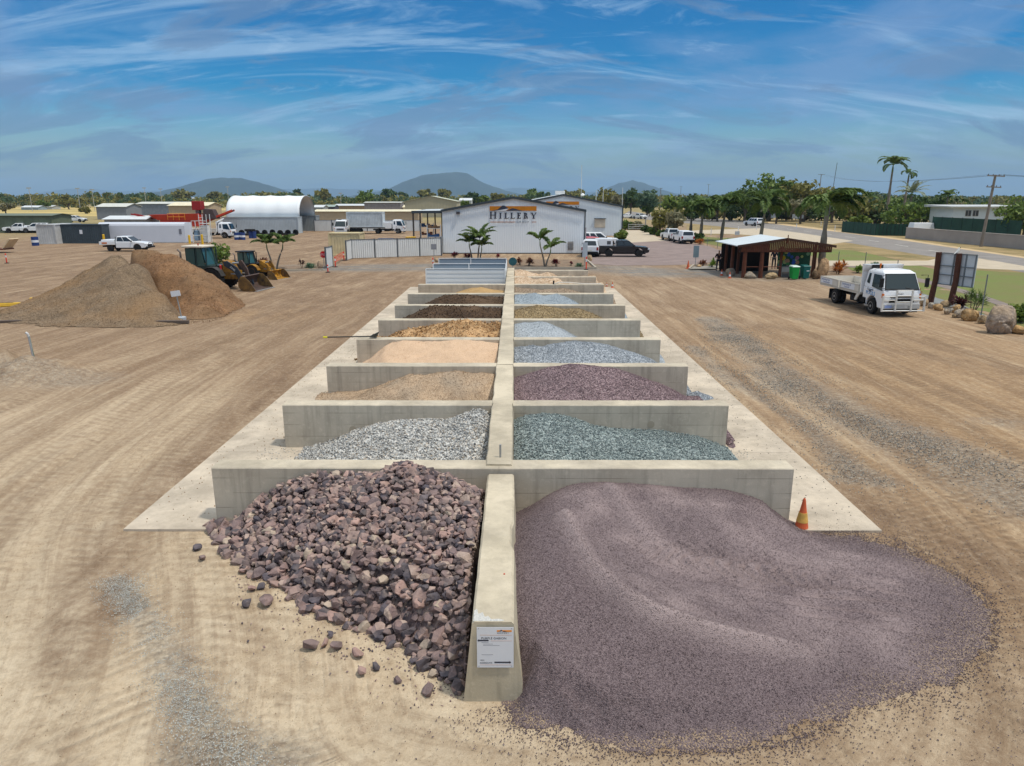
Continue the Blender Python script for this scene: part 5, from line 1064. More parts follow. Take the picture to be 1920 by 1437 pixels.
# containers
def container(label, cx, cy, ln, wd, h, m, rz=0, z0=0.0, name='shipping_container', door_end=True, group='shipping containers'):
    o = T(name, label, 'container', (cx, cy, z0), rz, group); mb = MB(); a, b_ = ln / 2, wd / 2
    corr(mb, (-a, -b_), (a, -b_), .14, h - .12, .28, .035, -1); corr(mb, (a, -b_), (a, b_), .14, h - .12, .28, .02, -1); corr(mb, (a, b_), (-a, b_), .14, h - .12, .28, .035, -1); corr(mb, (-a, b_), (-a, -b_), .14, h - .12, .28, .02, -1)
    mb.box(-a, a, -b_ + .02, b_ - .02, h - .10, h - .04); mb.build('walls', m, o)
    fr = MB()
    for x in (-a, a):
        for y in (-b_, b_): fr.box(x - .07, x + .07, y - .07, y + .07, 0, h)
    for y in (-b_, b_): fr.box(-a + .07, a - .07, y - .06, y + .06, 0, .14); fr.box(-a + .07, a - .07, y - .06, y + .06, h - .12, h)
    for x in (-a, a): fr.box(x - .06, x + .06, -b_ + .07, b_ - .07, 0, .14); fr.box(x - .06, x + .06, -b_ + .07, b_ - .07, h - .12, h)
    fr.build('frame', m, o); return o
c0 = G(90, 458); c1 = G(152, 457)
container('white container seen end-on at the left', G(90, 458).x, c0.y + 3, 2.45, 6.0, 2.62, mat('off white container', (186, 186, 184), .5))
dk = container('dark slate container side-on next to the white one', G(152.5, 457).x, c1.y + 1.3, 6.1, 2.4, 2.6, mat('dark slate container', (64, 74, 80), .5)); MB().box(-.05, .35, -1.26, -1.245, 1.3, 1.85).build('notice', WHT, dk)
container('small cream container behind the ribbed fence', G(690, 466).x, 79, 3.3, 2.3, 2.45, mat('cream container', (206, 190, 150), .6))
cw = container('tall white container loaded on a trailer behind the trucks', AY(687, 430, 129).x, 129, 6.2, 2.4, 2.6, mat('pale blue container', (190, 198, 202), .5), z0=1.15)
tr_ = T('semi_trailer', 'flat trailer carrying the tall white container', 'trailer', (AY(687, 430, 129).x, 129, 0)); MB().box(-3.4, 3.4, -1.1, 1.1, .95, 1.14).build('deck', mat('trailer grey', (96, 96, 94), .6), tr_)
for x in (-2.4, -1.3):
    for y in (-1, 1): MB().lathe([(.45, -.13), (.5, -.1), (.5, .1), (.45, .13)], 14, Matrix.Translation((x, y, .5)) @ Matrix.Rotation(R(90), 4, 'X')).build('wheel', RUBBER, tr_)
# fuel tank
tk = T('fuel_tank', 'long white self-bunded fuel tank with rounded top edges', 'fuel tank', (G(273, 455).x, 103, 0)); L_ = 6.1
sec = [(-1.25, .1), (1.25, .1), (1.25, 2.35), (1.15, 2.62), (.9, 2.76), (-.9, 2.76), (-1.15, 2.62), (-1.25, 2.35)]
mb = MB(); mb.prism(sec, -L_, L_ - .1, axis='x'); mb.build('shell', mat('tank white', (204, 208, 216), .35, var=.05, vscale=.6), tk)
mb = MB(); mb.box(-L_ - .05, L_, -1.3, 1.3, 0, .12); mb.build('skid', mat('tank skid', (170, 172, 174), .5), tk)
for x in (-L_ + .6,): 
    mb = MB(); mb.box(x - .3, x + .3, -1.262, -1.255, 1.95, 2.08); mb.build('maker_plate', mat('plate grey', (120, 122, 130), .5), tk)
MB().box(L_ - .9, L_ - .55, -1.29, -1.255, 1.2, 1.9).build('gauge_panel', mat('plate grey', (120, 122, 130)), tk)
gt = T('tank_gantry', 'white steel pump tower and ladder at the right end of the fuel tank', 'gantry', (G(366, 457).x, 102.2, 0)); WS = mat('white frame steel', (210, 212, 210), .5)
for x in (-1.0, .1, 1.15):
    for y in (-.6, .6): MB().tube([(x, y, 0), (x, y, 3.0 if x < 0 else 3.9)], .05, 6).build('post', WS, gt)
for z in (1.0, 2.0, 3.0): mb = MB(); mb.tube([(-1, -.6, z), (1.15, -.6, z)], .035, 5); mb.build('rail', WS, gt)
for k in range(10): MB().tube([(.2, -.66, .3 + k * .35), (.75, -.66, .3 + k * .35)], .02, 4).build('rung', WS, gt)
MB().box(.2, 1.1, -.5, .4, .1, 2.4).box(.1, 1.2, -.62, .5, 2.6, 2.66).build('pump_cabinet', mat('white cabinet', (216, 216, 212), .4), gt); MB().box(-.85, -.3, -.5, .3, .3, 1.7).build('blue_cabinet', mat('blue cabinet', (140, 168, 190), .4), gt)
mb = MB(); mb.tube([(-.9, -.55, 1.2), (-.4, -.58, 2.2), (.1, -.58, 1.1), (.5, -.58, .5)], .035, 6); mb.build('hose', BLACK, gt)
for px, py, h, lb in ((196, 458, 1.3, 'yellow bollard between the dark container and the fuel tank'), (356, 457, 1.15, 'yellow bollard left of the pump tower'), (380, 459, 1.35, 'yellow bollard right of the pump tower')):
    MB().lathe([(.15, 0), (.15, h - .04), (.11, h)], 12, Matrix.Translation(G(px, py))).build('bollard', mat('safety yellow', (222, 178, 40), .5), label=lb, cat='bollard', group='yellow bollards by the fuel tank')
# left sheds
def pshed(label, pxl, pxr, by, ey, ry, dep, wm, rm, axis='x', **k):
    p0, p1 = G(pxl, by), G(pxr, by); y = p0.y; e = AY((pxl + pxr) / 2, ey, y).z; r_ = AY((pxl + pxr) / 2, ry, y + (dep / 2 if axis == 'x' else 0)).z
    return shed(label, p0.x, p1.x, y, y + dep, e, max(r_, e + .3), axis, wm, rm, 1.0, .3, group='far sheds and warehouses', **k)
PB = mat('pale zinc roof', (200, 200, 190), .5); PC = mat('cream roof', (222, 212, 180), .5)
pshed('grey steel shed with pale roof, left of the far shed row', 183, 239, 412, 388, 382, 9, GREYW, PB)
pshed('longer grey steel shed, second of the far row', 258, 372, 404, 382.5, 379, 10, mat('slate blue cladding', (122, 128, 136), .6), PB)
pshed('tan steel shed with cream roof, right of the grey ones', 319, 392, 418, 386, 380, 9, TAN, PC)
pshed('low grey shed with white roof just behind the fuel tank', 199, 276, 440, 411.5, 405.5, 5, mat('pale grey walls', (160, 162, 158), .6), ROOFW)
pshed('long olive green shed at the far left edge', -60, 101, 437, 405, 403, 6, OLG, mat('olive roof', (104, 112, 96), .6))
pshed('white-roofed open pavilion beyond the sheds', 344, 376, 384, 374, 371, 12, mat('shade grey', (110, 120, 126), .6), ROOFW)
pshed('pale blue house row at the far edge of the paddock', 40, 72, 394, 389, 386, 8, mat('pale blue wall', (150, 164, 172), .6), ROOFW)
pshed('white-roofed house at the far edge of the paddock', 76, 98, 393, 388, 385.5, 8, mat('white wall', (186, 188, 186), .6), ROOFW)
pshed('long tan warehouse with cream roof behind the dome shelter', 590, 785, 418, 397, 393.5, 8, TAN, PC)
pshed('brown warehouse with white roof farther back', 628, 684, 400, 386, 383, 9, mat('brown cladding', (156, 132, 104), .7), ROOFW)
pshed('grey flat-fronted warehouse next to the brown one', 684, 752, 404, 380.5, 379.5, 9, mat('dull mauve grey', (140, 132, 130), .7), PB)
pshed('low cream annexe before the khaki warehouse', 756, 812, 404, 389, 385, 8, CREAM, PC)
pshed('large khaki gable warehouse left of the main shed', 760, 857, 408, 378, 368, 16, KHK, mat('olive pale roof', (190, 190, 168), .5), 'y')
pshed('small grey house seen past the dome opening', 588, 606, 404, 389, 385, 8, mat('pale grey walls', (160, 162, 158)), ROOFW)
pshed('dark open carport between the dome and the brown warehouse', 608, 627, 402, 388, 384.5, 8, mat('dark carport', (80, 76, 84), .7), mat('green grey roof', (150, 164, 154), .5))
pshed('white houses beyond the main shed on the left', 862, 884, 396, 376, 372, 10, mat('white wall', (186, 188, 186)), ROOFW)
o = MB(); w_ = (G(272, 436).x - G(222, 436).x) / 2
# dome shelter
dm = T('dome_shelter', 'white fabric dome shelter standing on two rows of containers', 'shelter', (0, 0, 0)); dx0, dx1 = G(419, 438).x, G(560, 438).x; dy0 = G(490, 438).y; dm.location = ((dx0 + dx1) / 2, dy0, 0); hw = (dx1 - dx0) / 2
fab = mat('white dome fabric', (222, 226, 228), .6, var=.06, vscale=.4); n = 18; nb = 4; vs = []; fs = []; Rr = 5.2; hh = 3.75; m_ = nb * 6
for i in range(m_ + 1):
    x = -hw + .3 + (2 * hw - .3) * i / m_; sag = -.12 * math.sin(math.pi * ((i % 6) / 6)) 
    for j in range(n + 1):
        t = math.pi * j / n; vs.append((x, 1.2 + Rr - (Rr + sag) * math.cos(t), 2.85 + (hh + sag) * math.sin(t) ** .85))
for i in range(m_):
    for j in range(n): a = i * (n + 1) + j; fs.append((a, a + n + 1, a + n + 2, a + 1))
cv_ = MB().add(vs, fs).build('canopy', fab, dm, smooth=True); sm = cv_.modifiers.new('thickness', 'SOLIDIFY'); sm.thickness = .04
for i in range(0, m_ + 1, 6):
    x = -hw + .3 + (2 * hw - .3) * i / m_; MB().tube([(x, 1.2 + Rr - (Rr - .1) * math.cos(math.pi * j / 14), 2.85 + (hh - .08) * math.sin(math.pi * j / 14) ** .85) for j in range(15)], .06, 5).build('arch', STEEL, dm)
for x in (-hw + 1.4, hw - 1.6): MB().box(x - .6, x + .6, 1.42, 1.45, 3.18, 3.34).build('maker_label', mat('label grey', (150, 156, 166), .5), dm)
container('front row container under the dome shelter', (dx0 + dx1) / 2, dy0 + 1.2, 2 * hw, 2.4, 2.88, mat('weathered white container', (178, 186, 190), .5, var=.15, vscale=.6))
container('rear row container under the dome shelter', (dx0 + dx1) / 2 + .4, dy0 + 11.6, 2 * hw, 2.4, 2.88, mat('weathered grey container', (138, 146, 148), .5, var=.15))
# house on the right
hx0, hx1 = AY(1786, 400, 128).x, AY(1912, 400, 128).x; hz0 = 1.9
hs_o = T('house', 'low white highset house behind the pale boundary wall', 'house', ((hx0 + hx1) / 2, 128, 0)); hw_ = (hx1 - hx0) / 2
HWHT = mat('house white boards', (206, 214, 214), .5, var=.04, bump=0)
MB().box(-hw_, hw_, 0, 7, hz0, 4.55).build('walls', HWHT, hs_o); MB().hexa([(-hw_ - .9, -.8, 4.56), (hw_ + .5, -.8, 4.56), (hw_ + .5, 7.6, 4.56), (-hw_ - .9, 7.6, 4.56)], [(-hw_ - .9, -.8, 4.72), (hw_ + .5, -.8, 4.72), (hw_ + .5, 7.6, 4.95), (-hw_ - .9, 7.6, 4.95)]).build('roof', mat('pale roof sheet', (190, 192, 190), .5), hs_o)
for x in (-4.6, -3.0, 1.8, 3.6): 
    wf = MB().box(x * .8 + 0, x * .8 + 1.1, -.06, -.02, 3.0, 4.1).build('window', mat('window frame white', (220, 220, 216), .4), hs_o)
    MB().box(x * .8 + .06, x * .8 + .5, -.075, -.061, 3.06, 4.04).box(x * .8 + .56, x * .8 + 1.04, -.075, -.061, 3.06, 4.04).build('pane', glass('dark pane'), wf)
for i in range(6): MB().box(-hw_ + .2 + i * (2 * hw_ - .6) / 5, -hw_ + .4 + i * (2 * hw_ - .6) / 5, .2, .4, 0, hz0).build('stump', mat('house stump', (120, 116, 110), .8), hs_o)
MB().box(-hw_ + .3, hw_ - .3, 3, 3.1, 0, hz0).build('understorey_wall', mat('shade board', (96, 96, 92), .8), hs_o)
# boundary wall, green fences
bw = T('boundary_wall', 'long pale rendered boundary wall along the road', 'wall'); a_, b_, c_ = G(1698, 447), G(1925, 469), G(2150, 492); bw.location = (a_.x, a_.y, 0)
def wallrun(mb, a, b_, th, z0, z1, o=Vector((0, 0, 0))):
    a = Vector((a.x, a.y, 0)) - o; b_ = Vector((b_.x, b_.y, 0)) - o; d = (b_ - a); n_ = Vector((-d.y, d.x, 0)).normalized() * th / 2
    return mb.hexa([(*(a - n_)[:2], z0), (*(b_ - n_)[:2], z0), (*(b_ + n_)[:2], z0), (*(a + n_)[:2], z0)], [(*(a - n_)[:2], z1), (*(b_ - n_)[:2], z1), (*(b_ + n_)[:2], z1), (*(a + n_)[:2], z1)])
O_ = Vector((a_.x, a_.y, 0)); REN = mat('weathered pale render', (158, 150, 144), .85, var=.12, vscale=.5)
MBw = wallrun(MB(), a_, b_, .18, 0, 1.62, O_); wallrun(MBw, b_, c_, .18, 0, 1.62, O_); MBw.build('wall_run', REN, bw)
wallrun(wallrun(MB(), a_, b_, .28, 1.622, 1.70, O_), b_, c_, .28, 1.622, 1.70, O_).build('coping', mat('render coping', (178, 170, 162), .8), bw)
MESH = mat('green shade cloth', (38, 70, 58), .8, var=.25, vscale=.8)
def cloth_fence(label, P, h, z0=0.0, n=8):
    o = T('green_fence', label, 'fence', (P[0].x, P[0].y, 0), 0, 'fences of green shade cloth'); O_ = Vector((P[0].x, P[0].y, 0)); mb = MB()
    for i in range(len(P) - 1): wallrun(mb, P[i], P[i+1], .03, z0, h, O_)
    mb.build('shade_cloth', MESH, o)
    for i in range(len(P) - 1):
        for k in range(n + 1):
            q = P[i].lerp(P[i+1], k / n) - O_; 
            if i and not k: continue
            MB().box(q.x - .04, q.x + .04, q.y - .08, q.y, 0, h + .08).build('post', mat('dark green post', (30, 50, 42), .6), o)
cloth_fence('green shade cloth fence left of the pale boundary wall', [G(1578, 435), G(1640, 442), G(1698, 443)], 1.95)
cloth_fence('green shade cloth fence standing behind the pale boundary wall', [G(1745, 440), G(1910, 455)], 3.0, 1.0)
o = T('parked_trailer_tarp', 'white covered trailer parked behind the boundary wall', 'trailer', G(1725, 440)); MB().hexa([(-1.9, -1, .6), (1.9, -1, .6), (1.9, 1, .6), (-1.9, 1, .6)], [(-1.7, -.8, 2.0), (1.7, -.8, 2.0), (1.7, .8, 2.0), (-1.7, .8, 2.0)]).build('cover', WHITEP, o, bevel=.08)
for x in (-.5, .5): MB().lathe([(.28, -1.05), (.28, 1.05)], 12, Matrix.Translation((x, 0, .3)) @ Matrix.Rotation(R(90), 4, 'X')).build('wheel', RUBBER, o)
# gate at the driveway end
gp_ = T('farm_gate', 'low tubular steel gate across the end of the driveway', 'gate', G(1178, 432)); wd = (G(1207, 432) - G(1178, 432)).x
mb = MB(); [mb.tube([(0, 0, z), (wd, 0, z)], .04, 6) for z in (.3, .7, 1.1)]; mb.tube([(0, 0, .2), (0, 0, 1.2)], .05, 6); mb.tube([(wd, 0, .2), (wd, 0, 1.2)], .05, 6); mb.tube([(0, 0, .3), (wd, 0, 1.1)], .03, 6); mb.build('gate_leaf', STEEL, gp_)
MB().tube([(wd + .3, 0, 0), (wd + .3, 0, 2.2)], .12, 8).build('gate_post', mat('grey post', (150, 148, 144), .7), gp_)
# power poles
WOOD = mat('weathered pole timber', (132, 122, 110), .9, bump=.4, bscale=8)
def power_pole(label, px, by, ty, arms=2, lean=0.0, armw=2.2, thick=.16, ang=0.0):
    p = G(px, by); h = AY(px, ty, p.y).z; o = T('power_pole', label, 'power pole', p, R(ang), 'timber power poles'); o.rotation_euler = (0, R(lean), R(ang))
    MB().tube([(0, 0, -.1), (0, 0, h)], [thick, thick * .7], 9).build('pole', WOOD, o)
    for k in range(arms):
        z = h - .15 - k * 1.35; w_ = armw * (1 if k == 0 else .85); MB().box(-w_/2, w_/2, -.22, -.11, z - .06, z + .06).build('crossarm', WOOD, o)
        for x in (-w_/2 + .1, -w_/6, w_/6, w_/2 - .1): MB().lathe([(.03, 0), (.06, .06), (.04, .16)], 8, Matrix.Translation((x, -.16, z + .06))).build('insulator', mat('insulator', (90, 80, 76), .4), o)
    return o, p, h
po = [power_pole('nearest power pole, leaning, in front of the pale boundary wall', 1839, 463, 328, 2, 2.4, 2.2, .2)]
for a in (('power pole behind the grove right of the tallest tree', 1532, 403, 327, 1), ('power pole above the foxtail palms, third from the right', 1396, 392, 336, 1), ('small power pole left of the palms', 1326, 388, 346, 1), ('smallest power pole farthest along the road', 1275, 386, 350, 1), ('power pole behind the driveway shrubs', 1237, 398, 353, 1)): po.append(power_pole(*a, armw=2.4 if a[1] != 1237 else 1.4, thick=.18))
def wire(label, a, b_, sag):
    mb = MB(); mb.tube([a.lerp(b_, t / 14) - Vector((0, 0, sag * 4 * (t / 14) * (1 - t / 14))) for t in range(15)], .012, 4, False); mb.build('power_line', mat('wire', (60, 62, 66), .5), label=label, cat='power line', group='wires strung between the poles')
hA = Vector((po[0][1].x, po[0][1].y, po[0][2])); hB = Vector((po[1][1].x, po[1][1].y, po[1][2]))
for k, dx in enumerate((-1.0, .4, 1.0)): wire(('left', 'middle', 'right')[k] + ' wire from the nearest power pole back to the next', hA + Vector((dx + .35, -.16, 0)), hB + Vector((dx, -.16, 0)), 1.6); wire(('left', 'middle', 'right')[k] + ' wire from the nearest power pole out past the right edge', hA + Vector((dx + .35, -.16, 0)), hA + Vector((34 + dx, -40, .2)), 1.3)
o = MB().tube([(0, 0, 0), (0, 0, AY(1557, 305, 72).z)], [.05, .02], 6).build('whip_antenna', mat('dark mast', (92, 90, 92), .5), label='thin leaning aerial rising out of the leaning foxtail palm', cat='aerial'); o.location = (AY(1550, 400, 72).x, 72, 0); o.rotation_euler = (0, R(3.0), 0)
for i, (px, by, ty) in enumerate(((61, 397, 352), (151, 396, 353), (178, 396, 355), (275, 392, 352), (305, 392, 354), (430, 392, 350), (640, 392, 362))):
    p = G(px, by); MB().tube([(0, 0, 0), (0, 0, AY(px, ty, p.y).z)], .13, 5).box(-1.1, 1.1, -.1, .1, AY(px, ty, p.y).z - .5, AY(px, ty, p.y).z).build('light_pole', mat('pale pole', (170, 172, 172), .6), label='slim pale sports-ground light pole on the left horizon', cat='light pole', group='distant light poles').location = p
# ================================================================ VEHICLES
GL = glass('vehicle glass', (34, 44, 50)); CHR = mat('rim alloy', (150, 152, 154), .35, .6); DARKP = mat('under body black', (30, 30, 31), .7); REDL = mat('red lamp', (150, 26, 22), .3); AMB = mat('amber lamp', (210, 110, 30), .3); LAMP = mat('clear lamp', (214, 218, 220), .15); PLATE = mat('number plate', (214, 212, 196), .4); BLUEP = mat('blue plate', (150, 168, 214), .4)
def wheel(par, x, y, r, w_, rim=.58, rimm=None, hub=True):
    M = Matrix.Translation((x, y, r)) @ Matrix.Rotation(R(90), 4, 'X')
    t_ = MB().lathe([(r * .6, -w_/2), (r * .93, -w_/2), (r, -w_/2 + .03), (r, w_/2 - .03), (r * .93, w_/2), (r * .6, w_/2)], 22, M).build('wheel', RUBBER, par)
    s = 1 if y > 0 else -1; M2 = Matrix.Translation((x, y + s * (w_/2 - .01), r)) @ Matrix.Rotation(R(-90 * s), 4, 'X')
    MB().lathe([(r * rim, -.05), (r * rim, .012), (r * rim * .9, .012), (r * rim * .75, -.03), (r * .2, -.02), (r * .16, .02)], 18, M2).build('rim', rimm or CHR, t_)
def arch_poly(x, z, r, n=7): return [(x + r * math.cos(math.pi * k / n), z + r * math.sin(math.pi * k / n)) for k in range(n + 1)]
def quadp(mb, pts, th, nrm):   # thin plate standing a little proud
    o = Vector(nrm) * th; return mb.hexa([tuple(p) for p in pts], [tuple(Vector(p) + o) for p in pts])
def ute(label, loc, rz, kind='pickup', paint=None, name='ute', group=None, cat='ute', dark_rim=False, lights=True, canopy=None, bull=True, deco=None, fast=False):
    paint = paint or WHITEP; o = T(name, label, cat, loc, rz, group); W = .92; r = .39; fx, rx = 1.62, -1.55
    endx = {'pickup': -2.62, 'tray': -.86, 'wagon': -2.35, 'sedan': -2.35}[kind]; zb = .48; belt = 1.12
    low = [(endx, zb + .05)]
    if kind != 'tray': low = [(endx, .55), (endx + .15, .42)] + list(reversed(arch_poly(rx, .42, .47)))[0:]
    else: low = [(endx, .42)]
    low += list(reversed(arch_poly(fx, .42, .47))) + [(2.45, .42), (2.66, .52), (2.68, .86), (2.5, 1.02), (1.35, 1.12), (endx, belt if kind != 'sedan' else 1.0)]
    MB().prism(low, -W, W).build('body', paint, o, bevel=.05)
    MB().box(endx + .1, 2.3, -W + .1, W - .1, .30, .52).build('chassis', DARKP, o)
    gx0, gx1, tx0, tx1, zt = {'pickup': (-.86, 1.28, -.70, .42, 1.74), 'tray': (-.86, 1.28, -.74, .42, 1.74), 'wagon': (-2.33, 1.28, -2.1, .42, 1.78), 'sedan': (-1.75, 1.25, -1.0, .35, 1.42)}[kind]
    if kind == 'sedan': belt = 1.0
    b = [(gx0, -W + .03, belt - .02), (gx1, -W + .03, belt - .02), (gx1, W - .03, belt - .02), (gx0, W - .03, belt - .02)]; t = [(tx0, -W + .2, zt), (tx1, -W + .2, zt), (tx1, W - .2, zt), (tx0, W - .2, zt)]
    MB().hexa(b, t).build('cabin', paint, o, bevel=.05)
    def lerpq(u, v_, side):   # u along x, v up
        a = Vector(b[0] if side < 0 else b[3]).lerp(Vector(b[1] if side < 0 else b[2]), u); c = Vector(t[0] if side < 0 else t[3]).lerp(Vector(t[1] if side < 0 else t[2]), u); return a.lerp(c, v_)
    for s in (-1, 1):
        for (u0, u1) in ({'wagon': ((.05, .36), (.39, .62), (.65, .93))}.get(kind, ((.06, .45), (.49, .92)))):
            q = [lerpq(u0, .14, s), lerpq(u1 + .01, .14, s), lerpq(u1 - .03, .86, s), lerpq(u0 + .02, .86, s)]; mb = MB(); quadp(mb, [p + Vector((0, s * .012, 0)) for p in q], .012, (0, s, 0)); mb.build('side_window', GL, o)
    f = lambda v_, y: (Vector(b[1]).lerp(Vector(t[1]), v_), Vector(b[2]).lerp(Vector(t[2]), v_))
    a0, a1 = f(.1, 0); c0_, c1_ = f(.92, 0); n_ = Vector((1, 0, .8)).normalized()
    mb = MB(); quadp(mb, [a0.lerp(a1, .04) + n_*.008, a0.lerp(a1, .96) + n_*.008, c0_.lerp(c1_, .95) + n_*.008, c0_.lerp(c1_, .05) + n_*.008], .012, n_); mb.build('windscreen', GL, o)
    a0, a1 = Vector(b[0]).lerp(Vector(t[0]), .2), Vector(b[3]).lerp(Vector(t[3]), .2); c0_, c1_ = Vector(b[0]).lerp(Vector(t[0]), .85), Vector(b[3]).lerp(Vector(t[3]), .85); n_ = Vector((-1, 0, .1))
    mb = MB(); quadp(mb, [a0.lerp(a1, .1) + n_*.008, a0.lerp(a1, .9) + n_*.008, c0_.lerp(c1_, .88) + n_*.008, c0_.lerp(c1_, .12) + n_*.008], .012, n_); mb.build('rear_window', GL, o)
    for x in (fx, rx):
        for s in (-1, 1): wheel(o, x, s * (W - .12), r, .25, .6, DARKP if dark_rim else CHR)
    MB().box(2.66, 2.70, -.5, .5, .62, .82).build('grille', DARKP, o)
    for s in (-1, 1):
        MB().box(2.5, 2.69, s * .80 - .13, s * .80 + .13, .76, .92).build('headlight', LAMP, o, bevel=.02)
        MB().box(.98, 1.12, s * (W + .02), s * (W + .20), 1.12, 1.28).build('mirror', paint if paint is not WHITEP else DARKP, o, bevel=.02)
    if bull: mb = MB(); mb.box(2.70, 2.84, -.92, .92, .40, .60); mb.tube([(2.8, -.55, .6), (2.82, -.45, 1.0), (2.82, .45, 1.0), (2.8, .55, .6)], .035, 6); mb.build('bull_bar', DARKP, o)
    if kind == 'tray':
        MB().box(-2.62, -.9, -.55, .55, .5, .68).build('rear_chassis', DARKP, o)
        MB().box(-2.78, -.92, -.94, .94, .80, .88).build('tray_deck', paint, o); 
        for s in (-1, 1): MB().box(-2.78, -.94, s * .92 - .015, s * .92 + .015, .885, 1.16).build('tray_side', paint, o)
        MB().box(-2.79, -2.76, -.90, .90, .885, 1.16).build('tailgate', paint, o)
        MB().hexa([(-2.65, -.88, .9), (-.98, -.88, .9), (-.98, .88, .9), (-2.65, .88, .9)], [(-2.55, -.82, 1.36), (-1.05, -.82, 1.36), (-1.05, .82, 1.36), (-2.55, .82, 1.36)]).build('toolbox', WHITEP, o, bevel=.04)
        MB().box(-.93, -.88, -.8, .8, .9, 1.72).build('headboard', STEEL, o); MB().box(-2.45, -1.85, -.962, -.945, .90, 1.06).build('reflective_decal', AMB, o)
    if kind == 'pickup':
        if canopy: MB().hexa([(-2.6, -.86, 1.10), (-.88, -.86, 1.10), (-.88, .86, 1.10), (-2.6, .86, 1.10)], [(-2.45, -.74, 1.72), (-.88, -.74, 1.72), (-.88, .74, 1.72), (-2.45, .74, 1.72)]).build('canopy', canopy, o, bevel=.05); MB().hexa([(-2.60, -.70, 1.2), (-2.60, .70, 1.2), (-2.49, .62, 1.64), (-2.49, -.62, 1.64)][::-1], [(-2.615, -.70, 1.2), (-2.615, .70, 1.2), (-2.505, .62, 1.64), (-2.505, -.62, 1.64)][::-1]).build('canopy_window', GL, o)
        else: MB().box(-2.55, -.95, -.8, .8, 1.121, 1.15).build('tonneau', DARKP, o)
    if kind in ('pickup', 'wagon', 'sedan'):
        for s in (-1, 1): MB().box(endx - .02, endx + .06, s * .80 - .10, s * .80 + .10, .72, 1.05).build('tail_light', REDL, o)
        MB().box(endx - .10, endx + .02, -.85, .85, .42, .60).build('rear_bumper', DARKP, o, bevel=.02); MB().box(endx - .115, endx - .10, -.2, .2, .64, .76).build('number_plate', PLATE, o)
    return o
SEAT = mat('seat cloth', (60, 60, 62), .9)
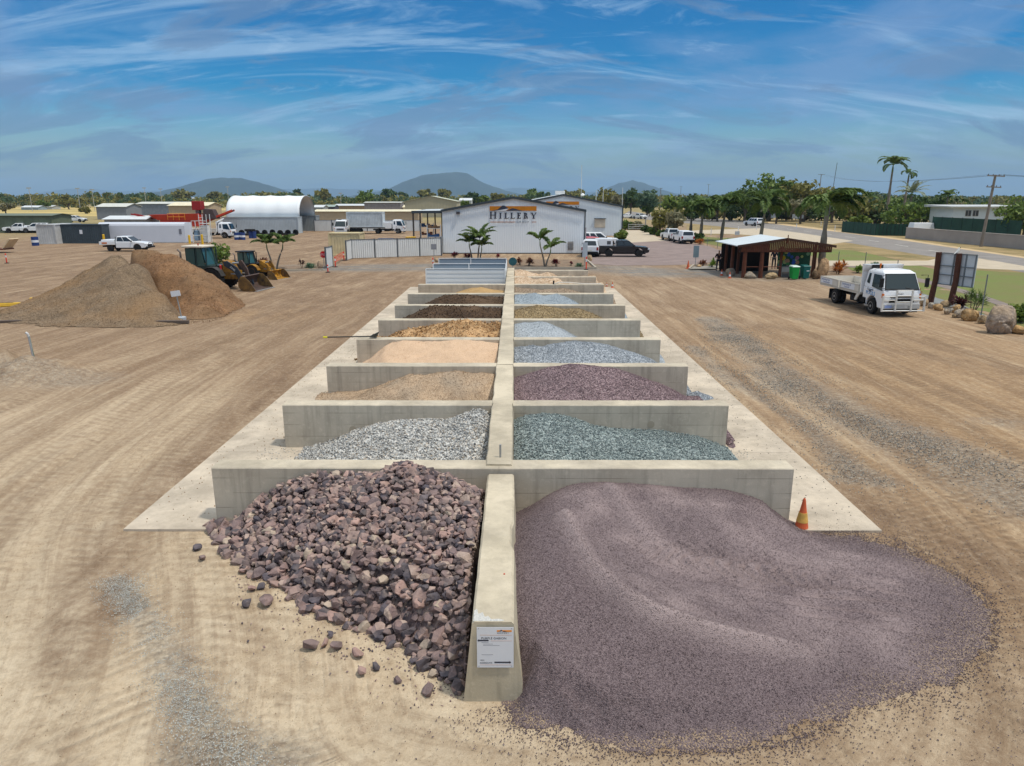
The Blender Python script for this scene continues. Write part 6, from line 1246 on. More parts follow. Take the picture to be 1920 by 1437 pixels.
def cabtruck(label, loc, rz, body='tray', name='truck', group=None, blen=4.3, wb=3.9, hero=False, wd=2.2, hcab=2.4, cat='truck', crane=False):
    """cab-over truck, heading +x, front axle at x=0"""
    o = T(name, label, cat, loc, rz, group); h = wd / 2; r = .42
    # lower cab with wheel arch, upper cab tapering inwards
    low = [(-.95, .78), (-.62, .78)] + list(reversed(arch_poly(0, .42, .56)))[0:] + [(.62, .42), (1.02, .40), (1.08, .55), (1.08, 1.12), (1.03, 1.36), (-.95, 1.36)]
    MB().prism(low, -h + .06, h - .06).build('cab_lower', WHITEP, o, bevel=.04)
    b = [(-.95, -h + .07, 1.35), (1.03, -h + .07, 1.35), (1.03, h - .07, 1.35), (-.95, h - .07, 1.35)]; t = [(-.9, -h + .2, hcab - .08), (.62, -h + .2, hcab - .08), (.62, h - .2, hcab - .08), (-.9, h - .2, hcab - .08)]
    MB().hexa(b, t).build('cab_upper', WHITEP, o, bevel=.06)
    MB().hexa([(-.88, -h + .22, hcab - .09), (.55, -h + .22, hcab - .09), (.55, h - .22, hcab - .09), (-.88, h - .22, hcab - .09)], [(-.7, -h + .34, hcab + .02), (.32, -h + .34, hcab + .02), (.32, h - .34, hcab + .02), (-.7, h - .34, hcab + .02)]).build('cab_roof', WHITEP, o, bevel=.03)
    B, Tt = [Vector(p) for p in b], [Vector(p) for p in t]
    n_ = Vector((1, 0, .4)).normalized(); a0, a1 = B[1].lerp(Tt[1], .04), B[2].lerp(Tt[2], .04); c0_, c1_ = B[1].lerp(Tt[1], .93), B[2].lerp(Tt[2], .93)
    fr = MB(); quadp(fr, [a0.lerp(a1, .03) + n_*.006, a0.lerp(a1, .97) + n_*.006, c0_.lerp(c1_, .96) + n_*.006, c0_.lerp(c1_, .04) + n_*.006], .01, n_); fr.build('windscreen_seal', DARKP, o)
    mb = MB(); quadp(mb, [a0.lerp(a1, .05).lerp(c0_.lerp(c1_, .06), .06) + n_*.018, a0.lerp(a1, .95).lerp(c0_.lerp(c1_, .94), .06) + n_*.018, c0_.lerp(c1_, .93).lerp(a0.lerp(a1, .95), .05) + n_*.018, c0_.lerp(c1_, .07).lerp(a0.lerp(a1, .05), .05) + n_*.018], .008, n_)
    mb.build('windscreen', glass('truck windscreen', (34, 48, 50)), o)
    for k, s in enumerate((-.35, .35)): 
        p0 = a0.lerp(a1, .5 + s) + n_*.05; p1 = a0.lerp(a1, .5 + s - .25).lerp(c0_.lerp(c1_, .5 + s - .25), .14) + n_*.04; MB().tube([p0, p1], .015, 4).build('wiper', BLACK, o)
    for s, i0, i1 in ((-1, 0, 1), (1, 3, 2)):
        def q(u, v_): return B[i0].lerp(B[i1], u).lerp(Tt[i0].lerp(Tt[i1], u), v_) + Vector((0, s * .012, 0))
        mb = MB(); quadp(mb, [q(.40, .10) if False else q(.42, .12), q(.93, -.02), q(.90, .84), q(.44, .84)], .012, (0, s, 0)); mb.build('side_window', GL, o)
        mb = MB(); quadp(mb, [q(.12, .30), q(.27, .24), q(.27, .84), q(.16, .84)], .012, (0, s, 0)); mb.build('rear_quarter_window', GL, o)
        MB().tube([(.95, s * (h - .1), 2.15), (1.16, s * (h + .14), 2.18), (1.16, s * (h + .16), 1.5)], .018, 5).build('mirror_arm', BLACK, o); MB().box(1.10, 1.17, s * (h + .15) - .11, s * (h + .15) + .11, 1.55, 2.02).build('mirror', BLACK, o, bevel=.02)
        mb = MB(); quadp(mb, [q(.32, -.18), q(.40, -.18), q(.40, -.13), q(.32, -.13)], .02, (0, s, 0)); mb.build('door_handle', BLACK, o)
        MB().box(1.00, 1.10, s * (h - .30) - .18, s * (h - .30) + .18, .80, .98).build('headlight', LAMP, o, bevel=.02); MB().box(1.0, 1.095, s * (h - .07) - .06, s * (h - .07) + .03, .98, 1.2).build('indicator', AMB, o)
        mb = MB(); mb.box(-.60, -.20, s * (h - .05) - .05, s * (h - .05) + .03, .38, .46); mb.build('cab_step', STEEL, o)
    MB().box(1.04, 1.13, -h + .05, h - .05, .40, .68).build('bumper', mat('grey bumper', (190, 192, 192), .4), o, bevel=.03)
    mb = MB(); mb.box(1.075, 1.10, -.66, .66, .74, .93); mb.build('grille', DARKP, o); MB().box(.9, 1.06, -h + .12, h - .12, .22, .40).build('under_bumper', DARKP, o); mb = MB(); mb.box(1.075, 1.095, -.62, .62, 1.0, 1.06); mb.build('grille_slot', DARKP, o)
    for x, dual in ((0, 0), (-wb, 1)):
        for s in (-1, 1):
            wheel(o, x, s * (h - .16 - .0), r, .24, .56, CHR)
            if dual: wheel(o, x, s * (h - .46), r, .24, .56, CHR)
    for s in (-1, 1): MB().box(-wb - .9, -.2, s * .40 - .05, s * .40 + .05, .58, .80).build('chassis_rail', DARKP, o)
    MB().box(-2.6, -1.5, h - .55, h - .15, .40, .78).build('fuel_tank', DARKP, o, bevel=.05); MB().box(-1.4, -.9, -.9, .9, .5, 1.0).build('engine_bay', DARKP, o); MB().box(-2.4, -1.6, -h + .15, -h + .5, .42, .76).build('battery_box', DARKP, o)
    x1 = -1.12; x0 = x1 - blen
    if body == 'tray':
        DUST = mat('dusty white tray paint', (206, 200, 188), .6, var=.12, vscale=1.5)
        MB().box(x0, x1, -h, h, .90, 1.0).build('tray_floor', DUST, o)
        mid = (x0 + x1) / 2
        for s in (-1, 1):
            for k, (a, b_) in enumerate(((x0 + .03, mid - .12), (mid + .12, x1 - .08))):
                pn = MB().box(a, b_, s * h - .025, s * h + .025, 1.0, 1.42).build('side_gate', DUST, o)
                fr = MB(); 
                for z in (1.02, 1.40): fr.box(a, b_, s * h + s * .026 - .012, s * h + s * .026 + .012, z - .025, z + .025)
                for x in (a + .03, b_ - .03): fr.box(x - .03, x + .03, s * h + s * .026 - .012, s * h + s * .026 + .012, 1.045, 1.375)
                fr.build('gate_rib', mat('gate frame', (188, 182, 170), .6), pn)
                if s < 0 or not hero: continue
            mb = MB()
            for x in (mid - .09, mid + .09): mb.box(x - .03, x + .03, s * h - .03, s * h + .035, .92, 1.42)
            mb.build('side_post', DUST, o)
        MB().box(x0 - .03, x0 + .02, -h, h, 1.0, 1.42).build('tailgate', DUST, o)
        hb = MB().box(x1 - .02, x1 + .05, -h, h, 1.0, 2.15).build('headboard', WHITEP, o)
        MB().hexa([(x1 - .02, -h, 2.152), (x1 + .05, -h, 2.152), (x1 + .05, h, 2.152), (x1 - .02, h, 2.152)], [(x1 - .08, -h, 2.55), (x1 + .30, -h, 2.55), (x1 + .30, h, 2.55), (x1 - .08, h, 2.55)]).build('headboard_cowl', WHITEP, hb)
        MB().box(x1 + .25, x1 + .315, -h + .35, -h + .95, 2.2, 2.53).build('headboard_opening', DARKP, hb)
        for s in (-1, 1):
            mb = MB(); mb.hexa([(x1 - .5, s * h - .03, .55), (x1 - .3, s * h - .03, .55), (x1 - .3, s * h + .03, .55), (x1 - .5, s * h + .03, .55)], [(x1 - .3, s * h - .03, .92), (x1, s * h - .03, .92), (x1, s * h + .03, .92), (x1 - .3, s * h + .03, .92)]); mb.build('side_bracket', DUST, o)
            MB().box(-wb - .62, -wb - .58, s * (h - .28) - .26, s * (h - .28) + .26, .22, .80).build('mud_flap', BLACK, o)
    if hero:
        for s in (-1,):
            for a, t1, t2 in ((x0 + .10, 'Swimming Pool', 'Construction'), (mid + .30, 'Landscaping &', 'Concrete')):
                sp_ = MB().box(a, a + 1.45, s * h - .032, s * h - .0255, 1.06, 1.36).build('side_sign', mat('sign white'  , (214, 216, 220)), o)
                text('lettering', t1, .17, mat('truck blue ink', (70, 90, 140), .5), o, (a + .08, -h - .033, 1.23), XF, .002); text('lettering', t2, .15, mat('truck blue ink', (70, 90, 140)), o, (a + .32, -h - .033, 1.09), XF, .002)
            text('lettering', 'Kennedy', .17, mat('truck grey ink', (110, 120, 140), .5), o, (-.52, -h + .052, 1.24), XF, .004); text('lettering', 'POOLS', .29, mat('truck blue', (90, 150, 205), .5), o, (-.62, -h + .052, 1.00), XF, .004)
        bb = T('bull_bar', None, None); bb.parent = o; AL = mat('brushed aluminium', (222, 222, 218), .4, .3)
        for y, z1 in ((-1.12, 1.12), (-.42, 1.42), (.42, 1.42), (1.12, 1.12)): MB().box(1.26, 1.34, y - .04, y + .04, .30, z1).build('upright', AL, bb)
        for z in (.34,): MB().tube([(1.30, -1.12, z), (1.30, 1.12, z)], .035, 6).build('rail', AL, bb)
        for z in (1.09, .90): 
            for a, b_ in ((-1.12, -.42), (.42, 1.12)): MB().tube([(1.30, a, z), (1.30, b_, z)], .032, 6).build('rail', AL, bb)
        for z in (1.40, 1.12, .80): MB().tube([(1.30, -.42, z), (1.30, .42, z)], .03, 6).build('rail', AL, bb)
        for y in (-.42, .42): MB().box(1.10, 1.27, y - .03, y + .03, .45, .60).build('bracket', AL, bb)
        MB().box(1.135, 1.15, -.88, -.52, .46, .60).build('number_plate', BLUEP, o)
        text('lettering', 'FUSO', .12, mat('badge grey', (150, 150, 152), .4, .4), o, (1.08, -.22, 1.16), (R(90), 0, R(90)), .003)
        MB().lathe([(.02, 0), (.03, .2), (.06, .2), (.05, .3)], 8, Matrix.Translation((-.4, -.5, hcab))).build('beacon', AMB, o)
        MB().tube([(-.75, -.6, hcab - .1), (-.3, -.85, hcab + .0), (.2, -.9, hcab + .1)], .008, 4).build('aerial', BLACK, o)
    if body == 'box': MB().box(x0, x1, -h, h, .9, 2.0).build('service_body', WHITEP, o, bevel=.03); MB().lathe([(.05, -.8), (.5, -.7), (.5, .7), (.05, .8)], 16, Matrix.Translation((x0 + .9, 0, 1.9)) @ Matrix.Rotation(R(90), 4, 'X')).build('tank', mat('blue drum paint', (44, 62, 120), .5), o)
    if crane:
        mb = MB(); mb.tube([(-1.3, 0, 1.0), (-1.35, 0, 2.5), (-.3, 0, 3.0)], .1, 6); mb.build('crane_arm', WHITEP, o); 
    return o
tp = G(1635, 588); cabtruck('white tipper truck with aluminium bull bar and POOLS lettering, right of the bays', (20.15, tp.y, 0), R(-90 + 3), hero=True, blen=4.7, wb=4.0, hcab=2.34, wd=2.12)
# utes and cars
def at(px, py, dx=0, dy=0): g = G(px, py); return (g.x + dx, g.y + dy, 0)
UG = 'utes and cars parked about the yard'
ute('white dual-cab tray ute parked side-on before the fuel tank', at(240, 471), R(0), 'tray', group=UG, dark_rim=True)
u1 = ute('white tray ute parked in front of the green shed, far left', at(40, 437), R(188), 'tray', group=UG, dark_rim=True)
u2 = ute('white car half hidden behind the white container, far left', at(72, 437), R(185), 'wagon', group=UG)
ute('ute with lime green tray gear on the bank behind the containers', at(142, 417, 0, 0), R(0), 'tray', group=UG)
MB().hexa([(-1, -.8, 0), (1, -.8, 0), (1, .8, 0), (-1, .8, 0)], [(-.7, -.6, .75), (.6, -.6, .75), (.6, .6, .75), (-.7, .6, .75)]).build('lime_cover', mat('hi vis lime', (190, 222, 50), .6), label='lime green cover on the load behind the dark container', cat='cover', bevel=.1).location = at(127, 417, 0, -.3)[:2] + (.95,)
o = T('enclosed_trailer', 'dark blue box trailer behind the white tray ute, far left', 'trailer', at(16, 432)); MB().box(-2.2, 2.2, -1, 1, .5, 2.3).build('body', mat('trailer blue', (52, 92, 122), .5), o, bevel=.05)
for y in (-1, 1): wheel(o, 0, y * .95, .34, .2)
ute('black pickup ute with a white canopy load parked nose right', at(1168, 481), R(-3), 'pickup', mat('black car paint', (20, 22, 30), .15, spec=.6), group=UG, dark_rim=True, bull=False)
ute('white pickup with its rear to the camera, nearer of the parked pair', at(1280, 456), R(92), 'pickup', group=UG, canopy=WHITEP, bull=False)
ute('white ute behind and left of the rear-facing white pickup', at(1262, 452, 0, 1.2), R(96), 'pickup', group=UG, bull=False)
ute('white wagon seen over the black ute beside the shed corner', at(1122, 463, 0, 1), R(-2), 'wagon', group=UG, bull=False)
ute('pale blue-and-white wagon half hidden by the corner of the main shed', at(1103, 474, 0, 1), R(100), 'wagon', mat('red car paint', (168, 36, 42), .3), group=UG, bull=False)
ute('white sedan nose-on between the shed corner and the black ute', at(1104, 480, .3, .3), R(80), 'wagon', group=UG, bull=False)
ute('white station wagon driving away on the road', at(1413, 424, 0, 0), R(108), 'wagon', group=UG, bull=False, cat='car', name='car')
ute('white pickup crossing beyond the driveway gate', at(1199, 411), R(-60), 'pickup', group=UG, bull=False); ute('small white car left of the pickup beyond the gate', at(1174, 410), R(190), 'sedan', group=UG, bull=False, cat='car', name='car')
ld = T('canopy_box', 'white slide-in box riding behind the cab of the black ute', 'box', at(1137, 481, 0, 0)); g_ = G(1168, 481)
ld.location = (g_.x - 2.0, g_.y + .1, 1.16); MB().box(-.95, .75, -.85, .85, 0, .72).build('box_body', WHITEP, ld, bevel=.03); MB().box(.15, .55, -.865, -.851, .15, .5).build('vent_grille', mat('vent grey', (90, 90, 94), .5), ld)
# trucks in the back of the yard
cabtruck('white flatbed truck with a loader crane by the pump tower', at(424, 447, 0, .5), 0, 'tray', blen=4.6, wb=3.6, crane=True, group='trucks in the back of the yard', name='truck')
cabtruck('white light truck facing the camera, left of the trailer container', at(641, 440), R(-88), 'tray', blen=3.6, wb=3.2, wd=2.1, group='trucks in the back of the yard')
cabtruck('white service truck with a blue drum, seen side-on behind the ribbed fence', at(748, 438), 0, 'box', blen=4.6, wb=3.6, group='trucks in the back of the yard')
# motorbike
mbk = T('motorbike', 'parked motorbike with a yellow tank in front of the black ute', 'motorbike', at(1128, 478.5, 0, -.5), R(2))
for x in (-.68, .68):
    M = Matrix.Translation((x, 0, .33)) @ Matrix.Rotation(R(90), 4, 'X'); t_ = MB().lathe([(.24, -.05), (.33, -.04), (.33, .04), (.24, .05)], 18, M).build('wheel', RUBBER, mbk); MB().lathe([(.05, -.02), (.23, -.01), (.23, .01), (.05, .02)], 14, M).build('rim', CHR, t_)
MB().hexa([(-.15, -.12, .72), (.28, -.12, .78), (.28, .12, .78), (-.15, .12, .72)], [(-.1, -.08, .95), (.2, -.08, 1.0), (.2, .08, 1.0), (-.1, .08, .95)]).build('fuel_tank', mat('yellow tank', (206, 178, 50), .4), mbk, bevel=.04)
MB().box(-.7, -.12, -.1, .1, .74, .84).build('seat', BLACK, mbk, bevel=.03); MB().box(-.22, .25, -.14, .14, .3, .7).build('engine', mat('engine grey', (80, 80, 80), .4, .5), mbk, bevel=.03)
for y in (-.07, .07): MB().tube([(.68, y, .33), (.42, y, .98)], .022, 5).build('fork', CHR, mbk)
MB().tube([(.42, -.34, 1.05), (.44, 0, 1.0), (.42, .34, 1.05)], .015, 5).build('handlebar', BLACK, mbk); MB().tube([(-.2, .12, .35), (-.9, .16, .45)], .04, 6).build('exhaust', CHR, mbk); MB().lathe([(.02, 0), (.09, .02), (.08, .08)], 10, Matrix.Translation((.5, 0, .86)) @ Matrix.Rotation(R(90), 4, 'Y')).build('headlight', LAMP, mbk)
# wheel loaders
YEL = mat('loader yellow', (178, 128, 36), .6, var=.4, vscale=2.5, tint=(96, 72, 44)); RUST = mat('worn arm steel', (88, 68, 58), .6, var=.3, vscale=3, tint=(60, 54, 54)); CABG = mat('dark green cab', (42, 60, 58), .5); TGL = glass('tinted cab glass', (52, 86, 84), .05)
def loader(label, loc, rz, S=1.0, main=None, arm=None, cabm=None, roofm=None, rr_=.80, canopy_black=False):
    o = T('wheel_loader', label, 'wheel loader', loc, rz, 'wheel loaders'); o.scale = (S, S, S); main = main or YEL; arm = arm or RUST; cabm = cabm or CABG
    for x in (0, -3.3):
        for s in (-1, 1):
            M = Matrix.Translation((x, s * 1.0, rr_)) @ Matrix.Rotation(R(90), 4, 'X'); mb = MB(); mb.lathe([(rr_*.55, -.26), (rr_*.9, -.28), (rr_*.96, -.2), (rr_*.96, .2), (rr_*.9, .28), (rr_*.55, .26)], 28, M)
            for k in range(22):
                a = 2 * math.pi * k / 22
                for q in (-1, 1): mb.box(-.05, .05, rr_ * .94, rr_ * 1.0, 0, .25, M @ Matrix.Rotation(a, 4, 'Z') @ Matrix.Scale(q, 4, (0, 0, 1)) @ Matrix.Rotation(R(25), 4, 'Y'))
            t_ = mb.build('wheel', RUBBER, o); s2_ = Matrix.Translation((x, s * (1.0 + .2), rr_)) @ Matrix.Rotation(R(-90 * s), 4, 'X')
            MB().lathe([(rr_*.56, -.05), (rr_*.56, .06), (rr_*.5, .06), (rr_*.42, -.06), (rr_*.2, -.04), (rr_*.17, .05)], 20, s2_).build('rim', mat('rusty rim', (138, 92, 52), .6), t_)
            MB().prism([(x + (rr_ + .1) * math.cos(a), rr_ + (rr_ + .1) * math.sin(a)) for a in [R(q) for q in (15, 45, 75, 105, 135, 160)]] + [(x + (rr_ + .05) * math.cos(a), rr_ + (rr_ + .05) * math.sin(a)) for a in [R(q) for q in (160, 135, 105, 75, 45, 15)]], s * 1.0 - .28, s * 1.0 + .28).build('mudguard', main if canopy_black else mat('dark guard', (60, 58, 56), .6), o)
    _n0 = len(o.children)
    MB().hexa([(-4.4, -.75, .7), (-1.9, -.75, .7), (-1.9, .75, .7), (-4.4, .75, .7)], [(-4.3, -.6, 1.85), (-2.2, -.65, 2.0), (-2.2, .65, 2.0), (-4.3, .6, 1.85)]).build('engine_cover', main, o, bevel=.06)
    MB().box(-4.6, -4.4, -1.1, 1.1, .6, 1.3).build('counterweight', DARKP, o, bevel=.05)
    MB().box(-1.9, .7, -.42, .42, .75, 1.35).build('frame', main, o, bevel=.03); MB().hexa([(-.35, -.5, 1.3), (.5, -.5, 1.2), (.5, .5, 1.2), (-.35, .5, 1.3)], [(-.3, -.42, 2.1), (.15, -.42, 2.0), (.15, .42, 2.0), (-.3, .42, 2.1)]).build('arm_tower', main, o)
    # cab
    cb = MB().hexa([(-2.3, -.72, 1.3), (-.75, -.72, 1.3), (-.75, .72, 1.3), (-2.3, .72, 1.3)], [(-2.3, -.72, 1.75), (-.6, -.72, 1.75), (-.6, .72, 1.75), (-2.3, .72, 1.75)]).build('cab_base', cabm, o, bevel=.03)
    P_ = [(-2.25, 1.75, -2.2, 3.0), (-1.45, 1.75, -1.42, 3.0), (-.65, 1.75, -.92, 3.0)]
    for s in (-1, 1):
        for x0, z0, x1, z1 in P_: MB().tube([(x0, s * .69, z0), (x1, s * .64, z1)], .055, 6).build('cab_pillar', cabm, o)
        mb = MB(); mb.prism([(-2.2, 1.75), (-1.5, 1.75), (-1.48, 2.98), (-2.16, 2.98)], s * .66 - .01, s * .66 + .01); mb.build('cab_window', TGL, o); mb = MB(); mb.prism([(-1.4, 1.75), (-.72, 1.75), (-.97, 2.98), (-1.38, 2.98)], s * .66 - .01, s * .66 + .01); mb.build('cab_window', TGL, o)
    MB().hexa([(-.68, -.62, 1.76), (-.66, -.62, 1.76), (-.66, .62, 1.76), (-.68, .62, 1.76)], [(-.95, -.6, 2.98), (-.93, -.6, 2.98), (-.93, .6, 2.98), (-.95, .6, 2.98)]).build('windscreen', TGL, o)
    MB().box(-2.24, -2.22, -.62, .62, 1.78, 2.95).build('rear_window', TGL, o)
    MB().box(-2.4, -.72, -.8, .8, 3.0, 3.14).build('cab_roof', roofm or mat('cream cab roof', (216, 204, 184), .5), o, bevel=.04); MB().box(-1.8, -1.3, -.25, .25, 1.5, 2.4).build('seat', BLACK, o, bevel=.05)
    MB().tube([(-2.75, -.45, 1.9), (-2.75, -.45, 2.65), (-2.95, -.45, 2.85)], .07, 8).build('exhaust', mat('rusty pipe', (120, 110, 104), .6), o); MB().lathe([(.14, 0), (.15, .25), (.1, .4), (.05, .45)], 10, Matrix.Translation((-2.7, .3, 1.95))).build('air_cleaner', BLACK, o)
    for ch in list(o.children)[_n0:]:
        if ch.name.split('.')[0] not in ('frame', 'arm_tower'): ch.location.x -= .85
    # arms down to the bucket
    for s in (-1, 1):
        MB().prism([(-.2, 2.02), (.1, 2.08), (.85, 1.62), (1.35, .75), (1.5, .32), (1.3, .22), (1.1, .45), (.6, 1.3), (-.15, 1.72)], s * .52 - .06, s * .52 + .06).build('lift_arm', mat('dark blue grey arm', (46, 54, 64), .5) if not canopy_black else main, o, bevel=.01)
        MB().tube([(.25, s * .38, 1.15), (1.05, s * .38, 1.1)], .07, 8).build('lift_cylinder', CHR, o)
    MB().prism([(.75, 2.05), (.95, 2.12), (1.35, 1.5), (1.48, .85), (1.3, .8), (1.1, 1.35), (.75, 1.8)], -.08, .08).build('bell_crank', arm, o, bevel=.01); MB().tube([(-.1, 0, 1.85), (.8, 0, 1.9)], .08, 8).build('tilt_cylinder', CHR, o)
    bk = MB(); w_ = 1.3; prof = [(1.95, 1.05), (1.75, .75), (1.7, .35), (1.9, .08), (2.3, .0), (3.05, -.0)]
    inner = [(3.0, .04), (2.32, .05), (1.95, .13), (1.77, .38), (1.82, .73), (2.02, 1.0)]
    bk.prism(prof + inner, -w_, w_); bk.build('bucket_shell', arm, o)
    for s in (-1, 1): MB().prism([(1.95, 1.05), (1.75, .75), (1.7, .35), (1.9, .08), (2.3, 0), (3.05, 0), (2.6, .7), (2.25, 1.02)], s * w_ - .02, s * w_ + .02).build('bucket_side', mat('worn bucket', (120, 92, 48), .6, var=.4, vscale=3, tint=(70, 58, 50)), o)
    MB().box(2.95, 3.15, -w_ - .03, w_ + .03, -.012, .03).build('cutting_edge', STEEL, o)
    for ch in o.children:
        if ch.name.split('.')[0] in ('bucket_shell', 'bucket_side', 'cutting_edge'): ch.location.x -= .45
    if canopy_black: pass
    else:
        text('lettering', '544K', .22, mat('white decal', (200, 204, 206), .5), o, (.30, -.585, 1.62), (R(90), R(40), 0), .003); MB().lathe([(.14, 0), (.14, .008)], 18, Matrix.Translation((-2.85, -.725, 1.56)) @ Matrix.Rotation(R(90), 4, 'X')).build('round_badge', mat('white decal', (200, 204, 206)), o)
        MB().lathe([(.09, 0), (.09, .5), (.04, .56)], 10, Matrix.Translation((-.42, -.6, 1.25))).build('extinguisher', mat('red extinguisher', (170, 48, 48), .4), o)
        MB().lathe([(.04, 0), (.05, .16)], 8, Matrix.Translation((-2.2, -.3, 3.14))).build('beacon', REDL, o)
    return o
wl = G(432, 545); loader('large yellow wheel loader with dark green cab beside the soil heap', (wl.x - .25, wl.y + 1.0, 0), R(-9), .93)
w2_ = G(482, 524); loader('smaller all-yellow loader with black cab roof behind the large one', (w2_.x + .35, w2_.y + .8, 0), R(-16), .66, cabm=BLACK, arm=YEL, roofm=BLACK, canopy_black=True)
# screening plant
sc_ = T('screening_plant', 'red and orange crawler screening plant with raised conveyors behind the fuel tank', 'machine', (AY(350, 410, 128).x, 128, 0)); ORR = mat('machine red orange', (200, 66, 40), .5, var=.15); DRED = mat('machine dark red', (150, 36, 34), .5)
MB().box(-4.2, 3.2, -1.2, 1.2, 1.3, 2.4).build('main_frame', ORR, sc_, bevel=.05); MB().hexa([(-4.5, -1.3, 2.4), (2.8, -1.3, 2.4), (2.8, 1.3, 2.4), (-4.5, 1.3, 2.4)], [(-6.0, -1.5, 3.3), (2.6, -1.5, 3.5), (2.6, 1.5, 3.5), (-6.0, 1.5, 3.3)]).build('hopper', ORR, sc_)
for s in (-1, 1):
    MB().prism([(-9.5, 3.3), (-5.6, 2.5), (-5.5, 2.75), (-9.4, 3.5)], s * .5 - .06, s * .5 + .06).build('conveyor_beam', DRED, sc_); MB().prism([(3.0, 1.8), (8.4, 3.9), (8.3, 4.2), (2.9, 2.15)], s * .55 - .06, s * .55 + .06).build('conveyor_beam', ORR, sc_)
    MB().prism([(-3.5, .1), (2.5, .1), (2.8, .45), (2.5, .85), (-3.5, .85), (-3.8, .45)], s * 1.3 - .25, s * 1.3 + .25).build('crawler_track', BLACK, sc_)
MB().hexa([(3.0, -.5, 1.85), (8.3, -.5, 4.0), (8.3, .5, 4.0), (3.0, .5, 1.85)], [(3.0, -.5, 1.95), (8.3, -.5, 4.1), (8.3, .5, 4.1), (3.0, .5, 1.95)]).build('conveyor_belt', BLACK, sc_)
MB().box(1.5, 3.0, -.9, .9, 4.1, 5.6).build('feed_box', DRED, sc_, bevel=.05); MB().box(1.9, 2.5, -.5, .5, 2.4, 4.1).build('support_column', mat('machine grey', (120, 120, 118), .6), sc_); MB().hexa([(3.2, -1, 2.4), (5.6, -1, 2.6), (5.6, 1, 2.6), (3.2, 1, 2.4)], [(3.4, -.8, 4.3), (5.0, -.8, 4.2), (5.0, .8, 4.2), (3.4, .8, 4.3)]).build('engine_house', mat('machine dark grey', (74, 60, 58), .7), sc_, bevel=.05)
rl = MB()
for x in (-2.6, -1.6, -.6, .4): rl.tube([(x, -1.55, 2.4), (x, -1.55, 3.5)], .04, 4)
rl.tube([(-2.6, -1.55, 3.5), (.4, -1.55, 3.5)], .04, 4); rl.tube([(-2.6, -1.55, 2.95), (.4, -1.55, 2.95)], .04, 4); rl.build('guard_rail', mat('rail orange yellow', (222, 150, 50), .5), sc_)
# tyres, drums
rg_ = random.Random(8)
def tyre(x, y, z, r, label, tilt=0, rz=0):
    o = MB().lathe([(r * .55, -.14), (r * .92, -.16), (r, -.1), (r, .1), (r * .92, .16), (r * .55, .14), (r * .5, 0)], 16).build('old_tyre', RUBBER, label=label, cat='tyre', group='old tyres heaped along the dome containers'); o.location = (x, y, z); o.rotation_euler = (tilt, 0, rz); return o
for i in range(16):
    px = 448 + i * 7.2; g = G(px, 440.5 + (i % 3) * .6); tyre(g.x, g.y - .4, .42 if i % 2 else .18, .5 if i % 2 else .55, 'old black tyre lying in the row along the dome containers', R(90) if i % 2 else 0, rg_.uniform(-.4, .4))
def drum(label, p, m, h=.88, r=.29, band=True):
    o = T('drum', label, 'drum', p, 0, 'steel drums'); MB().lathe([(r, 0), (r, h * .33), (r + .012, h * .34), (r, h * .36), (r, h * .65), (r + .012, h * .66), (r, h * .68), (r, h), (r * .92, h), (r * .92, h - .02)], 18).build('shell', m, o)
    if band: MB().lathe([(r + .004, h * .37), (r + .004, h * .64)], 18).build('white_band', WHT, o)
BLU = mat('drum blue', (40, 62, 116), .45)
for i, (px, py) in enumerate(((67, 461),)): g = G(px, py); drum('blue drum with a white band beside the white container', g, BLU, 1.15, .42)
for px, py, lb, bd in ((444, 450, 'blue and white drum left of the pallet group by the white truck', True), (450, 449.5, 'blue and white drum, second of the group by the white truck', True), (456, 450, 'blue and white drum, third of the group by the white truck', True), (471, 447, 'plain blue drum under the old tyres, left', False), (477, 447, 'plain blue drum under the old tyres, right', False)): g = G(px, py); drum(lb, g, BLU, 1.05, .34, bd)
for px in (466, 474): g = G(px, 447); tyre(g.x, g.y, 1.25, .5, 'old tyre piled on top of the blue drums', 0, 0)
# ================================================================ PALMS AND PLANTS
def fronds(specs, r, leaf=.45, lw=.05, nst=22, plume=False, top=(0, 0, 0)):
    """specs: list of (azimuth, elevation, length, droop); returns leaflet quads and rachis tubes"""
    V = []; mb = MB()
    for az, el, ln, dr in specs:
        pts = []; p = np.array(top, float); e = el; st = ln / 14
        for i in range(15):
            pts.append(p.copy()); p = p + st * np.array([math.cos(az) * math.cos(e), math.sin(az) * math.cos(e), math.sin(e)]); e -= dr / 14 * (.5 + i / 10)
        mb.tube([tuple(q) for q in pts], [.035 * (1 - i / 17) for i in range(15)], 4, False); pts = np.array(pts)
        for k in range(nst):
            t = .12 + .88 * k / (nst - 1); f_ = t * 14; i = min(13, int(f_)); q = pts[i] + (pts[i+1] - pts[i]) * (f_ - i) if i < 14 else pts[14]; d = pts[min(14, i+1)] - pts[i]; d = d / (np.linalg.norm(d) + 1e-9)
            side = np.cross(d, [0, 0, 1]); side /= (np.linalg.norm(side) + 1e-9); upv = np.cross(side, d); L_ = leaf * math.sin(math.pi * min(1, .18 + t * .85)) * r.uniform(.8, 1.15)
            angs = (-1, 1) if not plume else (-1, 1, -.5, .5, -1.4, 1.4)
            for a in angs:
                ph = a * 1.25 + r.uniform(-.15, .15); dirv = side * math.sin(ph) + upv * math.cos(ph) * .45 + d * .75; dirv /= np.linalg.norm(dirv); tip = q + dirv * L_ + np.array([0, 0, -.30 * L_]); mid = q + dirv * L_ * .5; wv = np.cross(dirv, upv); wv = wv / (np.linalg.norm(wv) + 1e-9) * lw
                V += [q, mid - wv, tip, mid + wv]
    return V, mb
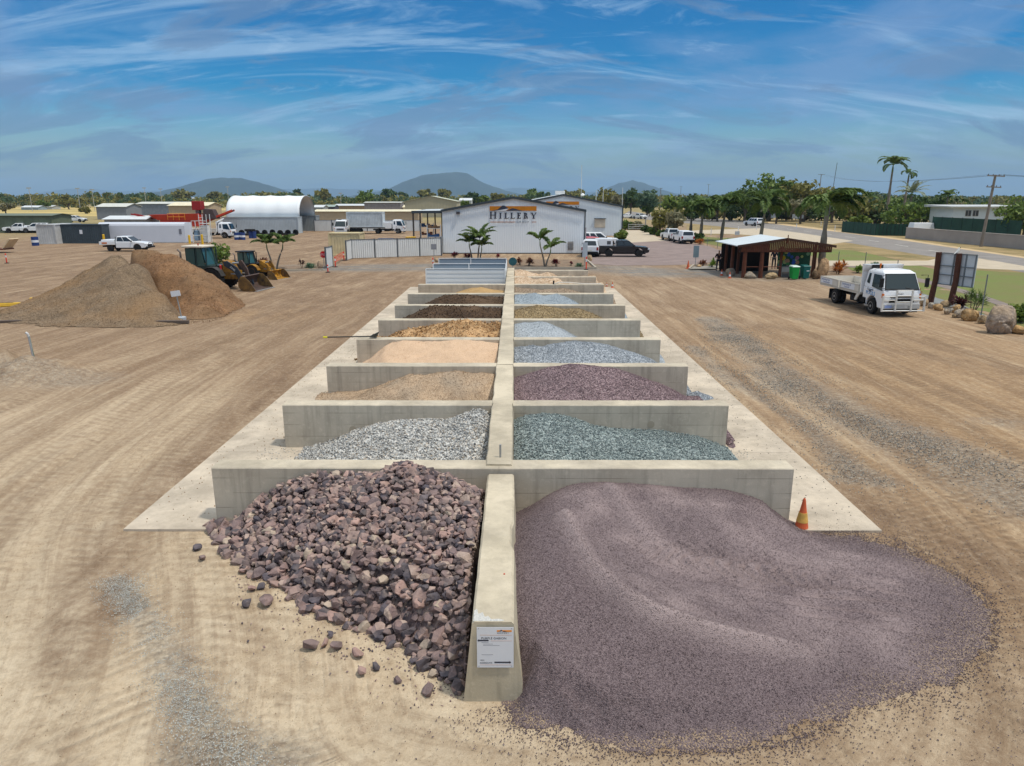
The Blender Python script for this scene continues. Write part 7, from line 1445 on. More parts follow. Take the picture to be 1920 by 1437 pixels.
for k_, v_ in {'palm': [(48,67,33),(79,103,50),(112,132,67),(144,148,86)], 'palm grey': [(84,93,74),(115,124,98),(148,153,122),(168,163,134)], 'palm bright': [(67,91,33),(110,136,52),(153,170,72)], 'cordyline': [(69,26,36),(110,40,50),(139,57,57),(100,52,48)], 'croton': [(144,84,31),(204,132,43),(134,52,36),(228,180,60)], 'brown leaf': [(91,55,43),(124,76,55),(108,88,60)], 'dark red leaf': [(48,26,31),(74,38,40),(96,52,48)], 'agave': [(72,100,79),(103,129,100),(132,151,120)]}.items(): leafmat('foliage ' + k_, v_, 2.5, .2)
PTR = mat('palm trunk', (138, 128, 114), .9, bump=.5, bscale=12, tint=(110, 100, 88)); CSH = mat('crownshaft', (112, 128, 84), .6)
def palm(label, base, h, lean=(0, 0), nf=11, fl=2.4, kind='palm', seed=1, r0=.20, plume=True, wind=0.0, dr=1.9, leaf=.42, lw=.05, group='palms', crown_up=.9, nst=20, bulge=1.0, els=(.25, 1.25), specs=None, name='palm_tree'):
    r = np.random.default_rng(seed); o = T(name, label, 'palm tree', base, 0, group); pts = []; n = 9
    for i in range(n): t = i / (n - 1); pts.append((lean[0] * t ** 1.5, lean[1] * t, h * t - .1))
    MB().tube(pts, [r0 * (1.1 if i == 0 else (bulge if 2 <= i <= 5 else .85)) * (1 - .35 * i / n) for i in range(n)], 10).build('trunk', PTR, o)
    tp_ = pts[-1]; cs = (tp_[0] + lean[0] * .1, tp_[1], tp_[2] + crown_up); MB().tube([tp_, ((tp_[0]+cs[0])/2, tp_[1], (tp_[2]+cs[2])/2), cs], [r0 * .62, r0 * .58, r0 * .25], 8).build('crownshaft', CSH, o)
    if specs is None:
        specs = []
        for i in range(nf): az = 2 * math.pi * i / nf + r.uniform(-.25, .25); el = r.uniform(*els); specs.append((az + wind * math.sin(-az) * .8, el, fl * r.uniform(.85, 1.1), dr * r.uniform(.8, 1.2)))
    V, mb = fronds(specs, r, leaf, lw, nst, plume, cs); npmesh('crown', np.array(V), np.arange(len(V)).reshape(-1, 4), MATS['foliage ' + kind], o); mb.build('frond_stem', MATS['foliage palm bright'], o); return o
def topz(px, ty, p): return AY(px, ty, p.y).z
FP_ = 'foxtail palms along the road side of the yard'
for lb, px, by, cy, lean, sd_, fl, kd in (('foxtail palm behind the parked utes, left of a pair', 1294, 450, 402, 0, 3, 2.6, 'palm'), ('foxtail palm behind the parked utes, right of a pair', 1313, 452, 398, .1, 4, 2.9, 'palm'), ('bushy foxtail palm third from the left of the row', 1352, 452, 392, .3, 5, 3.4, 'palm'), ('bushy foxtail palm behind the shelter roof with one yellowing frond', 1425, 456, 392, .3, 6, 3.8, 'palm')):
    p = G(px, by); palm(lb, p, topz(px, cy, p) - .4, (lean, 0), 15, fl * 1.3, kd, sd_, .24, True, .6, 2.2, .95, .14, FP_, .9, 28, 1.15)
p = G(1538, 512); hh_ = topz(1550, 398, p) - .2; palm('tall leaning foxtail palm at the right end of the shelter', p, hh_, (AY(1550, 398, p.y).x - p.x, 0), 13, 3.5, 'palm', 8, .25, True, .8, 2.3, .85, .11, FP_, .8, 30, 1.25)
p = G(1660, 424); palm('tall royal palm towering over the right-hand grove', Vector((AY(1663, 395, 165).x, 165, 0)), AY(1667, 322, 165).z, (.1, 0), 13, 4.6, 'palm', 9, .34, False, .2, 2.0, 1.1, .15, 'palms behind the green fence', 1.4, 26, 1.1)
palm('second slimmer royal palm just right of the tall one', Vector((AY(1693, 400, 168).x, 168, 0)), AY(1695, 334, 168).z, (.2, 0), 8, 2.6, 'palm', 10, .3, False, .3, 2.6, .7, .12, 'palms behind the green fence', 1.0)
palm('spiky fan-like palm beside the tall royal palm', Vector((AY(1705, 400, 150).x, 150, 0)), AY(1705, 366, 150).z, (0, 0), 16, 4.2, 'palm grey', 11, .3, False, 0, 1.2, .9, .1, 'palms behind the green fence', .5)
palm('short palm left of the tall royal palm, top above the trees', Vector((AY(1627, 400, 160).x, 160, 0)), AY(1627, 374, 160).z, (0, 0), 10, 2.6, 'palm', 12, .2, False, .9, 1.4, .7, .1, 'palms behind the green fence', .4)
palm('compact fan palm left of the white house', Vector((AY(1773, 400, 140).x, 140, 0)), AY(1774, 368, 140).z, (0, 0), 14, 1.9, 'palm', 13, .22, False, 0, 1.6, .7, .1, 'palms behind the green fence', .3)
# palms in front of the main shed and by the stop sign
G2 = 'young palms in the garden beds'
for lb, px, by, cx, cy, nf, fl, sd_, kd, wi in (('left palm of the bushy clump before the main shed', 885, 486, 880, 455, 9, 1.7, 20, 'palm', .2), ('tallest palm of the bushy clump before the main shed', 896, 486, 899, 448, 12, 2.3, 21, 'palm', .0), ('right trunk of the bushy palm clump before the main shed', 900, 487, 903, 462, 9, 1.6, 22, 'palm', .2),
      ('sparse windblown palm left of a V-shaped pair', 1021, 501, 1013, 452, 5, 1.9, 23, 'palm', .5), ('sparse windblown palm right of a V-shaped pair', 1023, 501, 1032, 466, 5, 1.7, 24, 'palm', .5),
      ('slender palm leaning left beside the loaders', 512, 505, 500, 458, 9, 1.5, 25, 'palm', .2), ('slender palm leaning right beside the loaders', 519, 505, 529, 457, 9, 1.5, 26, 'palm', .2)):
    p = G(px, by); q = AY(cx, cy, p.y); palm(lb, p, q.z - .35, (q.x - p.x, 0), nf, fl, kd, sd_, .09, True, wi, 1.35, .46, .06, G2, .5, 20, els=(.45, 1.35))
def rosette(label, px, by, h, wd, kind, name='plant', cat='plant', n=60, stems=1, seed=1, stemh=.3, lw=.04, group=None, spike=.8, base=None, leaf=None):
    r = np.random.default_rng(seed); p = base or G(px, by); o = T(name, label, cat, p, 0, group); V = []; mb = MB()
    for s in range(stems):
        a = r.uniform(0, 6.28); rad = 0 if stems == 1 else wd * .3; sx, sy = rad * math.cos(a), rad * math.sin(a); th = stemh * h * (1 if stems == 1 else r.uniform(.5, 1)); mb.tube([(sx * .3, sy * .3, -.02), (sx, sy, th)], [.03, .02], 5)
        for k in range(n // stems):
            az = r.uniform(0, 6.28); el = r.uniform(-.2, 1.4); L_ = (leaf or min(wd * .5, h * .7)) * r.uniform(.7, 1.1); z0 = th * r.uniform(.55 if stems > 1 else .85, 1.0); d = np.array([math.cos(az) * math.cos(el), math.sin(az) * math.cos(el), math.sin(el)]); q = np.array([sx, sy, z0]); sd__ = np.array([-math.sin(az), math.cos(az), 0]) * lw
            m1 = q + d * L_ * .55; t1 = q + d * L_ + np.array([0, 0, -.25 * L_ * (1.2 - spike)]); V += [q, m1 - sd__, t1, m1 + sd__]
    npmesh('leaves', np.array(V), np.arange(len(V)).reshape(-1, 4), MATS['foliage ' + kind], o); mb.build('stem', BARK, o); return o
GP = 'small garden plants'
for i, a in enumerate([('red-leaved cordyline at the left front of the main shed', 853, 486, 1.2, .7, 'cordyline'), ('low red cordyline left of the palm clump', 876, 486, .75, .7, 'cordyline'), ('red cordyline right of the palm clump', 932, 487, 1.0, .6, 'cordyline'),
      ('thin red-brown shrub right of the teal disc', 975, 497, 1.0, .7, 'brown leaf'), ('bushy red-brown shrub, largest between the disc and the V palms', 990, 499, 1.25, 1.0, 'brown leaf'), ('dark red cordyline right of the V-shaped palms', 1044, 500, 1.1, .8, 'cordyline'), ('spindly red cordyline near the right end of the garden bed', 1070, 499, 1.0, .4, 'cordyline'), ('green agave-like clump at the right end of the garden bed', 1083, 502, .95, .9, 'agave'),
      ('tall dark red cordyline near the stop sign', 566, 504, 1.5, .6, 'dark red leaf'), ('grey-green agave between the red plant and the boulder', 584, 503, 1.1, 1.0, 'agave'), ('brown-leaved shrub behind the loader bucket', 494, 502, 1.2, 1.2, 'brown leaf'),
      ('spiky green yucca at the right end of the traffic island', 1332, 503, 1.3, .9, 'palm bright'), ('brown bromeliad beside the island sign', 1316, 500, .8, .8, 'brown leaf'), ('orange croton by the parked white utes', 1311, 459, .9, 1.2, 'croton'),
      ('orange-red croton shrub left of the truck', 1574, 510, 1.5, 1.1, 'croton'), ('yellow croton beside the orange-red one', 1571, 514, .8, .8, 'croton'), ('green shrub with pale flowers behind the truck', 1640, 503, 1.1, 1.3, 'agave'), ('low yellow-green plant behind the truck tray', 1606, 512, .8, .9, 'palm bright'),
      ('dark red shrub between the sign posts and the rocks', 1801, 580, .95, 1.0, 'dark red leaf'), ('small red plant behind the truck bull bar', 1723, 556, .6, .7, 'cordyline')]):
    rosette(*a, n=150 if a[4] > .65 else 70, stems=5 if a[4] > .65 else 2, seed=40 + i, stemh=.55 if a[5] != 'agave' else .1, lw=.05, group=GP)
p = G(1822, 586); o = rosette('palm-like dracaena with bare stems beside the sign frame', 1822, 586, 1.55, 1.3, 'palm', 'dracaena', 'plant', 170, 4, 77, .70, .03, GP)
tree('bright yellow-green bush on the big boulder at the right edge', 1912, 622, 566, 64, 'bright', 'bush', .02, 1.3, base=G(1915, 605), cat='bush')
tree('leafy green tree behind the two loaders', 412, 520, 452, 52, 'green', 'shrub', .2, 1.1, cat='shrub', base=G(409, 512))
# small weeds
for px, py, lb in ((905, 566, 'patch of green weeds on the dark soil heap'), (735, 634, 'tuft of weeds on the pink sand heap, left')): pass
# ================================================================ BOULDERS AND KERBS
def boulder(label, px, by, w_, h_, d_=None, col=(158, 140, 118), seed=1, rz=0, name='boulder', group='boulders edging the yard', lean=0, n=22, z=0):
    V, Fa = hull(n, 300 + seed, 1.0); me = bpy.data.meshes.new(name); me.from_pydata([tuple(p) for p in V], [], [tuple(map(int, f)) for f in Fa]); bm = bmesh.new(); bm.from_mesh(me)
    bmesh.ops.dissolve_limit(bm, angle_limit=R(6), verts=bm.verts, edges=bm.edges); bmesh.ops.bevel(bm, geom=list(bm.edges), offset=.09, segments=2, affect='EDGES'); bmesh.ops.triangulate(bm, faces=bm.faces)
    bmesh.ops.subdivide_edges(bm, edges=bm.edges, cuts=1, use_grid_fill=True)
    rr = random.Random(seed)
    for v in bm.verts: v.co += v.normal * rr.uniform(-.02, .02)
    bm.to_mesh(me); bm.free(); me.shade_smooth(); key = 'boulder stone %d %d %d' % col; me.materials.append(grainmat(key, [tuple(c * .85 for c in col), col, tuple(min(255, c * 1.1) for c in col)], 5, .0, False, lump=.3, lscale=3, dust=((176, 150, 116), 2, .6)))
    t = MATS[key].node_tree
    if not t.nodes['Principled BSDF'].inputs['Normal'].links:
        n_ = t.nodes.new('ShaderNodeTexNoise'); n_.inputs['Scale'].default_value = 7; n_.inputs['Detail'].default_value = 8; g_ = t.nodes.new('ShaderNodeNewGeometry'); t.links.new(g_.outputs['Position'], n_.inputs['Vector']); bp = t.nodes.new('ShaderNodeBump'); bp.inputs['Strength'].default_value = .7; bp.inputs['Distance'].default_value = .12; t.links.new(n_.outputs[0], bp.inputs['Height']); t.links.new(bp.outputs[0], t.nodes['Principled BSDF'].inputs['Normal'])
    o = bpy.data.objects.new(name, me); COL.objects.link(o); g = G(px, by); d_ = d_ or w_ * .8; o.location = (g.x, g.y + d_ * .3, h_ * .38 + z); o.scale = (w_ / 2 * 1.08, d_ / 2, h_ * .62); o.rotation_euler = (0, R(lean), R(rz)); return tag(o, label, 'boulder', group)
boulder('largest smooth pinkish-grey boulder at the right edge of the yard', 1887, 628, 1.75, 1.55, 1.4, (158, 142, 128), 3, 20, n=30)
ed = [(1722,569,.45,'first, beside the truck bull bar'),(1736,575,.5,'tan one just left of the first sign post'),(1748,579,.38,'small one right under the first sign post'),(1762,583,.45,'between the two sign posts, brown'),(1775,578,.5,'tall tan one under the second sign post'),(1781,590,.45,'grey-brown one in front of the second sign post'),(1797,588,.55,'pale one in front of the dark red shrub'),(1790,596,.25,'smallest tan one in the row'),(1806,597,.55,'flat pale one left of the dracaena'),(1825,603,.75,'large orange-tan one below the dracaena'),(1846,607,.5,'pinkish one right of the orange-tan one'),(1858,611,.35,'small pale one left of the big boulder'),(1913,628,.5,'small brown one at the foot of the big boulder')]
for i, (px, py, w_, lb) in enumerate(ed): boulder('rock in the edging row: ' + lb, px, py, w_ * 1.45, w_ * .95, w_ * 1.2, [(176, 142, 98), (160, 138, 108), (170, 160, 146)][i % 3], 10 + i, i * 40, 'edging_rock', 'rock edging along the right side of the yard')
boulder('tall upright split boulder at the right end of the shelter', 1542, 524, 1.15, 1.75, .9, (172, 140, 106), 40, 10, lean=12); boulder('dark brown slab leaning on the tall upright boulder', 1530, 524, .7, .9, .5, (92, 72, 54), 41, 0, lean=-35)
boulder('grey boulder in front of the shelter, left of the posts', 1371, 519, .9, .75, .7, (140, 130, 118), 42); boulder('grey boulder between the first two shelter posts', 1409, 523, 1.15, .62, .8, (146, 136, 122), 43); boulder('flat tan boulder right of the shelter posts', 1447, 524, 1.15, .55, .8, (176, 152, 116), 44, 10)
boulder('pale boulder beside the gate panel and stop sign', 600, 504, .6, .85, .6, (176, 152, 128), 45); boulder('small boulder at the left front corner of the garden bed', 819, 492, .5, .45, .4, (170, 150, 124), 46); boulder('tan boulder behind the red-white marker at the garden corner', 1106, 490, .65, .7, .5, (176, 152, 120), 47); boulder('tan boulder at the foot of the island sign', 1311, 503, .5, .35, .4, (180, 150, 112), 48)
for i in range(9): g = (1100 + 0, 0)
KERB = mat('kerb concrete', (168, 158, 142), .85); BED = mat('garden bed soil', (132, 112, 92), .95, var=.3, vscale=1.5, bump=.8, bscale=12)
def kerb(label, pts, w_=.16, h_=.16, closed=False, name='kerb'):
    P = [G(*p) for p in pts]; mb = MB(); n = len(P)
    for i in range(n if closed else n - 1): wallrun(mb, P[i], P[(i+1) % n], w_, -.02, h_ + i * .0015)
    mb.build(name, KERB, label=label, kind='structure')
sheet('garden_bed', 'brown earth garden bed in front of the main shed', [(815,498),(828,487),(1098,487),(1116,504),(960,504),(822,503)], .02, BED, .04, .8)
kerb('concrete kerb along the front of the garden bed', [(815,503.5),(960,504.5),(1117,504.5),(1100,489)])
sheet('garden_bed', 'earth bed strip between the loaders and the stop sign', [(478,498),(600,499),(606,506),(500,508)], .012, BED, .05, .8); kerb('low concrete kerb before the stop sign bed', [(498,509),(606,507)], .14, .12)
kerb('concrete edge of the traffic island by the sign', [(1292,506),(1345,505),(1358,497),(1300,499)], .14, .14, True); sheet('garden_bed', 'pebbled traffic island right of the grey gravel lane', [(1293,505),(1344,504),(1357,498),(1301,500)], .10, mat('island gravel', (150, 146, 138), .9, bump=.8, bscale=40))
sheet('garden_bed', 'strip of blue-grey gravel mulch behind the edging rocks', [(1700,556),(1722,563),(1760,574),(1830,598),(1872,612),(1868,600),(1800,570),(1760,560),(1712,545)], .03, mat('mulch gravel', (132, 134, 132), .95, bump=.9, bscale=30), .05, .5)
# ================================================================ METAL BAYS
WSH = mat('white ribbed steel', (212, 216, 218), .4, var=.04); BSH = mat('blue grey ribbed steel', (132, 148, 162), .4, var=.05)
def ribpanel(mb, x0, x1, y, z0, z1, n=5, d=.04):
    st = (z1 - z0) / n
    for k in range(n): mb.hexa([(x0, y - d, z0 + k*st), (x1, y - d, z0 + k*st), (x1, y + .02, z0 + k*st), (x0, y + .02, z0 + k*st)], [(x0, y - d, z0 + (k+.72)*st), (x1, y - d, z0 + (k+.72)*st), (x1, y + .02, z0 + (k+.72)*st), (x0, y + .02, z0 + (k+.72)*st)])
    mb.box(x0, x1, y - .005, y + .018, z0, z1); return mb
for i, (Y, m_, lb, zt) in enumerate(((YW[8], WSH, 'white ribbed steel bay wall, nearest of the three', 1.60), (YW[8] + 4.1, BSH, 'blue-grey ribbed steel bay wall, middle of the three', 1.56), (YW[8] + 7.9, BSH, 'blue-grey ribbed steel bay wall, farthest of the three', 1.62))):
    o = T('steel_bay_wall', lb, 'wall', (-3.1, Y, 0), 0, 'ribbed steel bay walls'); xs_ = [-2.62, 2.45] if i == 0 else ([-2.62, -.02 - .1 * i, 2.45])
    for k in range(len(xs_) - 1): ribpanel(MB(), xs_[k] + .03, xs_[k+1] - .03, 0, .02, zt, 6 if i == 0 else 5).build('ribbed_sheet', m_, o)
    for x in xs_: MB().box(x - .04, x + .04, -.06, .04, 0, zt + .03).build('post', WSH, o)
    MB().box(-2.62, 2.45, -.055, .045, zt + .03, zt + .07).build('cap', WSH, o)
o = T('steel_bay_side', 'white ribbed steel side sheet closing the metal bays against the centre wall', 'wall', (-.62, YW[8] + .1, 0)); mb = MB()
for k in range(5): mb.box(-.03, .03, 0, 7.7, .05 + k * .31, .27 + k * .31)
mb.box(-.01, .01, 0, 7.7, 0, 1.58); mb.build('ribbed_sheet', WSH, o)
o = T('disc_marker', 'round teal disc on a short post at the far end of the centre wall', 'marker', (-.16, 52.6, 1.1)); MB().lathe([(.30, -.02), (.30, .02)], 24, Matrix.Translation((0, 0, .45)) @ Matrix.Rotation(R(90), 4, 'X')).build('disc', mat('teal plastic', (40, 88, 96), .4), o); MB().tube([(0, .04, -1.1), (0, .04, .5)], .03, 6).build('post', STEEL, o)
MB().tube([(2.3, YW[7] + .2, HW + .02), (2.6, YW[7] + .15, HW + .12), (3.2, YW[7] + .25, HW + .10), (4.0, YW[7] + .2, HW + .03), (5.1, YW[7] + .25, HW + .03)], .035, 6).build('hose', mat('white hose', (214, 208, 196), .5), label='white hose lying along the top of a right cross wall', cat='hose')
MB().tube([(2.28, YW[7] + .2, HW), (2.28, YW[7] + .2, HW + .22)], .05, 8).build('black_fitting', BLACK, label='black pipe fitting at the left end of the white hose', cat='fitting')
sh = T('shovel', 'long shovel with a yellow grip laid across the end of the pink sand bay wall', 'shovel', (-5.2, YW[3] + .25, HW + .03)); MB().tube([(-1.6, 0, .0), (.0, 0, .03)], .022, 6).build('handle', BLACK, sh); MB().tube([(-1.75, 0, 0), (-1.6, 0, 0)], .035, 6).build('grip', mat('yellow grip', (206, 196, 40), .5), sh); MB().hexa([(-.05, -.12, .02), (.2, -.12, .02), (.2, .12, .02), (-.05, .12, .02)], [(-.05, -.12, .04), (.28, -.1, .2), (.28, .1, .2), (-.05, .12, .04)]).build('blade', mat('dark blade', (60, 60, 52), .5), sh)
o = MB().lathe([(.02, 0), (.02, .26), (.012, .26)], 8).build('threaded_rod', STEEL, label='short threaded steel rod standing on the near end of the centre wall', cat='rod'); o.location = (-.28, 13.0, 1.14)
# ================================================================ LEFT MIDDLE: soil heaps, sign, posts, wheel stops
def pz(px, py, z): g_ = G(px, py, z); return (g_.x, g_.y, z)
def WZ(px, zc, z=0.0): h_ = CAMH - z; return ((px - 965.5) * zc / F, (zc - h_ * math.sin(PITCH)) / math.cos(PITCH), z)
def big_heap(name, label, outline, pts, m, st, n, size, seed, cat):
    Og = [WZ(*a)[:2] for a in outline]; P = [(*p, 0.0) for p in Og] + [WZ(*a) for a in pts]; f0_ = tps(P, 8e-3)
    def f(X, Y):
        ins = inpoly(X, Y, Og); d = pdist(X, Y, Og); e = np.where(ins, d, -d) + .4 * fbm(X*.7, Y*.7, 3, seed); h = f0_(X, Y) + (.16 if seed == 81 else .34) * fbm(X*.8, Y*.8, 4, seed + 1) + .08 * fbm(X*4, Y*4, 3, seed + 2)
        return np.where(e < 0, -.05, np.maximum(h, .01) * np.clip(e / .7, .02, 1))
    xs_ = [p[0] for p in Og]; ys_ = [p[1] for p in Og]
    return heap(name, label, (min(xs_) - .5, max(xs_) + .5, min(ys_) - .5, max(ys_) + .5), st, f, m, n, size, cat, seed, cut=.015)
gA = grainmat('grey brown gravel', [(104,86,68),(120,101,80),(134,114,91),(146,126,102),(94,80,66)], 26, .9, True, .03, .3, dust=((140,108,72), .35, .6))
gB = grainmat('orange brown soil', [(102,74,48),(118,87,59),(132,99,70),(144,112,82)], 22, .6, True, .03, .4, dust=((132,108,82), .4, .6))
big_heap('gravel_heap', 'large pale grey-brown gravel heap, left of the orange soil', [(-40,35.6),(30,35),(100,34.3),(200,34.0),(280,34.2),(345,35),(352,36.6),(345,38.5),(320,41),(290,44),(240,47),(150,46.5),(60,43),(-20,39)],
         [(262,40,2.25),(225,42.8,2.62),(190,42,2.25),(150,41.5,1.57),(100,40,.86),(50,38.3,.25),(240,38,1.39),(180,37.3,.9),(250,36.2,.62),(120,36.6,.4),(300,38,1.1),(325,36.6,.4),(215,40.5,2.0),(285,41.5,1.7),(200,35.2,.3)], gA, .13, 9000, (.03, .055), 81, 'gravel heap')
big_heap('soil_heap', 'large orange-brown soil heap in front of the big loader', [(352,35.4),(400,35.9),(440,38.3),(457,41),(450,44),(420,47),(360,49),(290,50),(240,49),(228,46),(238,43.5),(275,41),(310,38.8),(335,36.8)],
         [(265,45,2.92),(240,45.2,2.5),(300,44.5,2.76),(340,43.5,2.3),(370,43,1.95),(400,42.5,1.5),(430,42,.9),(300,41.5,1.6),(350,40,1.15),(400,39.5,.66),(360,37.5,.36),(290,43,2.1),(330,41.5,1.6),(280,47,2.2),(340,46.5,1.5)], gB, .11, 2500, (.03, .08), 82, 'soil heap')
def px_post(name, label, px, by, ty, r_, m, cat): p = G(px, by); h = AY(px, ty, p.y).z; return p, h
p, h = px_post('', '', 341, 600, 552, 0, 0, 0); sp_ = T('sign_post', 'small blank white sign on a slim grey post in front of the soil heap', 'sign', p)
MB().tube([(0, 0, .1), (-.13, 0, h)], .03, 8).build('post', STEEL, sp_); MB().lathe([(.22, 0), (.22, .14), (.16, .17)], 16).build('base_pot', mat('pale blue pot', (170, 176, 182), .6), sp_)
Ms = Matrix.Translation((-.14, -.05, h + .02)) @ Matrix.Rotation(R(-8), 4, 'Y'); MB().box(-.24, .24, -.012, .012, -.12, .16, Ms).build('panel', WHT, sp_)
p = G(66, 686); o = T('tap_post', 'pale plastic standpipe post on the low dirt mound at the left', 'post', (p.x, p.y, .25)); h = AY(60, 630, p.y).z - .25; MB().tube([(0, 0, -.2), (-.05, 0, h)], .04, 8).build('pipe', mat('pvc grey', (168, 170, 172), .5), o); MB().tube([(-.05, 0, h - .03), (-.07, -.02, h + .08), (-.12, -.04, h + .13)], .045, 8).build('cap', mat('pvc white', (214, 214, 212), .5), o); MB().tube([(.05, -.01, 0), (0, -.01, h * .5), (-.02, -.01, h)], .012, 5).build('cable', mat('green cable', (120, 140, 120), .6), o)
for px, py, lb in ((4, 575, 'yellow concrete wheel stop at the left edge of the photo'), (34, 574, 'yellow concrete wheel stop, middle of three'), (78, 564, 'yellow concrete wheel stop half buried by the gravel heap')):
    g = G(px, py); o = MB().prism([(-.16, 0), (.16, 0), (.12, .2), (-.12, .2)], -.95 if px == 34 else -.6, .95 if px == 34 else .6, axis='x').build('wheel_stop', mat('worn yellow concrete', (214, 172, 62), .8, var=.25, vscale=3), label=lb, cat='wheel stop', group='yellow wheel stops', bevel=.03); o.location = g; o.rotation_euler = (0, 0, R(16))
g = G(320, 607); MB().box(-.9, .9, -.1, .1, 0, .16, Matrix.Rotation(R(2), 4, 'Z')).build('timber_sleeper', mat('old sleeper', (96, 84, 76), .9), label='dark timber sleeper lying below the small white sign', cat='sleeper', bevel=.02).location = g
for px, py, lb in ((10, 605, 'dark plank lying at the foot of the gravel heap, left edge'),): g = G(px, py); MB().box(-1.2, 1.2, -.12, .12, 0, .1, Matrix.Rotation(R(14), 4, 'Z')).build('plank', mat('old sleeper', (96, 84, 76)), label=lb, cat='plank').location = g
# red-white traffic posts, cones, stop sign
RW_ = mat('hi vis orange red', (222, 74, 56), .5); 
def bollard(label, px, by, ty, white=True):
    p = G(px, by); h = AY(px, ty, p.y).z; o = T('traffic_post', label, 'traffic post', p, 0, 'red traffic posts'); MB().lathe([(.20, 0), (.20, .04), (.07, .07)], 14).build('base', BLACK, o); MB().lathe([(.055, .07), (.055, h), (.03, h + .03)], 12).build('post', RW_, o)
    if white: MB().lathe([(.058, h * .62), (.058, h * .82)], 12).build('reflective_band', WHT, o)
for a in (('red and white post on the open dirt at the far left', 13, 494, 476), ('red and white post at the left corner of the steel bays', 812, 503, 484), ('red and white post in front of the right garden corner', 1099, 506, 482), ('red post standing before the stop sign', 615, 511, 497), ('red post right of the white gate panel', 629, 501, 482), ('red post between gate panel and ribbed fence', 645, 489, 473)): bollard(*a)
ob = T('barrier_mesh', 'strip of orange barrier mesh between two red posts by the fence', 'barrier mesh', G(630, 499)); g2_ = G(646, 488) - G(630, 499); mb = MB()
for k in range(4): wallrun(mb, Vector((0, 0, 0)), g2_, .01, .35 + k * .16, .42 + k * .16)
mb.build('mesh_strip', RW_, ob)
CO = mat('cone orange', (206, 98, 60), .55, var=.15, vscale=4); CW_ = mat('cone faded band', (214, 168, 86), .6, var=.3, vscale=9)
def cone(label, p, h, band=None, dirty=False, group='traffic cones'):
    o = T('traffic_cone', label, 'traffic cone', p, 0, group); r = h * .2; MB().box(-h*.27, h*.27, -h*.27, h*.27, 0, h*.05).build('base', CO, o, bevel=.01); MB().lathe([(r, h*.05), (r*.62, h*.45), (r*.18, h*.98), (r*.12, h), (r*.10, h*.98)], 20).build('body', CO, o); b0, b1 = (.30, .58); f_ = lambda t: r + (r*.18 - r) * (t - .05) / .93
    MB().lathe([(f_(b0) + .004, h*b0), (f_(b1) + .004, h*b1)], 20).build('band', band or WHT, o)
pc_ = G(1501, 985); cone('large orange cone with a worn yellow band at the end of the front right wall', (G(1501, 985).x - .02, 12.32, -.07), .66, CW_); cone('small orange cone beside the slab at the far right of the bays', G(1148, 540), .42); cone('tiny orange cone left of the one beside the slab', G(1137.5, 537), .26); cone('orange cone at the left tip of the traffic island', G(1290, 504), .72, CO)
cone('orange and white cone in front of the standing person', G(1353, 517), .5); cone('orange and white cone before the grey boulder at the shelter', G(1368, 522), .5)
ss = T('stop_sign', 'round red STOP sign on a pole beside the white gate panel', 'stop sign', G(608, 503)); zs = AY(608, 477.5, G(608, 503).y).z; MB().tube([(0, 0, 0), (0, 0, zs + .1)], .03, 8).build('pole', STEEL, ss)
MB().lathe([(.31, 0), (.31, .01)], 8, Matrix.Translation((0, -.04, zs)) @ Matrix.Rotation(R(90), 4, 'X') @ Matrix.Rotation(R(22.5), 4, 'Z')).build('red_plate', mat('stop red', (196, 34, 40), .4), ss); text('lettering', 'STOP', .24, WHT, ss, (0, -.053, zs - .085), XF, .002, 1.0, 'CENTER')
def boardsign(label, px, by, ty, w_, h_, m, name='sign_board', pole=True):
    p = G(px, by); z = AY(px, ty, p.y).z; o = T(name, label, 'sign', p, 0, 'small signs on poles'); MB().tube([(0, .03, 0), (0, .03, z)], .03, 6).build('pole', STEEL, o); MB().box(-w_/2, w_/2, -.02, .0, z - h_, z).build('panel', m, o); return o
boardsign('small grey sign seen from behind at the right end of the ribbed fence', 814, 492, 458, .5, .52, mat('sign back grey', (140, 140, 144), .5)); bs = boardsign('white information board on a pole at the right corner of the garden bed', 1096, 503, 455, .45, 1.3, mat('info board', (176, 184, 192), .4)); bs2 = boardsign('blue-grey sign on a pole on the traffic island', 1303.5, 501, 461, .5, 1.05, mat('sign back blue grey', (120, 138, 146), .5))
for px, py, ty, w_, lb in ((1449, 416, 401, 1.3, 'white sign board across the road by the grove, left'), (1495, 417, 402, 3.0, 'wide grey sign board across the road by the grove'), (1382, 441, 434, .8, 'small white notice on the lawn fence behind the shelter')): boardsign(lb, px, py, ty, w_, 1.1, mat('info board', (176, 184, 192)))
# white road guide posts
for px, py in ((1333, 441), (1384, 436), (1418, 432), (1493, 430), (1539, 425), (1565, 434)): p = G(px, py); MB().box(-.05, .05, -.03, .03, 0, 1.1).build('guide_post', WHT, label='white roadside guide post on the verge', cat='guide post', group='white guide posts along the road').location = p
# wire fence along the lawn
for px, by, ty in ((1326, 462, 446), (1345, 466, 445), (1363, 470, 446), (1570, 505, 472), (1620, 510, 473), (1680, 520, 488), (1838, 600, 515)):
    p = G(px, by); MB().tube([(0, 0, 0), (0, 0, AY(px, ty, p.y).z)], .03, 6).build('wire_fence_post', mat('grey fence steel', (120, 124, 122), .5), label='thin grey steel post of the wire fence beside the lawn', cat='fence post', group='posts of the wire fence').location = p
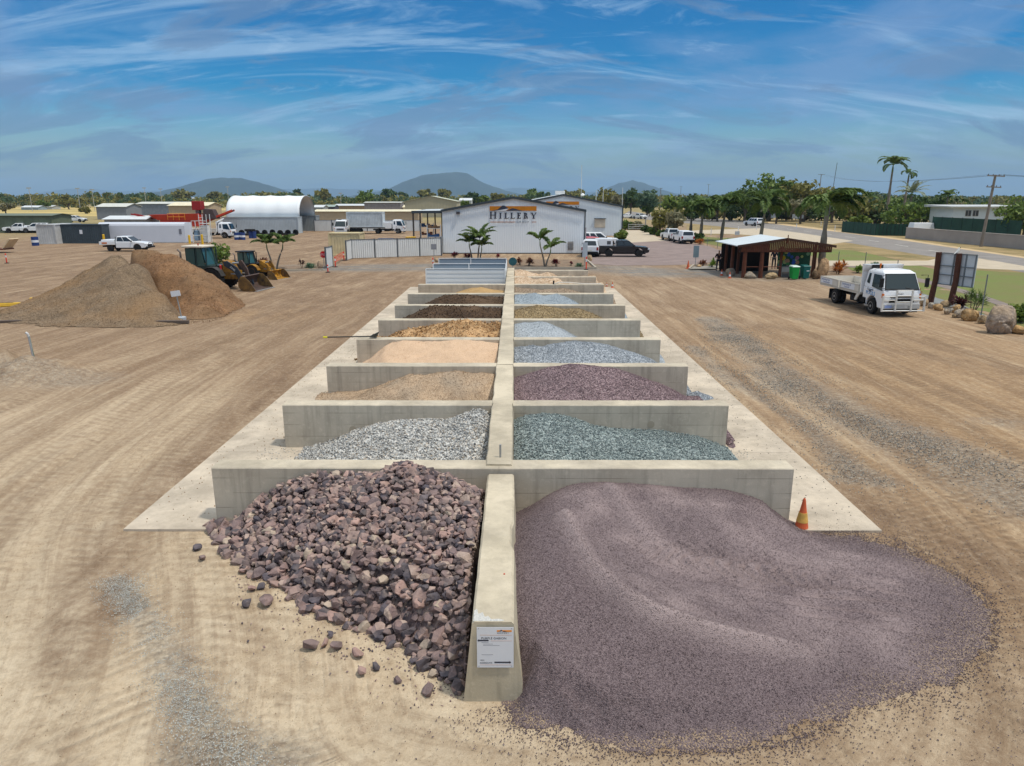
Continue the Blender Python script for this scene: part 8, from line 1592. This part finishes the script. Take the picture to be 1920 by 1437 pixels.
# sign frame
sf = T('timber_sign', 'back of a large sign on two leaning timber posts beside the truck', 'sign', (0, 0, 0)); A_ = G(1744, 568); B_ = G(1781, 573); d_ = (B_ - A_).normalized(); TIM = mat('red brown timber post', (84, 50, 36), .7, var=.3, vscale=4, bump=.4, bscale=8)
sf.location = A_; L0 = (B_ - A_); zt = AY(1757, 473, A_.y).z
for q in (Vector((0, 0, 0)), L0): MB().tube([tuple(q + Vector((0, 0, -.1))), tuple(q + Vector((.12, 0, 1.4))), tuple(q + Vector((.08, 0, zt)))], [.17, .15, .15], 12).build('post', TIM, sf)
nn = Vector((-d_.y, d_.x, 0)) * -1; nn = nn if nn.x > 0 else -nn; off = nn * .22; pl = MB(); a = d_ * .05 + off; b = d_ * 2.25 + off; wallrun(pl, a, b, .03, 1.12, zt - .02); pl.build('sign_panel', mat('sign back white', (196, 202, 206), .5), sf)
fr = MB()
for t_ in (.03, .40, .72, .97): q = a.lerp(b, t_); wallrun(fr, q - d_ * .03 - nn * .04, q + d_ * .03 - nn * .04, .05, 1.10, zt)
fr.build('frame_upright', mat('grey steel frame', (116, 122, 126), .5, .3), sf)
for z in (1.12, 1.68, 2.2, zt - .06): mb = MB(); wallrun(mb, a - nn * .075, b - nn * .075, .03, z, z + .05); mb.build('frame_rail', mat('grey steel frame', (116, 122, 126)), sf)
# cockatoo perched on the sign
bq = a.lerp(b, .45) + A_; bird = T('bird', 'white cockatoo perched on top of the large sign frame', 'bird', (bq.x, bq.y, zt + .0))
me = bpy.data.meshes.new('body'); bv = [(0, 0, .06), (.02, 0, .16), (.04, 0, .25), (.07, 0, .32), (-.08, 0, .02), (-.2, 0, -.06)]; me.from_pydata(bv, [(0, 1), (1, 2), (2, 3), (0, 4), (4, 5)], []); ob_ = bpy.data.objects.new('body', me); COL.objects.link(ob_); ob_.parent = bird; ob_.modifiers.new('s', 'SKIN'); ob_.modifiers.new('u', 'SUBSURF').levels = 2
for v, rr_ in zip(me.skin_vertices[0].data, (.07, .07, .045, .05, .05, .015)): v.radius = (rr_, rr_)
me.materials.append(mat('white feathers', (228, 228, 222), .8)); MB().hexa([(.10, -.012, .30), (.15, -.008, .27), (.15, .008, .27), (.10, .012, .30)], [(.10, -.012, .34), (.14, -.006, .32), (.14, .006, .32), (.10, .012, .34)]).build('beak', BLACK, bird); mb = MB(); mb.tube([(.03, 0, .36), (-.03, 0, .42)], [.02, .006], 5); mb.build('crest', mat('crest yellow', (226, 210, 120), .7), bird)
for y in (-.025, .025): MB().tube([(.0, y, 0.0), (0, y, .05)], .01, 5).build('leg', BLACK, bird)
# ================================================================ SHELTER
sx0, sx1, sy = 17.3, 24.6, 56.0; se, sr = 2.50, 3.02; sh_ = T('shelter', 'open timber-framed shelter with a pale metal roof and slatted gable', 'shelter', ((sx0 + sx1) / 2, sy, 0)); hw = (sx1 - sx0) / 2; TB = mat('stained timber', (96, 54, 36), .7, var=.3, vscale=3); TBD = mat('dark stained timber', (66, 42, 32), .7, var=.25, vscale=3)
for s in (-1, 1): MB().hexa([(s * (hw + .15), -.25, se - .06), (0, -.25, sr - .02), (0, 6.0, sr - .02), (s * (hw + .15), 6.0, se - .06)][::s], [(s * (hw + .15), -.25, se), (0, -.25, sr + .04), (0, 6.0, sr + .04), (s * (hw + .15), 6.0, se)][::s]).build('roof_sheet', mat('silver roof sheet', (206, 212, 212), .4, var=.06), sh_)
for s in (-1, 1): MB().hexa([(s * (hw + .15), -.31, se - .16), (0, -.31, sr - .12), (0, -.26, sr - .12), (s * (hw + .15), -.26, se - .16)][::s], [(s * (hw + .15), -.31, se + .03), (0, -.31, sr + .07), (0, -.26, sr + .07), (s * (hw + .15), -.26, se + .03)][::s]).build('barge_board', TBD, sh_)
mb = MB(); x = -hw + .2
while x < hw - .2: zt_ = sr - .1 - (sr - se) * abs(x) / hw; mb.box(x, x + .11, -.2, -.16, 2.02, zt_); x += .14
mb.build('gable_slats', TB, sh_); MB().box(-hw + .1, hw - .1, -.14, .02, 1.98, 2.16).build('front_beam', TBD, sh_); MB().box(-.03, .03, -.36, -.32, sr - .35, sr + .3).build('finial', TB, sh_)
for px, y_, rr_ in ((1395, 0, .17), (1427, 0, .17), (1463, .3, .12), (1360, 5.2, .13), (1372, 2.6, .15), (1383, 3.4, .13), (1527, 5.4, .1), (1523, .2, .08)):
    xx = AY(px, 500, sy + y_).x - (sx0 + sx1) / 2; MB().tube([(xx, y_, -.05), (xx + .02, y_, se - .05 if abs(xx) > 3 else 2.4)], [rr_, rr_ * .85], 10).build('post', TB, sh_)
for y_ in (0, 5.6): 
    for x_ in (-hw + .1, hw - .1): pass
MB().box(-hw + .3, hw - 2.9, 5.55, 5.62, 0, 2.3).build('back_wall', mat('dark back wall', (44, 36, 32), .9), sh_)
MB().tube([(AY(1395, 500, sy).x - 20.95, -.02, .86), (AY(1463, 500, sy).x - 20.95, -.02, .86)], .035, 6).build('rail', TB, sh_)
mu = T('mural_board', 'painted board of bright abstract flowers inside the shelter, right half', 'mural', (AY(1487, 490, 57.5).x, 57.5, 0)); mw = 1.05
MB().box(-1.25, 1.35, -.02, .02, .55, 2.2).build('board', mat('mural green', (40, 92, 66), .6, var=.3, vscale=3), mu); rr = random.Random(4)
for i in range(26):
    c = rr.choice([(222, 190, 40), (96, 150, 86), (176, 120, 150), (60, 100, 190), (190, 200, 120), (120, 170, 140), (30, 60, 90), (200, 150, 110)]); x, z, r_ = rr.uniform(-1.1, 1.2), rr.uniform(.7, 2.05), rr.uniform(.08, .24)
    MB().lathe([(r_, 0), (r_, .003)], rr.choice([5, 6, 9]), Matrix.Translation((x, -.022 - i * .0012, z)) @ Matrix.Rotation(R(90), 4, 'X')).build('painted_shape', mat('paint %d %d %d' % c, c, .6), mu)
tb = T('steel_bench_table', 'galvanised steel table at the right side of the shelter', 'table', (AY(1473, 505, 56.6).x, 56.6, 0)); MB().box(-.45, .45, -.35, .35, .78, .82).build('top', STEEL, tb); MB().box(-.45, .45, -.34, -.32, .45, .78).build('apron', STEEL, tb)
for x in (-.42, .42):
    for y in (-.3, .3): MB().box(x - .02, x + .02, y - .02, y + .02, 0, .78).build('leg', STEEL, tb)
def bin_(label, px, by, col, lid, lm=None):
    o = T('wheelie_bin', label, 'bin', G(px, by), R(4), 'wheelie bins by the shelter'); m = mat('bin plastic %d %d %d' % col, col, .45); MB().hexa([(-.22, -.25, .06), (.22, -.25, .06), (.22, .25, .06), (-.22, .25, .06)], [(-.29, -.33, .96), (.29, -.33, .96), (.29, .35, .96), (-.29, .35, .96)]).build('body', m, o, bevel=.03)
    MB().hexa([(-.31, -.36, .97), (.31, -.36, .97), (.31, .38, .97), (-.31, .38, .97)], [(-.26, -.3, 1.04), (.26, -.3, 1.04), (.26, .33, 1.08), (-.26, .33, 1.08)]).build('lid', lid, o, bevel=.02)
    for s in (-1, 1): MB().lathe([(.1, -.03), (.1, .03)], 12, Matrix.Translation((s * .25, .3, .1)) @ Matrix.Rotation(R(90), 4, 'Y')).build('wheel', BLACK, o)
    return o
bin_('bright green wheelie bin with a pale lid', 1488, 524.5, (24, 150, 66), mat('pale bin lid', (196, 214, 204), .5)); b2 = bin_('dark teal wheelie bin with a matching lid, right of the green one', 1508, 523.5, (20, 96, 92), mat('teal bin lid', (24, 88, 84), .5)); MB().box(-.02, .2, -.305, -.29, .62, .82).build('sticker', WHT, b2)
# ================================================================ PEOPLE
SKIN = mat('skin', (176, 128, 100), .6); HAIR = mat('dark hair', (46, 36, 30), .8); NAVY = mat('navy cloth', (36, 40, 54), .9); HIV = mat('hi vis orange cloth', (216, 96, 60), .7); REDC = mat('red cloth', (176, 44, 48), .8); GREYC = mat('dark grey trousers', (56, 58, 62), .9); REFL = mat('reflective tape', (200, 204, 206), .4)
def skin(name, verts, edges, radii, m, par, root=0, sub=2):
    me = bpy.data.meshes.new(name); me.from_pydata(verts, edges, []); o = bpy.data.objects.new(name, me); COL.objects.link(o); o.parent = par; o.modifiers.new('skin', 'SKIN'); su = o.modifiers.new('sub', 'SUBSURF'); su.levels = sub; su.render_levels = sub
    for i, (v, r_) in enumerate(zip(me.skin_vertices[0].data, radii)): v.radius = r_ if isinstance(r_, tuple) else (r_, r_); v.use_root = (i == root)
    me.materials.append(m); return o
def person(label, p, rz, top, legs, tape=False, pose='phone', H=1.74):
    o = T('person', label, 'person', p, rz, 'people at the shelter'); s = H / 1.74
    hands = {'phone': ((.20, .30, 1.14), (-.17, .30, 1.12)), 'hips': ((.32, .02, .98), (-.32, .02, .98)), 'down': ((.30, .06, .80), (-.30, .08, .80))}[pose]; elb = {'phone': ((.30, .02, 1.12), (-.30, .02, 1.12)), 'hips': ((.42, -.08, 1.18), (-.42, -.08, 1.18)), 'down': ((.29, -.02, 1.10), (-.29, -.02, 1.10))}[pose]
    V = [(0,0,.94),(0,.0,1.12),(0,.01,1.34),(0,.01,1.45),(0,.03,1.53),(0,.035,1.60),(0,.03,1.68), (.18,0,1.41),elb[0],hands[0], (-.18,0,1.41),elb[1],hands[1], (.10,0,.90),(.12,.03,.50),(.13,-.02,.09),(.14,.12,.04), (-.10,0,.90),(-.12,.01,.50),(-.13,-.02,.09),(-.14,.12,.04)]
    E = [(0,1),(1,2),(2,3),(3,4),(4,5),(5,6),(2,7),(7,8),(8,9),(2,10),(10,11),(11,12),(0,13),(13,14),(14,15),(15,16),(0,17),(17,18),(18,19),(19,20)]
    Rd = [(.14,.10),(.13,.09),(.16,.10),.065,.05,(.085,.095),(.07,.08),.06,.042,.032,.06,.042,.032,.085,.055,.04,.035,.085,.055,.04,.035]
    V = [tuple(c * s for c in v) for v in V]; skin('body', V, E, Rd, SKIN, o)
    for (hx, hy, hz_), sgn in ((hands[0], 1), (hands[1], -1)):
        dd = Vector((hands[0][0] - elb[0][0], hands[0][1] - elb[0][1], hands[0][2] - elb[0][2])).normalized(); dd.x *= sgn
        mb = MB(); pp = Vector((hx, hy, hz_)) * s
        for k in range(4): mb.tube([pp + Vector((.012 * (k - 1.5) * 1.6, 0, 0)), pp + dd * .05 + Vector((.02 * (k - 1.5), 0, 0)), pp + dd * (.085 - .006 * abs(k - 1.5)) + Vector((.02 * (k - 1.5), 0, -.015))], [.011, .009, .006], 5)
        mb.tube([pp + Vector((-.02 * sgn, 0, 0)), pp + dd * .03 + Vector((-.05 * sgn, .01, 0))], [.012, .008], 5); mb.build('fingers', SKIN, o)
    Tv = [V[i] for i in (0, 1, 2, 3, 7, 8, 10, 11)]; Te = [(0,1),(1,2),(2,3),(2,4),(4,5),(2,6),(6,7)]; skin('shirt', Tv, Te, [(.155,.115),(.145,.105),(.178,.115),.075,.078,.058,.078,.058], top, o)
    Lv = [V[i] for i in (0, 13, 14, 15, 17, 18, 19)]; skin('trousers', Lv, [(0,1),(1,2),(2,3),(0,4),(4,5),(5,6)], [(.155,.115),.10,.072,.058,.10,.072,.058], legs, o)
    for i in (15, 19): a_ = Vector(V[i]); skin('boot', [tuple(a_), (a_.x, a_.y + .02, .05), (a_.x, a_.y + .17, .04)], [(0,1),(1,2)], [.052,.055,.042], BLACK, o)
    hd = Vector(V[5]); skin('hair', [tuple(hd + Vector((0, -.03, .06))), tuple(hd + Vector((0, 0, .10)))], [(0,1)], [(.095,.09),(.07,.08)], HAIR, o); MB().tube([tuple(hd + Vector((0, .09, .02))), tuple(hd + Vector((0, .118, -.012)))], [.010, .016], 6).build('nose', SKIN, o)
    for sx in (-.033, .033): MB().lathe([(.002, 0), (.012, .004), (.002, .008)], 8, Matrix.Translation(hd + Vector((sx, .088, .03))) @ Matrix.Rotation(R(-90), 4, 'X')).build('eye', BLACK, o)
    MB().box(hd.x - .022, hd.x + .022, hd.y + .084, hd.y + .094, hd.z - .045, hd.z - .038).build('mouth', mat('lips', (140, 80, 70), .6), o)
    if tape:
        for z in (1.10, 1.22): MB().lathe([(.185, z), (.185, z + .05)], 16, Matrix.Diagonal((1, .72, 1, 1))).build('reflective_band', REFL, o)
    return o
person('person standing in dark work clothes at the left of the shelter, hands in front', G(1346, 508), R(175), mat('maroon black shirt', (52, 30, 34), .9), NAVY)
person('person in a red shirt inside the shelter behind the left posts', G(1364, 503), R(140), REDC, NAVY, pose='down'); person('person in orange hi-vis with reflective bands between the shelter posts', G(1409, 507), R(200), HIV, NAVY, True, 'hips'); person('person in dark clothes at the back of the shelter', G(1450, 504), R(170), NAVY, GREYC, pose='down')
# machinery scrap at the far left edge
sm_ = T('trailer_ramp', 'rusty low trailer frame with a raised timber ramp at the left edge', 'trailer', G(8, 474)); MB().box(-3.5, .6, -.9, .9, .35, .5).build('frame', mat('rusty frame', (110, 66, 48), .8, var=.3), sm_); MB().hexa([(.3, -.8, .5), (.45, -.8, .45), (.45, .8, .45), (.3, .8, .5)], [(1.3, -.8, 1.6), (1.45, -.8, 1.55), (1.45, .8, 1.55), (1.3, .8, 1.6)]).build('ramp', mat('pale timber', (206, 184, 150), .8), sm_)
for x in (-2.2, -1.2): wheel(sm_, x, -.9, .35, .2)
for i, (px, by) in enumerate(((560, 499), (535, 500), (517, 501))): pass
# ---- the air
hz = MB(); hz.box(-14500, 14500, -310, 16500, -1.2, 400)
ho = hz.build('haze', bpy.data.materials.new('air'), label='thin blue haze over the plain', kind='stuff')
hm_ = ho.data.materials[0]; hm_.use_nodes = True; t = hm_.node_tree; t.nodes.remove(t.nodes['Principled BSDF'])
pv = t.nodes.new('ShaderNodeVolumePrincipled'); pv.inputs['Color'].default_value = (.50, .74, 1, 1); pv.inputs['Density'].default_value = 9e-5; pv.inputs['Anisotropy'].default_value = 0
t.links.new(pv.outputs[0], t.nodes['Material Output'].inputs['Volume'])
scene.cycles.volume_bounces = 0; scene.cycles.max_bounces = 6; scene.cycles.diffuse_bounces = 3; scene.cycles.transparent_max_bounces = 8
